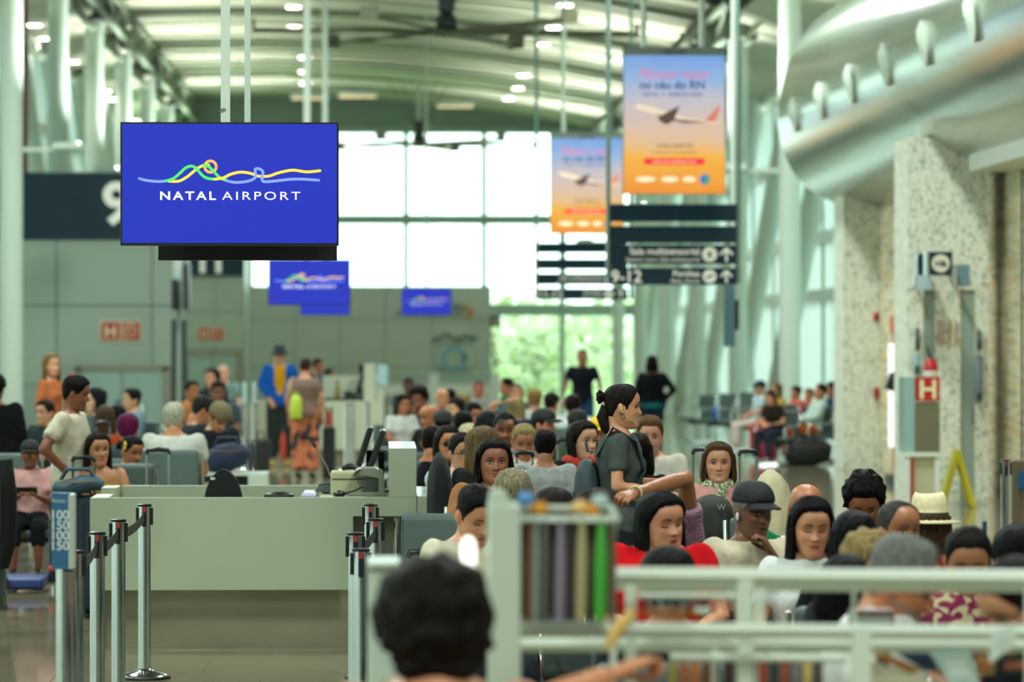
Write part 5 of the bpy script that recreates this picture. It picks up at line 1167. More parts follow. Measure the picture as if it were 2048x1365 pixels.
    tag(body, s['label'], 'person', s['group'])
    # clothes
    for nm, j, c in (('shirt', 'j_shirt', s['shirt']), ('trousers', 'j_pants', s['pants'])):
        v, f, n_ = RES[s[j]]; amp = .0055 if lod == 2 else .003
        v = v + n_ * (amp * (n3(v * np.array([1, 1, 1.6]), 34, seed) + .6 * n3(v, 70, seed + 3)))[:, None]
        o = obj_from(nm, v, f, cloth(c), body)
        if nm == 'shirt' and s.get('shirt2'):     # second colour on one side of the shirt
            o.data.materials.append(cloth(s['shirt2'][0])); fn = s['shirt2'][1]
            o.data.polygons.foreach_set('material_index', [1 if fn(p_.center) else 0 for p_ in o.data.polygons])
    for q in 'ab':
        a = J['an' + q]; mb = MB(); mb.tube([a + Vector((0, .055, -.045)), a + Vector((0, .03, -.04)), a + Vector((0, -.06, -.05)), a + Vector((0, -.13, -.06)), a + Vector((0, -.165, -.065))], [(.025, .03), (.038, .045), (.043, .04), (.042, .03), (.025, .018)], 12)
        if lod or s['pose'] != 'sit': obj_from('shoe', mb.v, mb.f, mat('shoe_' + s['shoes'], s['shoes'], .5), body)
    # hair
    style = st; hmat = hair_mat(s['hair'][1])
    def to(v): return np.asarray(v, float) @ R.T + hc
    if style != 'bald':
        thk = {'short': .009, 'buzz': .0025, 'full': .02, 'curly': .026, 'afro': .05, 'tied': .007, 'bun': .008, 'long': .013, 'bob': .014}[style]
        grow = sstep(sd / 1.3).reshape(nr, nc); topw = np.clip(z / .1, 0, 1)
        nz = n3(hv.reshape(nr, nc, 3), 130 if style in ('curly', 'afro') else 60, seed) * (.012 if style in ('curly', 'afro') else .003) + .0016 * np.sin(th * 41 + 3 * np.sin(z * 60)) * (lod > 0)
        of = grow * (thk + topw * (.008 if style in ('short', 'full') else .003) + nz) - .006 * (1 - grow)
        if s['hat']: of = grow * .006 - .006 * (1 - grow)
        cen = np.array([0, .01, -.01]); dirv = hv.reshape(nr, nc, 3) - cen; dirv[..., 2] = np.maximum(dirv[..., 2], 0) * 1.0; dirv /= np.linalg.norm(dirv, axis=-1, keepdims=True)
        gv = (hv.reshape(nr, nc, 3) + dirv * of[..., None]).reshape(-1, 3); mbv = gv.tolist(); mbf = grid_faces(nr, nc) + [tuple(range((nr - 1) * nc, nr * nc))]
        if style in ('long', 'bob'):
            L = s['hair'][2] if len(s['hair']) > 2 else (.3 if style == 'long' else .16); ph0 = math.radians(s.get('part', 66)); m_, n_ = (44, 18) if lod == 2 else ((26, 10) if lod else (16, 6))
            ph = np.linspace(ph0, 2 * PI - ph0, m_); tt = np.linspace(0, 1, n_); PH, TT = np.meshgrid(ph, tt); zz = .07 - (.07 + L) * TT
            wv = 1 + .10 * np.sin(np.minimum(TT * 1.6, 1) * PI * .5); rid = .0035 * np.sin(PH * 17 + 2.2 * np.sin(TT * 5 + seed)) + .002 * np.sin(PH * 43 + seed)
            tap = 1 - .18 * np.clip((TT - .6) / .4, 0, 1); base = .078 * wid + thk * .9
            ax = (base * wv + rid + .012 * TT) * tap * np.minimum(1, .62 + 3 * TT + .2); by = (.096 + thk + rid) * (1 - .28 * np.clip((TT - .3) / .5, 0, 1))
            xo = ax * np.sin(PH); co_ = np.cos(PH); yo = np.where(co_ > 0, -(.05 + .03 * TT) * co_ * 1.3, -by * co_) + .004
            outer = np.stack([xo, yo, zz], -1); inner = np.stack([xo * .8, yo * .8 + .002, zz + .004], -1); o0 = len(mbv); mbv += outer.reshape(-1, 3).tolist() + inner.reshape(-1, 3).tolist(); N_ = m_ * n_
            for i in range(n_ - 1):
                for j in range(m_ - 1):
                    a, b, c_, e = i * m_ + j, i * m_ + j + 1, (i + 1) * m_ + j + 1, (i + 1) * m_ + j; mbf += [(o0 + a, o0 + e, o0 + c_, o0 + b), (o0 + N_ + a, o0 + N_ + b, o0 + N_ + c_, o0 + N_ + e)]
                for j in (0, m_ - 1): a, e = i * m_ + j, (i + 1) * m_ + j; mbf.append((o0 + a, o0 + N_ + a, o0 + N_ + e, o0 + e))
            for i in (0, n_ - 1):
                for j in range(m_ - 1): a, b = i * m_ + j, i * m_ + j + 1; mbf.append((o0 + a, o0 + b, o0 + N_ + b, o0 + N_ + a))
        mb = MB()
        if style == 'bun':
            bp = Vector(s.get('bunpos', (0, .125, .045)))
            for q in range(7): mb.tube([bp + Vector((.02 * math.cos(q), -.01, .02 * math.sin(q))), bp + Vector((.03 * math.cos(q + 1), .01, .028 * math.sin(q + 1))), bp + Vector((.02 * math.cos(q + 2.2), .025, .02 * math.sin(q + 2.2)))], [.008, .015, .006], 6)
            mb.ell(bp, (.026, .024, .026), 10, 8)
        if style == 'tied' and s.get('tail'):
            L = s['tail']; mb.tube([(0, .1, .03), (0, .13, .02), (0, .14, -.05), (0, .12, -.05 - L * .6), (0, .1, -.05 - L)], [.018, .028, .03, .024, .006], 10)
        for e in s.get('locks', []): mb.tube(e[0], e[1], 8)
        if mb.v: o0 = len(mbv); mbv += [tuple(q) for q in mb.v]; mbf += [tuple(i + o0 for i in q) for q in mb.f]
        obj_from('hair', to(mbv), mbf, hmat, body)
    if s['hat']:
        kind, hcl = s['hat'][0], s['hat'][1]; hm = mat('hat_' + hcl, hcl, .75, noise=.1, nscale=40, bump=.2)
        if kind in ('cap', 'beret'):
            t_ = np.abs((th + PI) % (2 * PI) - PI); hz = .047 - .026 * t_ / PI; g2 = sstep((z - hz) / .01); of = g2 * (.014 + .012 * np.clip((z - .06) / .05, 0, 1) + (.012 if kind == 'beret' else 0)) - .008 * (1 - g2)
            cen = np.array([0, .01, 0]); dv = hv.reshape(nr, nc, 3) - cen; dv[..., 2] = np.maximum(dv[..., 2], 0); dv /= np.linalg.norm(dv, axis=-1, keepdims=True); gv = (hv.reshape(nr, nc, 3) + dv * of[..., None]).reshape(-1, 3)
            h_ = obj_from('cap', to(gv), grid_faces(nr, nc) + [tuple(range((nr - 1) * nc, nr * nc))], hm, body)
            n_ = 13; v = []; f = []; bl_ = .075 if kind == 'cap' else .03
            for i in range(n_):
                a = math.radians(-58 + 116 * i / (n_ - 1)); ex = bl_ * math.cos(a * 1.45) ** .6 if abs(a * 1.45) < PI / 2 else 0
                for r_, zz_ in ((0, .05), (.5, .046), (1, .036)):
                    x_ = (.082 + ex * r_ * .25) * math.sin(a); y_ = -(.098 * math.cos(a)) - ex * r_; zc_ = zz_ - .018 * (a / 1) ** 2 * (r_ > 0)
                    v += [(x_, y_, zc_ + .003), (x_, y_, zc_ - .003)]
            for i in range(n_ - 1):
                for r_ in range(2):
                    a = i * 6 + r_ * 2; f += [(a, a + 2, a + 8, a + 6), (a + 1, a + 7, a + 9, a + 3)]
                f.append((i * 6 + 4, i * 6 + 5, i * 6 + 11, i * 6 + 10))
            bm2 = s['hat'][2] if len(s['hat']) > 2 else hcl
            if kind == 'cap' and not s.get('backward'): obj_from('cap_brim', to(v), f, mat('hat_' + bm2, bm2, .75), body)
            if s.get('backward'): mb = MB(); mb.ell((0, -.1, .062), (.03, .012, .016), 12, 6); obj_from('cap_patch', to(mb.v), mb.f, mat('cap_patch_white', '#c9c9c4', .6), body)
        else:
            mb = MB(); n_ = 32
            if kind == 'panama': pf = [(.135, .034), (.155, .030), (.158, .034), (.1, .042), (.092, .046), (.09, .10), (.08, .15), (.066, .168), (.04, .158), (.01, .150)]; sx_, sy_ = .92, 1.12
            else: pf = [(.118, .018), (.135, .004), (.137, .008), (.1, .05), (.095, .054), (.088, .11), (.075, .13), (.03, .138), (.005, .138)]; sx_, sy_ = .92, 1.1
            v = []
            for i_, (r_, z_) in enumerate(pf):
                for j in range(n_):
                    a = 2 * PI * j / n_; dz_ = 0
                    if kind == 'panama' and i_ >= 6: dz_ = -.012 * abs(math.sin(a)) * (i_ < 8) - .01 * (i_ >= 8)
                    v.append((r_ * sx_ * math.cos(a), r_ * sy_ * math.sin(a) + .004, z_ + dz_))
            f = grid_faces(len(pf), n_) + [tuple(range((len(pf) - 1) * n_, len(pf) * n_)), tuple(reversed(range(n_)))]
            h_ = obj_from('hat', to(v), f, hm, body)
            if kind == 'panama':
                v = [(r_ * sx_ * math.cos(2 * PI * j / n_), r_ * sy_ * math.sin(2 * PI * j / n_) + .004, z_) for r_, z_ in ((.094, .047), (.0945, .05), (.0935, .074), (.091, .077)) for j in range(n_)]
                obj_from('hat_band', to(v), grid_faces(4, n_), mat('hat_band_black', '#1d2020', .7), body)
    if s['specs']:
        kind = s['specs']; mb = MB(); up_ = .075 if kind == 'head' else 0.; ys = float(fsurf(np.array(.031), np.array(.0), fem, wid, jaw)) - .014 if not up_ else -.098
        fm = mat('spectacle_frame', '#151515', .3); lm = {'sun': mat('dark_lens', '#0c0d0e', .06), 'head': mat('mirror_lens', '#d5e2e6', .08, .9), 'mirror': ramp_mat('rainbow_lens', 'noise', [(.3, '#c23a12'), (.5, '#e07a1a'), (.7, '#2fa59a')], rough=.08, scale=9), 'clear': None}[kind]
        g = MB()
        for sg in (-1, 1):
            cx = sg * .033 * wid; pts = [(cx + (.024 if kind != 'clear' else .021) * math.cos(q * PI / 8), ys - .004 * math.cos(q * PI / 8) * 0, up_ - .004 + .0175 * math.sin(q * PI / 8)) for q in range(17)]
            g.tube(pts, .0016 if kind == 'clear' else .002, 5, caps=False)
            g.tube([(sg * .056 * wid, ys, up_ + .004), (sg * .078 * wid, ys + .05, up_ + .006), (sg * .08 * wid, .0, up_ * .8 + .002), (sg * .078 * wid, .03, up_ * .7 - .012)], .0022, 5)
            if lm: v = [(p_[0], ys - .001, p_[2]) for p_ in pts[:16]]; l_ = MB(); l_.add(v, [tuple(range(16))]); mb.add(l_.v, l_.f)
        g.tube([(-.011, ys, up_ + .003), (0, ys - .003, up_ + .006), (.011, ys, up_ + .003)], .002, 5)
        gl = obj_from('glasses', to(g.v), g.f, fm, body)
        if mb.v:
            for q in range(2): obj_from('lens', to(mb.v[q * 16:(q + 1) * 16]), [tuple(range(16))], lm, gl, smooth=False)
    if s['extra']:
        s['extra'](s, body, J, to)
    return body
# ------------------------------------------------------------------ who sits and stands where
HIPS = {'a': ((.33, .10, .22), (.165, -.02, .06)), 'b': ((-.33, .10, .22), (-.165, -.02, .06))}
PHONE = {'a': ((.21, -.08, .17), (.07, -.27, .24)), 'b': ((-.21, -.08, .17), (-.06, -.27, .24))}
CROSS = {'a': ((.235, -.09, .2), (-.06, -.2, .2)), 'b': ((-.235, -.09, .2), (.06, -.22, .17))}
CHIN_A = {'a': ((.17, -.19, .2), (.055, -.175, .395))}
CHIN_B = {'b': ((-.17, -.19, .2), (-.055, -.175, .395))}
DK, BR, BL = '#120e0c', '#3a2a1e', '#9a8354'
T1, T2, T3, T4 = '#c08f72', '#a8765a', '#83573f', '#5f3d2c'
def wp(s, p): return s['loc'] + rotz(s['yaw']) @ (Vector(p) * s['sc'])
def ch(nm, mb, m, body, to=None): return obj_from(nm, to(mb.v) if to else mb.v, mb.f, m, body)

# ---- nearest rows, behind the white rack
def x_red(s, b, J, to): pass
person('woman with long black hair in a bright red T-shirt, head turned aside', 1322, 984, 16.4, 8, hy=24, hp=4, hr=-4, hair=('long', '#0f0f10', .27), skin=T1, shirt='#c4121a', fem=True, girth=1.28, wid=1.08, jaw=1.12, eyes='down', mouth=2, part=60, neck=-.03)
def x_cap(s, b, J, to):
    e = MB(); e.ell((-.084, .0, -.02), (.006, .012, .02), 8, 6); ch('earbud', e, mat('earbud_white', '#d8dbd6', .3), b, to)
person('thin man in a black cap and cream shirt with a hand at his chin', 1506, 967, 17.6, 14, hy=16, hp=6, hat=('cap', '#101317'), hair=('short', '#77736b'), skin='#6f4c38', shirt='#cfc3a9', arms=CHIN_A, hand={'a': 1}, mouth=1, girth=.92, beard=.12, extra=x_cap)
person('woman with long straight black hair in a white top, eyes lowered', 1622, 994, 16.1, 0, hy=6, hp=8, hair=('long', '#0e0d0e', .3), skin=T1, shirt='#d2d6d3', fem=True, eyes='down', part=56, jaw=.95, mouth=2)
person('bald man from behind in a white and green football shirt', 1612, 970, 18.2, 172, hair=('bald', DK), skin='#a5714f', shirt='jersey', shirt2=('#0d6a45', lambda c: c.x > .12), girth=1.3)
person('young man with thick wavy black hair bending his face down, maroon shirt', 1728, 950, 18.6, -6, hy=0, hp=26, hair=('curly', '#0d0c0c'), skin='#8c5d42', shirt='#6d1c22', eyes='down', lean=6)
person('person with smooth black hair seen from behind beside the grey cropped man', 1708, 1024, 15.4, 176, hair=('bob', '#0e0e10', .13), skin=T2, shirt='#1b1d20', fem=True)
person('man with cropped grey hair and furrowed brow looking aside', 1798, 1007, 15.8, 12, hy=14, hp=0, hair=('buzz', '#3d3b37'), skin='#9c6a4c', shirt='#7d1f24', recede=.02, beard=.12, girth=1.1)
def x_pan(s, b, J, to): pass
person('person in a straw panama hat with black band, seen from behind', 1858, 988, 16.9, 184, hat=('panama', '#d8cba2'), hair=('long', '#4a3826', .13), skin=T2, shirt='#8c2328', fem=True)
person('woman with short curly fair hair and lowered face near the rack', 1738, 1066, 13.6, 10, hy=14, hp=20, hair=('curly', '#8f7a4d'), skin='#c9a183', shirt='#2a2a2c', fem=True, eyes='down', specs='clear')
person('grey haired man in a white collared shirt, in profile behind the rack rails', 1806, 1084, 11.9, 72, hy=4, hp=16, hair=('full', '#6f6e69'), skin='#a9714e', shirt='#dcdcd6', lean=10, beard=.55, recede=.03, girth=1.2, neck=-.035)
person('woman with dark pulled back hair in a burgundy floral blouse', 1936, 1060, 14.2, 0, hy=-4, hp=20, hair=('tied', '#191413'), skin='#a9785a', shirt='floral', fem=True, eyes='down', girth=1.1, wid=1.04)
person('person with big dark hair at the edge of the picture behind the floral blouse', 2032, 1054, 14.9, 180, hair=('full', '#0f0f11'), skin=T2, shirt='#1c1f22', girth=1.1)
person('woman with glasses in black, face in profile beneath the rack rail edge', 2032, 1128, 10.9, -66, hy=0, hp=22, hair=('tied', '#141012'), skin='#b98a6b', shirt='#0f1114', fem=True, specs='clear', eyes='down', lean=8, sleeve='long')
person('dark haired head seen from behind just in front of the red T-shirt', 1336, 1095, 12.9, 178, hair=('full', '#131211'), skin=T2, shirt='#2b2d30')
person('dark haired person from behind with a glinting clip, in front of the woman in white', 1690, 1112, 12.6, 170, hair=('bob', '#141214', .12), skin=T2, shirt='#20262a', fem=True)
def x_arm(s, b, J, to):
    mb = MB(); u = (J['wra'] - J['ela']).normalized(); c = J['wra'] - u * .015; w = u.orthogonal().normalized(); q = u.cross(w)
    mb.tube([c + w * .034 * math.cos(a * PI / 8) + q * .034 * math.sin(a * PI / 8) for a in range(17)], .005, 6, caps=False); ch('bracelet', mb, mat('cream_bracelet', '#cfc39a', .4), b)
person('man in a pink checked shirt lifting his bent bare arm over his head', 1312, 1004, 17.9, 6, hy=-10, hair=('short', DK), skin='#8f6243', shirt='check', girth=1.15, arms_px={'a': ((1371, 958, 17.7), (1268, 988, 17.2))}, palm_a=(0, -.6, .8), hand={'a': 1}, extra=x_arm)
# ---- middle rows
def x_scarf(s, b, J, to):
    nb = J['nb']; mb = MB(); mb.tube([nb + Vector((.085 * math.sin(a * PI / 9), -.082 * math.cos(a * PI / 9) + .01, .02 + .02 * math.cos(a * PI / 9 + PI))) for a in range(19)], [.034] * 19, 10); mb.tube([nb + Vector((.02, -.1, -.01)), nb + Vector((-.01, -.13, -.1)), nb + Vector((-.04, -.16, -.2)), nb + Vector((-.1, -.18, -.31))], [.03, .034, .036, .012], 10); ch('scarf', mb, cloth('scarf'), b)
person('woman in a pink sweater with a sage patterned scarf facing the camera', 1437, 884, 23.8, 0, hy=-3, hair=('long', '#4a3423', .17), skin='#bd8f74', shirt='#c9918a', sleeve='long', fem=True, girth=1.18, wid=1.04, extra=x_scarf, part=64, pants='#0c0e10')
def x_tee(s, b, J, to):
    mb = MB(); n = J['nb']; mb.tube([n + Vector((.07, .05, .0)), n + Vector((.075, -.03, -.02)), n + Vector((.05, -.11, -.12)), n + Vector((0, -.135, -.24)), n + Vector((-.05, -.11, -.12)), n + Vector((-.075, -.03, -.02)), n + Vector((-.07, .05, 0))], .0035, 6); ch('necklace', mb, mat('pale_gold', '#b8a878', .3, .8), b)
    e = MB(); e.tube([(-.082, .012, .012), (-.085, .0, -.03), (-.074, -.03, -.062), (-.05, -.06, -.085)], .0035, 6); ch('mask_strap', e, mat('strap_cream', '#cdbb8d', .6), b, to)
    e = MB(); e.tube([(-.086, .0 + .012 * math.cos(a), -.05 + .016 * math.sin(a)) for a in np.linspace(0, 6.28, 13)], .0018, 5); ch('hoop_earring', e, M_dark, b, to)
woman = person('standing woman in a grey T-shirt with dark hair in a small bun, in profile', 1246, 769, 21.5, 86, 'stand', hp=2, hair=('bun', '#1d1714'), bunpos=(0, .12, .05), skin='#c09273', shirt='#454c49', pants='#20262b', fem=True, girth=1.05, arms={'a': ((.2, -.02, .19), (.1, -.24, .2)), 'b': ((-.21, .02, .19), (-.13, -.22, .15))}, locks=[([(0, .09, .0), (0, .105, -.06), (.0, .085, -.12), (-.02, .06, -.16)], [.03, .04, .034, .012])], extra=x_tee)
boy = person('boy in a plain pale T-shirt standing with his back turned', 1090, 859, 24.2, 176, 'stand', hair=('short', '#120f0e'), skin='#a8765a', shirt='#a9adac', girth=1.12, pants='#2a3038')
person('woman in a tan top with folded arms and a stern look', 988, 878, 22.8, 0, hy=6, hair=('bob', '#120f10', .15), skin='#8d5f47', shirt='#a5714a', sleeve='long', fem=True, girth=1.3, wid=1.07, jaw=1.08, arms=CROSS)
def x_strk(s, b, J, to):
    mb = MB()
    for i in range(9): mb.ell((-.06 + i * .015, .03 + .0 * i, .128 - .0012 * (i - 4) ** 2 * .6), .004, 6, 4)
    ch('hair_band', mb, mat('bead_silver', '#cfd3cd', .2, .8), b, to)
person('person with short ash blonde streaked hair seen from behind', 1025, 938, 18.9, 184, hair=('bob', '#7d755c', .12), skin=T1, shirt='#4f5a60', fem=True, extra=x_strk)
person('woman with slick pulled back dark hair in a cream jacket, eyes lowered', 953, 977, 16.8, 14, hy=12, hp=24, hair=('tied', '#100d0d'), skin='#c39373', shirt='#c9c6ae', sleeve='long', fem=True, eyes='down', lean=4, arms=PHONE)
person('dark haired person whose crown shows behind the orange pompoms of the rack', 1107, 977, 17.3, 180, hair=('full', '#191310'), skin=T3, shirt='#3a3330')
person('dark brown haired crown beside the backpack above the rack', 1190, 978, 17.5, 175, hair=('full', '#211813'), skin=T3, shirt='#30343a')
person('man with glasses in a white shirt resting his cheek on his hand', 924, 866, 26.2, 10, hy=12, hp=6, hair=('short', '#191714'), skin='#c0967a', shirt='#c9d3d8', specs='clear', arms=CHIN_B, hand={'b': 1})
person('woman with very long brown and blonde hair over a black top, turned away', 966, 853, 25.2, 140, hy=-20, hair=('long', '#6a563a', .5), skin=T1, shirt='#1b1d1f', fem=True, sleeve='long', part=50)
person('man with mirrored sunglasses pushed up on his head', 1010, 827, 29.3, 0, hp=6, hair=('buzz', '#181513'), skin='#8a5b42', shirt='#6d7372', specs='head', beard=.6, eyes='down')
person('woman with blonde hair pulled back looking down at a phone', 1048, 850, 28.2, 0, hy=4, hp=18, hair=('tied', '#8a7a4f'), skin='#a9775a', shirt='redprint', fem=True, eyes='down', arms=PHONE, girth=1.1)
def x_red2(s, b, J, to):
    nb = J['nb']; mb = MB(); mb.tube([nb + Vector((.09 * math.sin(a * PI / 8), -.09 * math.cos(a * PI / 8), .0 + .015 * math.cos(a))) for a in range(17)], .038, 9); mb.tube([nb + Vector((-.03, -.12, -.02)), nb + Vector((-.06, -.16, -.12)), nb + Vector((-.05, -.16, -.22))], [.04, .04, .02], 9); ch('scarf', mb, cloth('redprint') if False else mat('red_scarf', '#b3311c', .8, noise=.35, nscale=25), b)
person('young woman with a dark fringe and a red scarf looking aside', 1166, 842, 26.6, 20, hy=16, hp=0, hair=('bob', '#191513', .12), skin='#cda58a', shirt='#22201f', fem=True, mouth=2, extra=x_red2)
person('child in a bright yellow cap behind the standing woman', 1200, 834, 30, -4, hat=('cap', '#d6b514'), hair=('short', DK), skin='#b98567', shirt='#3f4a3e')
person('dark haired woman from behind next to the man filming with his phone', 1274, 866, 24.9, 170, hair=('long', '#181210', .2), skin=T2, shirt='#181a1c', fem=True)
person('fair man with a ginger beard in a pale patterned shirt holding a phone', 1300, 832, 27.2, -4, hp=8, hair=('short', '#5a4028'), skin='#cf9f86', shirt='#c7c2b6', beard=.35, arms=PHONE, girth=1.05)
person('man in a black cap turned aside before the green bag', 1088, 819, 33.6, 60, hat=('cap', '#14181b'), hair=('short', '#1d1815'), skin=T2, shirt='#3a4a3f')
person('man in a black cap worn backwards with a white patch', 1155, 821, 34.4, 160, hat=('cap', '#0f1213'), backward=True, hair=('short', '#1d1815'), skin=T2, shirt='#5f6a63')
person('man with a broad head of dark hair bending forward', 974, 830, 30.4, 30, hp=34, hair=('full', '#12100e'), skin=T2, shirt='#33393c', lean=14, eyes='down', wid=1.05)
person('woman in dark sunglasses with brown hair and a black top', 895, 851, 28.4, 8, hy=10, hair=('long', '#221a15', .16), skin='#b5835f', shirt='#15171a', fem=True, specs='sun')
person('person with dark cropped hair from behind, arms on the seat back', 866, 852, 29.2, 165, hp=10, hair=('short', '#15110f'), skin='#a8704e', shirt='#4a4f50')
person('person with very pale blonde hair behind the man with glasses', 938, 847, 31.2, 180, hair=('bob', '#b5ac86', .12), skin=T1, shirt='#7d8784', fem=True)
person('bald man in a black jacket facing aside', 858, 811, 38, -50, hp=10, hair=('bald', DK), skin='#a8724f', shirt='#14171a', sleeve='long')
person('person in a round dark cap between the bald man and the dark crowns', 886, 824, 36, 175, hat=('beret', '#202423'), hair=('short', DK), skin=T2, shirt='#2a3233')
person('person with flat dark hair from behind in the middle of the crowd', 926, 822, 36.8, 178, hair=('full', '#171411'), skin=T2, shirt='#59605d')
person('man with a rounded afro leaning his mouth on clasped hands', 838, 771, 48.5, -20, hp=14, hair=('afro', '#17110e'), skin=T3, shirt='#20292c', arms={'a': ((.19, -.2, .2), (.03, -.2, .42)), 'b': ((-.19, -.2, .2), (-.03, -.2, .42))}, sleeve='long')
person('woman with long dark hair in a white top beside the man with the afro', 806, 788, 46.5, 30, hp=12, hair=('long', '#191412', .25), skin=T2, shirt='#c9ccc8', fem=True)
person('dark faced man behind the afro, near the info panel', 817, 757, 62, 0, hair=('short', DK), skin=T4, shirt='#20272a')
person('older bald man facing the camera in the crowd', 884, 778, 49, 4, hair=('bald', DK), skin='#c2906f', shirt='#8a928e')
person('person with dark hair just behind the older bald man', 900, 778, 53, 175, hair=('short', DK), skin=T2, shirt='#3a4040')
person('woman with dark hair and pale face in profile looking at a phone', 914, 796, 45, -50, hp=14, hair=('bob', '#1d1613', .12), skin='#d0aa88', shirt='#4a4f4c', fem=True)
person('blonde person from behind beyond the pale faced woman', 927, 785, 53, 180, hair=('bob', '#8d7a4c', .14), skin=T1, shirt='#7d8484', fem=True)
person('red faced man in a grey shirt sitting far back', 957, 763, 60, 0, hair=('buzz', '#3a2c24'), skin='#a8654f', shirt='#8f958f')
person('dark haired man low in the crowd holding up a lit phone', 946, 806, 42.5, 30, hp=16, hair=('short', DK), skin=T2, shirt='#5a5f5a', arms=PHONE)
person('man with dark hair in a green shirt in profile far back', 1013, 756, 60, -75, hair=('short', DK), skin='#a06f52', shirt='#1f5a4c')
person('woman with tied hair facing the camera beside the man in green', 1033, 768, 55, 0, hair=('tied', '#4a3a2a'), skin='#b08268', shirt='#4a5658', fem=True)
person('blonde woman in navy from behind with an arm raised behind her head', 1032, 793, 44.5, 176, hair=('long', '#8f7f52', .18), skin='#c09070', shirt='#1d2c4d', fem=True, arms={'a': ((.3, .0, .62), (.1, .12, .68))})
person('woman with curly light brown hair in a cream shawl', 1070, 778, 51, 160, hair=('curly', '#8c6d42'), skin=T1, shirt='#c9d0c2', fem=True, sleeve='long')
person('dark haired person in a pale blue shirt, back turned, near the door', 1103, 785, 47, 150, hair=('short', '#1f1915'), skin=T2, shirt='#b9c9c9')
person('man with dark hair in a white T-shirt, back turned, below the walking man', 1146, 789, 45, 170, hair=('full', '#191412'), skin=T2, shirt='#cfd4d0', girth=1.1)
# ---- standing far back
person('man in a navy polo shirt walking in front of the glass doors', 1165, 700, 65, 0, 'stand', walk=True, hair=('buzz', '#1a1512'), skin='#8a5d45', shirt='#10141c', pants='#1f3a5c', arms={'a': ((.27, .02, .2), (.31, -.03, -.04)), 'b': ((-.27, .02, .2), (-.31, -.03, -.04))})
person('woman with long black hair in a black jacket, back turned, teal waist wrap', 1304, 711, 62, 180, 'stand', hair=('long', '#0c0c0e', .3), skin=T2, shirt='#0e1116', shirt2=('#1d6a72', lambda c: c.z < .93), sleeve='long', pants='#1b2a38', fem=True, girth=1.25, arms={'b': ((-.34, .08, .2), (-.2, -.06, .04))})
person('man in a blue jacket over a yellow shirt wearing a dark bucket hat', 559, 689, 60, 6, 'stand', hat=('bucket', '#12202e'), hair=('short', DK), skin='#b98d6c', shirt='#1654a8', shirt2=('#c98f12', lambda c: abs(c.x) < .05 + .02 * (c.z > 1.1) and c.y < 0 and c.z > 1.0), sleeve='long', pants='#2b3330', flare=.25, shoes='#b59a3c', arms={'a': ((.27, .0, .2), (.17, -.12, .0)), 'b': ((-.26, .0, .2), (-.16, -.12, .02))})
person('woman in a striped blouse and orange printed trousers, back turned', 611, 717, 54.5, 168, 'stand', hair=('short', '#3a241c'), skin=T1, shirt='stripe', shirt2=('#b9a07a', lambda c: c.x > .17), sleeve='short', pants='tropic', flare=.55, fem=True, girth=1.25, hp=10)
person('dark haired man at the second desk behind the striped blouse', 637, 717, 66, 50, 'stand', hair=('short', '#141110'), skin='#8a5c44', shirt='#3a4448')
person('low dark haired figure half hidden behind the second desk screen', 659, 738, 68, 60, 'stand', hair=('short', '#10141c'), skin=T3, shirt='#20262c')
# ---- seats by the blinds, far side
OR = '#b85a24'
person('man in a dark cap and pale blue shirt sitting by the blinds', 1520, 762, 66, -80, hat=('cap', '#141d33'), hair=('short', DK), skin='#b98a6c', shirt='#a9c0c4', pants='#c9b8b2')
person('woman with long light brown hair and a yellow bag strap by the blinds', 1553, 766, 64, -60, hair=('long', '#6a4f30', .25), skin=T1, shirt='#b08d3a', fem=True, pants='#b5473f')
person('long haired woman leaning forward with a crimson bag by the blinds', 1541, 781, 60, -40, hair=('long', '#3f2c1f', .35), skin=T1, shirt='#2a2422', fem=True, lean=18, pants='#2a2f3c')
person('person in a coral top beside the column by the blinds', 1592, 772, 65, -70, hair=('short', '#2a221c'), skin=T2, shirt='#c4574d', sleeve='long', pants='#22303f')
person('reddish haired person behind the coral top by the blinds', 1618, 777, 66, -60, hair=('tied', '#7a4a2c'), skin='#b07a55', shirt='#b0524a', fem=True)
person('man in a white shirt and orange trousers reclining by the blinds', 1641, 768, 60.5, -75, hair=('short', '#1d1714'), skin=T2, shirt='#b9ccc4', pants=OR, sleeve='long', lean=-12)
person('person with dark hair up, next to the stone pier by the blinds', 1664, 764, 62.5, -70, hair=('full', '#191a20'), skin=T2, shirt='#2a3f5c', pants='#20262c')
person('person at the very end of the far seats touching the stone pier', 1680, 774, 62, -80, hair=('short', '#1d1815'), skin=T2, shirt='#8a2a3c', pants='#1f2a33')
# ---- left side
person('man in a white T-shirt standing in profile with hands on hips', 152, 752, 28, 76, 'stand', hy=10, hp=12, hair=('short', '#14110f'), skin='#7f543d', shirt='#c3bda6', pants='#6b5f48', girth=1.08, arms=HIPS, hand=1, beard=.2)
def x_star(s, b, J, to):
    mb = MB(); v = [(.0 + (.022 if i % 2 == 0 else .009) * math.sin(i * PI / 5), (.022 if i % 2 == 0 else .009) * math.cos(i * PI / 5)) for i in range(10)]; c = J['up']((.0, -.135, J['H'] + .25)); mb.prism([(c.x + a, c.z + e) for a, e in v], 'y', c.y - .004, c.y + .01); ch('star_print', mb, M_black, b)
kid = person('boy in a pink T-shirt, black cap and mirrored sunglasses', 60, 881, 31.4, 0, hat=('cap', '#0f1211'), hair=('short', DK), skin='#6a4330', shirt='#bf8f8c', pants='#15171a', specs='mirror', arms=PHONE, shorts=True, girth=1.05, extra=x_star, seat_col=1)
person('woman with dark hair over bare shoulders in a tan strap top', 196, 864, 27.9, 10, hy=12, hair=('long', '#1f1613', .27), skin='#b07e5c', shirt='#a67a4a', sleeve='none', fem=True, girth=1.18, part=62)
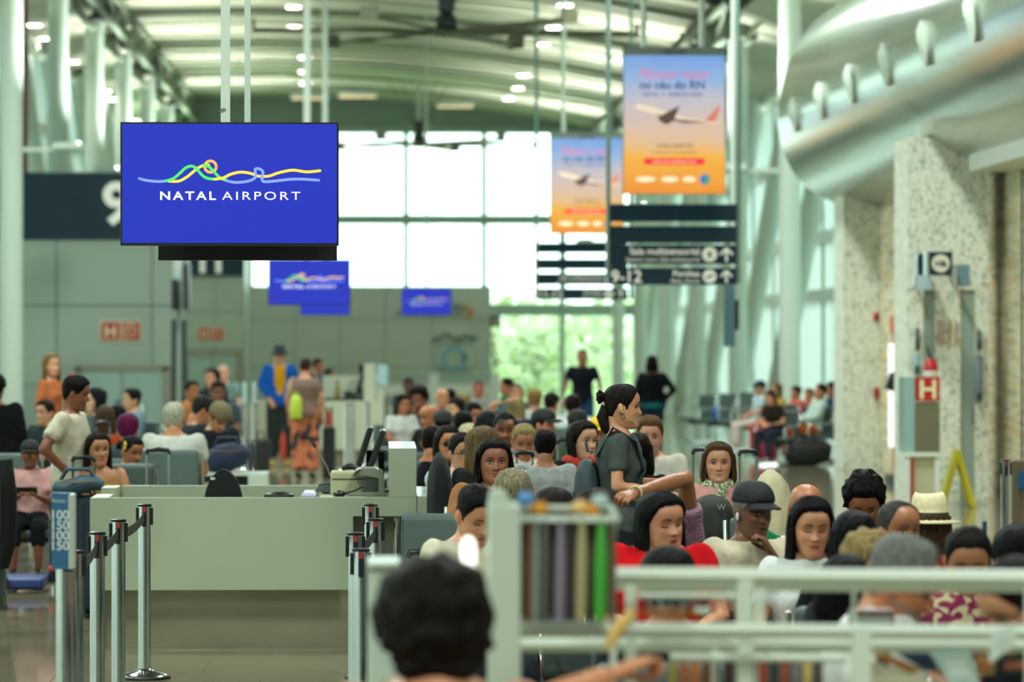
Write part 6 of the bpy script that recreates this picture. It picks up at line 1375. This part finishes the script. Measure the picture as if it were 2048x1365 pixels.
person('woman with long wavy blonde hair in an orange jacket standing far left', 103, 707, 44, 62, 'stand', hy=-24, hair=('long', '#80663c', .22), skin='#c69a80', shirt='#b5673e', sleeve='long', pants='#2a2f33', fem=True)
person('man with black hair in a black shirt at the very edge, back turned', -9, 747, 35, 170, 'stand', hair=('full', '#0e0d0c'), skin='#7f543d', shirt='#121416', sleeve='long', pants='#15171a', girth=1.25)
person('pale faced person with dark hair behind the man in white', 90, 800, 40.5, -40, hair=('short', '#1c1a18'), skin='#c59a80', shirt='#2a3538')
person('person with straight black hair hidden behind the man in white', 191, 775, 42.5, -70, hair=('bob', '#10151a', .12), skin='#d0a88c', shirt='#4a5a5c', fem=True)
def x_bow(s, b, J, to):
    mb = MB(); mb.ell((.0, .02, .135), (.05, .04, .025), 12, 8); ch('hair_bow', mb, mat('red_bow', '#b53f38', .7), b, to)
person('person with a red bow on the head behind the man in white', 142, 752, 47, 180, 'stand', scale=.93, hair=('bob', '#2a201a', .14), skin=T1, shirt='#59625f', fem=True, extra=x_bow)
person('brown haired woman from behind in an orange shirt', 210, 811, 36.5, 178, hair=('long', '#4a3828', .2), skin=T1, shirt='#b5482a', fem=True)
person('person with dark round hair beside the orange shirt', 235, 810, 41, 180, hair=('full', '#171412'), skin=T2, shirt='#6d7a76')
person('man in a denim shirt turned aside in front of the wall case', 263, 776, 46, -60, hr=8, hair=('short', '#191715'), skin='#c09a7c', shirt='#6f92a0', sleeve='long')
person('person with magenta dyed cropped hair', 256, 827, 33.6, 178, hair=('full', '#5c1740'), skin='#b98a72', shirt='#3f4a50', fem=True)
def x_flow(s, b, J, to):
    mb = MB()
    for i in range(5): a = i * 2 * PI / 5; mb.ell((-.08 + .022 * math.cos(a) * .4, -.0 + .02 * math.cos(a), .05 + .024 * math.sin(a)), (.008, .015, .015), 8, 6)
    ch('hair_flower', mb, mat('yellow_flower', '#d6b92a', .6), b, to); e = MB(); e.ell((-.092, .0, .05), (.006, .008, .008), 8, 6); ch('flower_centre', e, mat('flower_orange', '#b8641e', .6), b, to)
person('child with a yellow flower in tied dark hair', 264, 873, 29.8, 40, hp=14, hair=('bun', '#15110f'), bunpos=(-.03, .12, .02), skin='#9c6b4c', shirt='#52605f', fem=True, eyes='down', extra=x_flow)
person('white haired man in a white shirt from behind on a grey seat', 348, 804, 33.4, 176, hair=('short', '#b5b09d'), skin='#b58462', shirt='#c9ccc2', girth=1.12)
person('man in a dark grey jacket bending to the side', 405, 795, 37.5, 110, hp=16, hair=('short', '#2a2723'), skin='#b5805f', shirt='#2c373b', sleeve='long', lean=10)
person('child in an olive cap looking down behind the suitcase handle', 438, 811, 36.8, 30, hp=30, hat=('beret', '#6f6546'), hair=('short', BR), skin='#b98f70', shirt='#22272a', lean=8, eyes='down')
person('man in an orange shirt behind the white haired man', 384, 761, 51, 30, hair=('short', '#1c1714'), skin='#a06d4c', shirt='#b0703c')
person('woman with long dark hair in black near the distant case', 425, 736, 57, -30, hair=('long', '#14161a', .25), skin='#b58566', shirt='#20282f', fem=True)
person('man in a slate T-shirt leaning forward near the distant case', 436, 762, 49, 10, hair=('short', '#191614'), skin='#7d5742', shirt='#43545c', lean=12, girth=1.1)
person('fair headed person farthest back before the number eleven wall', 447, 731, 64, 0, hair=('buzz', '#b59a80'), skin='#d2a48c', shirt='#6f8a84')

for s in PEOPLE: prep_queue = prep(s)
RES = run_jobs()
BOD = {}
for s in PEOPLE: BOD[s['label']] = finish(s, RES)
# ------------------------------------------------------------------ airport seats under everybody who sits
M_vinyl = mat('seat_vinyl', '#4f5f5b', .5, noise=.08, nscale=6, bump=.15)
seat0 = thing('airport_seat', 'grey padded airport seat', 'seat', (0, 0, 0))
def soft(mb, x0, x1, y0, y1, z0, z1, nm):
    o = mb.box(x0, x1, y0, y1, z0, z1).build(nm, M_vinyl, seat0, local=True, bevel=.03); o.modifiers[0].segments = 3; return o
soft(MB(), -.25, .25, -.26, .2, .4, .47, 'seat')
soft(MB(), -.25, .25, .2, .27, .45, .9, 'backrest')
for sg in (-1, 1):
    MB().tube([(sg * .275, -.2, .42), (sg * .275, -.2, .6), (sg * .275, -.17, .63), (sg * .275, .2, .64), (sg * .275, .26, .88)], .014, 8).build('armrest', M_chrome, seat0, local=True, smooth=50)
    MB().tube([(sg * .2, -.02, .38), (sg * .2, -.02, .03)], .022, 8).build('leg', M_chrome, seat0, local=True, smooth=50)
    MB().box(sg * .2 - .03, sg * .2 + .03, -.25, .25, 0, .03).build('foot', M_chrome, seat0, local=True)
MB().box(-.28, .28, -.05, .01, .34, .4).build('beam', M_dark, seat0, local=True)
used = [False]
def put_seat(loc, yaw, label, sz=1.):
    if not used[0]: r = seat0; used[0] = True
    else:
        r = seat0.copy(); COL.objects.link(r)
        for c_ in [q for q in SEATPARTS]:
            c2 = c_.copy(); COL.objects.link(c2); c2.parent = r
    r.location = (loc[0], loc[1], 0); r.rotation_euler = (0, 0, yaw); r.scale = (1, 1, sz); tag(r, label, 'seat', 'grey airport seats'); return r
SEATPARTS = list(seat0.children)
for s in PEOPLE:
    if s['pose'] == 'sit' and s['seat']:
        w = s['label'].split(); short = ' '.join(w[:9])
        for stop in (',', ' with its', ' looking'): short = short.split(stop)[0]
        while short.split()[-1] in ('a', 'an', 'the', 'in', 'of', 'on', 'and', 'with', 'from', 'at', 'his', 'her', 'to', 'by', 'seen', 'beside', 'behind', 'just', 'over'): short = ' '.join(short.split()[:-1])
        put_seat(s['loc'], s['yaw'], 'grey airport seat under the ' + short, s['sc'])
# empty seats whose backs show
for px_, pyt, d, yaw, lab in ((895, 957, 20.6, 180, 'empty grey seat behind the desk wing'), (1590, 1186, 12.2, 180, 'empty grey seat in the gap of the white rack rails'), (1418, 1080, 18.6, 180, 'empty grey seat beside the red T-shirt'), (905, 735 + 60, 70, 180, 'empty grey seat far back near the logo wall'), (245, 912, 29.0, 180, 'grey seat back beside the child with the flower'), (25, 905, 33.0, 180, 'grey seat back behind the boy in pink'), (1340, 935, 24.5, 180, 'empty grey seat between the phone man and the pink sweater'),
                             (1395, 790, 74, -60, 'empty seat nearest the leaning strut by the blinds'), (1435, 788, 71, -60, 'empty seat facing the blinds, second from the strut'), (1470, 785, 69, -70, 'empty seat before the man in the dark cap')):
    z = PZ(pyt, d); put_seat((PX(px_, d), d), math.radians(yaw), lab, max(.85, min(1.15, z / .9)))
# ------------------------------------------------------------------ things people carry
def by(label): return next(q for q in PEOPLE if q['label'].startswith(label))
def phone(who, lp, lab, tilt=.7, size=(.075, .15)):
    s = by(who); p = wp(s, lp); t = thing('mobile_phone', lab, 'phone', p); R = rotz(s['yaw']) @ rotx(tilt)
    MB().bxp(p, (size[0], .009, size[1]), R).build('case', M_black, t, bevel=.003); MB().bxp(p + R @ Vector((0, .0055, 0)), (size[0] * .9, .002, size[1] * .92), R).build('display', mat('phone_glow', '#9fb6c4', .2, emit=.5), t)
def hands_mid(who): s = by(who); return (s['J']['wra'] + s['J']['wrb']) / 2
for who, lab in (('fair man with a ginger', 'black phone held by the fair bearded man'), ('boy in a pink', 'game console held by the boy in pink'), ('woman with blonde hair pulled', 'phone held by the blonde woman looking down'), ('dark haired man low', 'lit phone held up low in the crowd'), ('woman with slick', 'phone held by the woman in the cream jacket')):
    m_ = hands_mid(who); phone(who, (m_.x, m_.y - .1, m_.z + .05), lab, .6, (.075, .15) if 'console' not in lab else (.17, .07))
# backpack of the standing woman
s = by('standing woman in a grey'); t = thing('backpack', 'slate blue backpack on the back of the standing woman', 'backpack', wp(s, (0, .2, 1.05)))
mbp = mat('backpack_slate', '#2c3b42', .7, noise=.15, nscale=12, bump=.4); Rz_ = rotz(s['yaw'])
mb = MB(); ell_loft(mb, [wp(s, (0, .185, z - .05)) for z in (.86, .89, .98, 1.1, 1.22, 1.29, 1.31)], [(a * s['sc'], b * s['sc']) for a, b in ((.08, .045), (.14, .07), (.155, .082), (.15, .078), (.135, .066), (.1, .045), (.05, .02))], Rz_); mb.build('body', mbp, t, smooth=60)
mb = MB(); ell_loft(mb, [wp(s, (0, .262, z - .06)) for z in (.92, .95, 1.05, 1.12, 1.14)], [(.07, .02), (.11, .035), (.115, .035), (.1, .028), (.06, .01)], Rz_); mb.build('front_pocket', mbp, t, smooth=60)
for sg in (-1, 1): MB().tube([wp(s, (sg * .09, .13, 1.28)), wp(s, (sg * .1, .04, 1.435)), wp(s, (sg * .11, -.09, 1.36)), wp(s, (sg * .12, -.135, 1.2)), wp(s, (sg * .13, -.05, 1.05)), wp(s, (sg * .12, .13, .95))], [(.03, .008)] * 6, 8).build('shoulder_strap', mbp, t, smooth=60)
MB().tube([wp(s, (-.03, .18, 1.3)), wp(s, (-.02, .19, 1.35)), wp(s, (.02, .19, 1.35)), wp(s, (.03, .18, 1.3))], .008, 6).build('grab_loop', mbp, t)
# bottle and bag of the woman in stripes
s = by('woman in a striped'); p = P(592, 838, 53.9); t = thing('water_bottle', 'lime yellow water bottle hanging beside the striped blouse', 'bottle', p)
MB().lathe([(.07, 0), (.08, .03), (.08, .26), (.06, .31), (.035, .33)], p, 16).build('body', mat('lime_plastic', '#b9d13a', .35), t, smooth=50); MB().lathe([(.04, .33), (.04, .38)], p, 12).build('cap', mat('lime_cap', '#8fae2c', .4), t)
t = thing('trolley_suitcase', 'black suitcase with an orange tag beside the striped blouse', 'suitcase', (PX(657, 55), 55, 0)); MB().box(PX(645, 55), PX(671, 55), 54.9, 55.2, .0, .72).build('body', mat('case_black', '#14181a', .5), t, bevel=.03); MB().box(PX(654, 55), PX(664, 55), 54.87, 54.9, .74, .95).build('tag', mat('tag_orange', '#c4502a', .5), t); MB().tube([(PX(653, 55), 55, .7), (PX(653, 55), 55, 1.0), (PX(663, 55), 55, 1.0), (PX(663, 55), 55, .7)], .02, 6).build('handle', M_black, t)
t = thing('orange_umbrella', 'orange red folded umbrella hanging between the standing couple', 'umbrella', P(566, 930, 58)); p = P(566, 930, 58) - Vector((0, 0, .0)); p.z = .12; MB().tube([p, p + Vector((0, 0, .1)), p + Vector((0, 0, .35)), p + Vector((0, 0, .46))], [.02, .045, .04, .012], 10).build('canopy', mat('umbrella_orange', '#c23c1c', .6), t, smooth=50); MB().cyl(p + Vector((0, 0, .45)), p + Vector((0, 0, .58)), .01, 6).build('handle', M_black, t); MB().cyl(p + Vector((0, 0, -.12)), p, .008, 6).build('tip', M_black, t)
t = thing('trolley_suitcase', 'black suitcase standing before the man in blue', 'suitcase', (PX(520, 57), 57, 0)); MB().box(PX(504, 57), PX(540, 57), 56.9, 57.2, .0, .5).build('body', MATS['case_black'], t, bevel=.04); MB().tube([(PX(516, 57), 57, .48), (PX(516, 57), 57, .6), (PX(528, 57), 57, .6), (PX(528, 57), 57, .48)], .015, 6).build('handle', M_black, t)
# bags near the pink sweater
def sack(px0, px1, py0, py1, d, lab, col, nm='cream_bag', cat='bag'):
    x0, x1, z0, z1 = PX(px0, d), PX(px1, d), PZ(py1, d), PZ(py0, d); xm_ = (x0 + x1) / 2; w = (x1 - x0) / 2; h = z1 - z0; t = thing(nm, lab, cat, (xm_, d, z0)); m = mat('sack_' + col, col, .8, noise=.12, nscale=10, bump=.5)
    mb = MB(); n = 24; v = []; prof = [(0, .8), (.05, .95), (.3, 1.0), (.6, .98), (.76, .9), (.87, .74), (.95, .48), (1, .12)]
    for zf, rf in prof:
        for j in range(n):
            a = 2 * PI * j / n; k_ = 1 + (.07 * math.sin(a * 5 + zf * 7) + .05 * math.sin(a * 9 - zf * 16)) * (zf > .1); v.append((xm_ + w * rf * k_ * math.cos(a) - w * .25 * zf, d + .2 * rf * k_ * math.sin(a), z0 + h * zf))
    mb.add(v, grid_faces(len(prof), n) + [tuple(reversed(range(n))), tuple(range((len(prof) - 1) * n, len(prof) * n))]); mb.build('body', m, t, smooth=60)
    MB().tube([(xm_ - w * .35, d - .1, z0 + h * .75), (xm_ - w * .45, d - .12, z0 + h * .5), (xm_ - w * .5, d - .16, z0 + h * .2)], .008, 6).build('seam_cord', m, t); return t
sack(1508, 1598, 940, 1190, 22.5, 'tall cream cloth bag beside the thin man in the cap', '#c3b895')
sack(1390, 1478, 990, 1092, 23.2, 'dark olive bag on the lap of the woman in pink', '#2b2d28', 'olive_bag'); text('emblem', 'W', (PX(1443, 22.98), 22.98, PZ(1021, 22.98)), .05, mat('emblem_pale', '#8f938a', .5), bpy.data.objects['olive_bag'])
sack(858, 912, 905, 1163, 23.6, 'black bag on the seats behind the desk screen', '#101316', 'black_bag')
sack(1120, 1185, 848, 1046, 31, 'green backpack behind the girl with the red scarf', '#2f4a33', 'green_bag')
sack(1512, 1555, 880, 921, 62.6, 'crimson handbag on the floor before the far seats', '#9c1f3c', 'crimson_bag')
sack(1425, 1443, 814, 843, 70.7, 'blue bag with a white badge before the empty far seats', '#1f5a9c', 'blue_bag')
for q_, d_, l_ in ((1553, 22.5, 'grey seat under the tall cream cloth bag'), (885, 23.6, 'grey seat under the black bag behind the desk screen'), (1152, 31, 'grey seat under the green backpack')): put_seat((PX(q_, d_), d_ + .05), 0 if q_ > 1500 else PI, l_, 1.0)
# chrome post, brown post and tag near the stone wall
stanchion(2011, 921, 'single chrome queue post before the stone wall at the picture edge')
t = thing('waste_bin', 'slim brown metal bin beside the single chrome queue post', 'bin', (PX(2031, 31.5), 31.5, 0)); MB().box(PX(2020, 31.5), PX(2046, 31.5), 31.4, 31.7, 0, PZ(922, 31.5)).build('body', mat('bin_brown', '#6f6350', .35, .4), t, bevel=.01); MB().box(PX(2040, 31.3), PX(2062, 31.3), 31.36, 31.4, PZ(980, 31.4), PZ(945, 31.4)).build('label_plate', mat('label_blue', '#12507a', .4), t)
t = thing('suitcase_handle', 'thin blue handle of a case standing behind the floral blouse', 'suitcase', (PX(1970, 16.2), 16.2, 0)); MB().box(PX(1967, 16.2), PX(1974, 16.2), 16.2, 16.24, .55, PZ(1045, 16.2)).build('handle_tube', mat('handle_blue', '#2a4468', .35), t); MB().box(PX(1945, 16.2), PX(1998, 16.2), 16.1, 16.35, .03, .56).build('body', M_black, t, bevel=.03)

# ================================================================== FOREGROUND STALL
fg = person('woman with short dark curls and bare shoulders nearest the lens, back turned', 866, 1116, 9.1, 186, neck=-.02, nape=.05, hair=('afro', '#171210'), skin='#b8835f', shirt='#a8823c', sleeve='none', fem=True, girth=1.35, hp=6, lean=6, arms_px={'b': ((1070, 1420, 9.2), (1222, 1352, 9.3))}, palm_b=(.3, 0, 1), hand={'b': 1})
fg['hairx'] = 1
prep(fg); fg['lod'] = 2; RES2 = run_jobs(); finish(fg, RES2)
t = thing('stool', 'low stall stool under the woman with short dark curls', 'stool', (fg['loc'].x, fg['loc'].y, 0)); x, y = fg['loc'].x, fg['loc'].y; zs_ = .45 * fg['sc']
MB().lathe([(.17, zs_ - .06), (.18, zs_ - .03), (.17, zs_)], (x, y, 0), 24).build('seat', M_black, t, smooth=40)
for a in range(4): MB().cyl((x + .12 * math.cos(a * PI / 2 + .8), y + .12 * math.sin(a * PI / 2 + .8), zs_ - .05), (x + .2 * math.cos(a * PI / 2 + .8), y + .2 * math.sin(a * PI / 2 + .8), 0), .014, 8).build('leg', M_chrome, t)
M_rack = mat('rack_white', '#d0d8c8', .35)
def rail(t, px0, py0, px1, py1, d0, d1, th, nm='rail'):
    a, b = P(px0, py0, d0), P(px1, py1, d1); MB().tube([a, b], (th * 1.41 / 2, th * 1.41 / 2), 4).build(nm, M_rack, t, bevel=.004)
d = 10.3
rk = thing('display_rack', 'white square-tube display rack crossing the lower right of the view', 'rack', (PX(1650, d), d, 0))
rail(rk, 1232, 1152, 2090, 1158, d, d, .036); rail(rk, 1232, 1168, 2090, 1172, d + .25, d + .25, .03); rail(rk, 1275, 1192, 1500, 1193, d + .1, d + .1, .014)
rail(rk, 1000, 1258, 2090, 1266, d - .1, d - .1, .03); rail(rk, 1000, 1290, 2090, 1292, d + .2, d + .2, .03); rail(rk, 1340, 1316, 1690, 1318, d + .05, d + .05, .02)
for q, w, yt, dd in ((1490, .042, 1150, d), (1520, .024, 1160, d + .25), (1722, .05, 1256, d - .1), (1430, .016, 1300, d + .1), (2066, .04, 1150, d), (1708, .012, 1172, d + .3), (1262, .03, 1150, d + .1)):
    x = PX(q, dd); MB().box(x - w / 2, x + w / 2, dd - w / 2, dd + w / 2, 0, PZ(yt, dd)).build('post', M_rack, rk, bevel=.003)
MB().box(PX(1240, d), PX(2066, d), d - .1, d + .3, .02, .05).build('base_shelf', M_rack, rk)
# goods hanging and standing in the rack
cols = ['#2b3233', '#5f6f6d', '#1c2324', '#7d8f8c', '#33403f', '#4f5f5d', '#232b2b', '#6d7d7a', '#3d4a49', '#59504a', '#404f4f', '#2a3535']
for i in range(12):
    px_ = 1288 + i * 11; p = P(px_, 1196, d + .1); t = thing('key_ring', 'dark and orange souvenir key ring, %s along the short rack rail' % ['first', 'second', 'third', 'fourth', 'fifth', 'sixth', 'seventh', 'eighth', 'ninth', 'tenth', 'eleventh', 'twelfth'][i], 'souvenir', p, 'souvenir key rings in the rack')
    MB().box(p.x - .005, p.x + .005, p.y - .002, p.y + .002, PZ(1224, d), p.z).build('strap', mat('strap_' + cols[i], cols[i], .6), t)
    MB().ell((p.x, p.y, PZ(1233, d)), (.0065, .004, .0125), 10, 6).build('charm', mat('charm_%d' % (i % 3), ['#b5742e', '#c98a3c', '#8f5a2a'][i % 3], .4), t)
t = thing('round_tag', 'white round tag hanging among the dark key rings', 'tag', P(1412, 1222, d)); p = P(1412, 1222, d); MB().tube([p, p + Vector((0, .004, 0))], .0115, 18).build('disc', M_white, t); MB().ell(p + Vector((0, -.002, 0)), (.003, .002, .003)).build('rivet', M_dark, t); q = P(1396, 1220, d); MB().tube([q, q + Vector((0, .004, 0))], .008, 14).build('half_disc', M_white, t)
gc = ['#9a8a3a', '#a85a22', '#b8641e', '#6d3a1c', '#7a4a22', '#3d1210', '#8f6a2e', '#5a2c18', '#a33a1c', '#2a2420', '#8d3a22', '#6f6a66', '#c0a05a', '#4a3a30']
for i in range(14):
    px_ = 1345 + i * 22.5; p = P(px_, 1322, d + .05)
    if abs(px_ - 1430) < 8: continue
    t = thing('souvenir_magnet', 'blurred brown and red souvenir in the lower rack row, %s from the dark curls' % ['first', 'second', 'third', 'fourth', 'fifth', 'sixth', 'seventh', 'eighth', 'ninth', 'tenth', 'eleventh', 'twelfth', 'thirteenth', 'fourteenth'][i], 'souvenir', p, 'souvenirs in the lower rack row')
    MB().box(p.x - .011, p.x + .011, p.y - .006, p.y + .006, p.z - .09, p.z - .004).build('body', mat('magnet_' + gc[i], gc[i], .5), t, bevel=.003); MB().cyl((p.x, p.y, p.z - .006), (p.x, p.y, p.z + .008), .002, 6).build('hook', M_chrome, t)
def booklet(pts, d, lab, col, m2=None):
    v = [P(a, b, d) for a, b in pts]; t = thing('magazine', lab, 'magazine', v[0]); MB().prism([(q.x, q.z) for q in v], 'y', d, d + .012).build('cover', mat('mag_' + col, col, .45), t)
    c = sum((q for q in v), Vector()) / len(v); MB().prism([((q.x - c.x) * .55 + c.x, (q.z - c.z) * .5 + c.z) for q in v], 'y', d - .002, d).build('picture', mat('mag_' + m2, m2, .5), t)
booklet([(1742, 1372), (1742, 1322), (1800, 1342), (1895, 1372)], 10.50, 'cream magazine lying open low in the rack', '#c9c2a6', '#d6cfb6')
booklet([(1735, 1304), (1752, 1302), (1846, 1340), (1822, 1350)], 10.55, 'orange magazine slanting in the rack', '#b8862c', '#c46a2c')
booklet([(1790, 1304), (1870, 1306), (1890, 1340), (1850, 1344)], 10.65, 'navy magazine slanting behind the orange one', '#15324d', '#0f1c28')
booklet([(1860, 1306), (1940, 1300), (1960, 1372), (1902, 1372)], 10.45, 'pale silver leaflet standing in the rack', '#a9bfb5', '#c3cfc6')
booklet([(1952, 1312), (1990, 1310), (1988, 1350), (1955, 1352)], 10.50, 'tan and orange box low in the rack', '#a8814f', '#c46a3a')
booklet([(1992, 1318), (2070, 1312), (2070, 1346), (1990, 1350)], 10.55, 'dark green box at the rack corner', '#20302c', '#c46a5a')
booklet([(1985, 1262), (2032, 1248), (2030, 1290), (1980, 1328)], 10.1, 'crumpled white paper bag over the rack rail', '#c9d3c9', '#b9c6bd')
t = thing('brown_case', 'brown leather case behind the second rack rail', 'case', P(1780, 1250, 11.1)); MB().box(PX(1722, 10.9), PX(1808, 10.9), 11.1, 11.2, PZ(1275, 10.9), PZ(1233, 10.9)).build('body', mat('leather_brown', '#4f2a1e', .45), t, bevel=.006); MB().box(PX(1730, 10.9), PX(1800, 10.9), 11.08, 11.1, PZ(1270, 10.9), PZ(1246, 10.9)).build('window', mat('case_window', '#8f9a8f', .4), t); MB().cyl((PX(1765, 11.15), 11.15, 0), (PX(1765, 11.15), 11.15, PZ(1275, 10.95)), .02, 8).build('stand', M_dark, t)
# tower with straps on the near side
d = 9.9
tw = thing('display_tower', 'pale display tower with hanging straps beside the dark curls', 'rack', (PX(1010, d), d, 0)); mt_ = mat('tower_panel', '#b5c0b0', .45)
MB().box(PX(980, d), PX(1042, d), d, d + .25, 0, PZ(1012, d)).build('panel', mt_, tw, bevel=.006); MB().prism([(PX(980, d), PZ(1012, d)), (PX(1042, d), PZ(1028, d)), (PX(1010, d), PZ(985, d)), (PX(985, d), PZ(985, d))], 'y', d + .02, d + .2).build('top_panel', mt_, tw)
MB().box(PX(1030, d), PX(1240, d), d + .03, d + .07, PZ(1046, d), PZ(1034, d)).build('rail', M_rack, tw); MB().box(PX(1030, d), PX(1235, d), d + .15, d + .2, PZ(1026, d), PZ(1018, d)).build('rail', M_rack, tw); MB().box(PX(1226, d), PX(1236, d), d + .08, d + .12, 0, PZ(1020, d)).build('post', M_rack, tw)
MB().box(PX(1030, d), PX(1240, d), d + .22, d + .24, PZ(1245, d), PZ(1050, d)).build('back_panel', mat('tower_back_brown', '#3a2f26', .7), tw)
for i, (px_, w, col, lab) in enumerate(((1062, 16, '#6a4326', 'brown hanging strap next to the pale tower panel'), (1073, 14, '#7d8f86', 'grey white hanging strap beside the brown one'), (1090, 22, '#4d4a44', 'dark grey hanging strap, third from the tower panel'), (1122, 22, '#7a7280', 'mauve hanging strap in the middle of the tower'), (1142, 14, '#33222a', 'dark plum hanging strap beside the mauve one'), (1164, 24, '#9d9468', 'khaki hanging strap between plum and green'), (1203, 26, '#3f9a34', 'bright green hanging strap'), (1226, 16, '#5a4a34', 'olive brown hanging strap at the outer end'))):
    a = P(px_, 1046, d + .02); b = P(px_ - 3, 1244, d + .02); s_ = thing('hanging_strap', lab, 'strap', b, 'straps hanging on the display tower'); ww = w * d / F / 2; m = mat('strapm_' + col, col, .6)
    mb = MB(); mb.tube([a + Vector((0, 0, .004)), a.lerp(b, .12), a.lerp(b, .35), a.lerp(b, .6), a.lerp(b, .85), b], [(ww * .35, .006), (ww * .75, .01), (ww, .014), (ww * 1.05, .014), (ww, .012), (ww * .8, .008)], 12); mb.build('body', m, s_, smooth=60)
    MB().tube([a + Vector((0, 0, -.005)), a + Vector((0, .02, .02)), a + Vector((0, .04, .0))], .003, 6).build('loop', M_chrome, s_)
for px_, py_, col, lab in ((1078, 1018, '#d18f2c', 'orange pompom on the tower rail next to the blue one'), (1160, 1016, '#d8b070', 'pale peach pompom in the middle of the tower rail'), (1184, 1022, '#cf8a24', 'orange pompom at the outer half of the tower rail'), (1052, 998, '#5f8fc4', 'small blue pompom on top of the tower'), (1200, 1004, '#a9bdb6', 'grey white pompom at the end of the tower rail')):
    p = P(px_, py_, d + .1); t = thing('pompom', lab, 'pompom', p, 'pompoms on the display tower'); mb = MB(); mb.ell(p, (.024, .02, .018), 14, 10); rr = random.Random(px_)
    for q in range(30): u = Vector((rr.gauss(0, 1), rr.gauss(0, 1), rr.gauss(0, 1))).normalized(); mb.tube([p + u * .014, p + u * .026], [.004, .001], 4)
    mb.build('tuft', mat('pompom_' + col, col, .8), t); MB().cyl(p + Vector((0, 0, -.03)), p, .002, 6).build('cord', M_dark, t)
p = P(937, 1108, 10.2); t = thing('glare_glow', 'small white glowing shape for the bright glare beside the tower', 'lamp', p); MB().lathe([(.01, -.06), (.018, -.04), (.021, 0), (.018, .03), (.008, .045)], p, 18).build('glare_shape', mat('glare_white', '#fff8ec', .4, emit=1.0), t, smooth=50); MB().cyl((p.x, p.y, 0), p + Vector((0, 0, -.06)), .008, 8).build('stem', M_rack, t)  # glowing shape on a stem, added for a bright glare spot
t = thing('glass_case', 'pale glass topped display case behind the dark curls', 'cabinet', (PX(770, 10.6), 10.6, 0)); MB().box(PX(735, 10.6), PX(800, 10.6), 10.6, 10.9, 0, PZ(1132, 10.6)).build('body', mat('case_pale', '#b0bcae', .4), t, bevel=.01); MB().box(PX(735, 10.6), PX(800, 10.6), 10.58, 10.92, PZ(1132, 10.6), PZ(1126, 10.6)).build('top', M_creamt, t)
p = P(1245, 1262, 9.3); t = thing('yellow_pen', 'yellow toned item held up in the hand of the woman with dark curls', 'item', p); MB().tube([P(1215, 1300, 9.3), P(1232, 1262, 9.3), P(1262, 1232, 9.35), P(1258, 1215, 9.35)], [.008, .016, .014, .005], 10).build('body', mat('item_yellow', '#c9a04a', .5), t, smooth=60); MB().ell(P(1258, 1214, 9.35), .006).build('tip', M_dark, t)
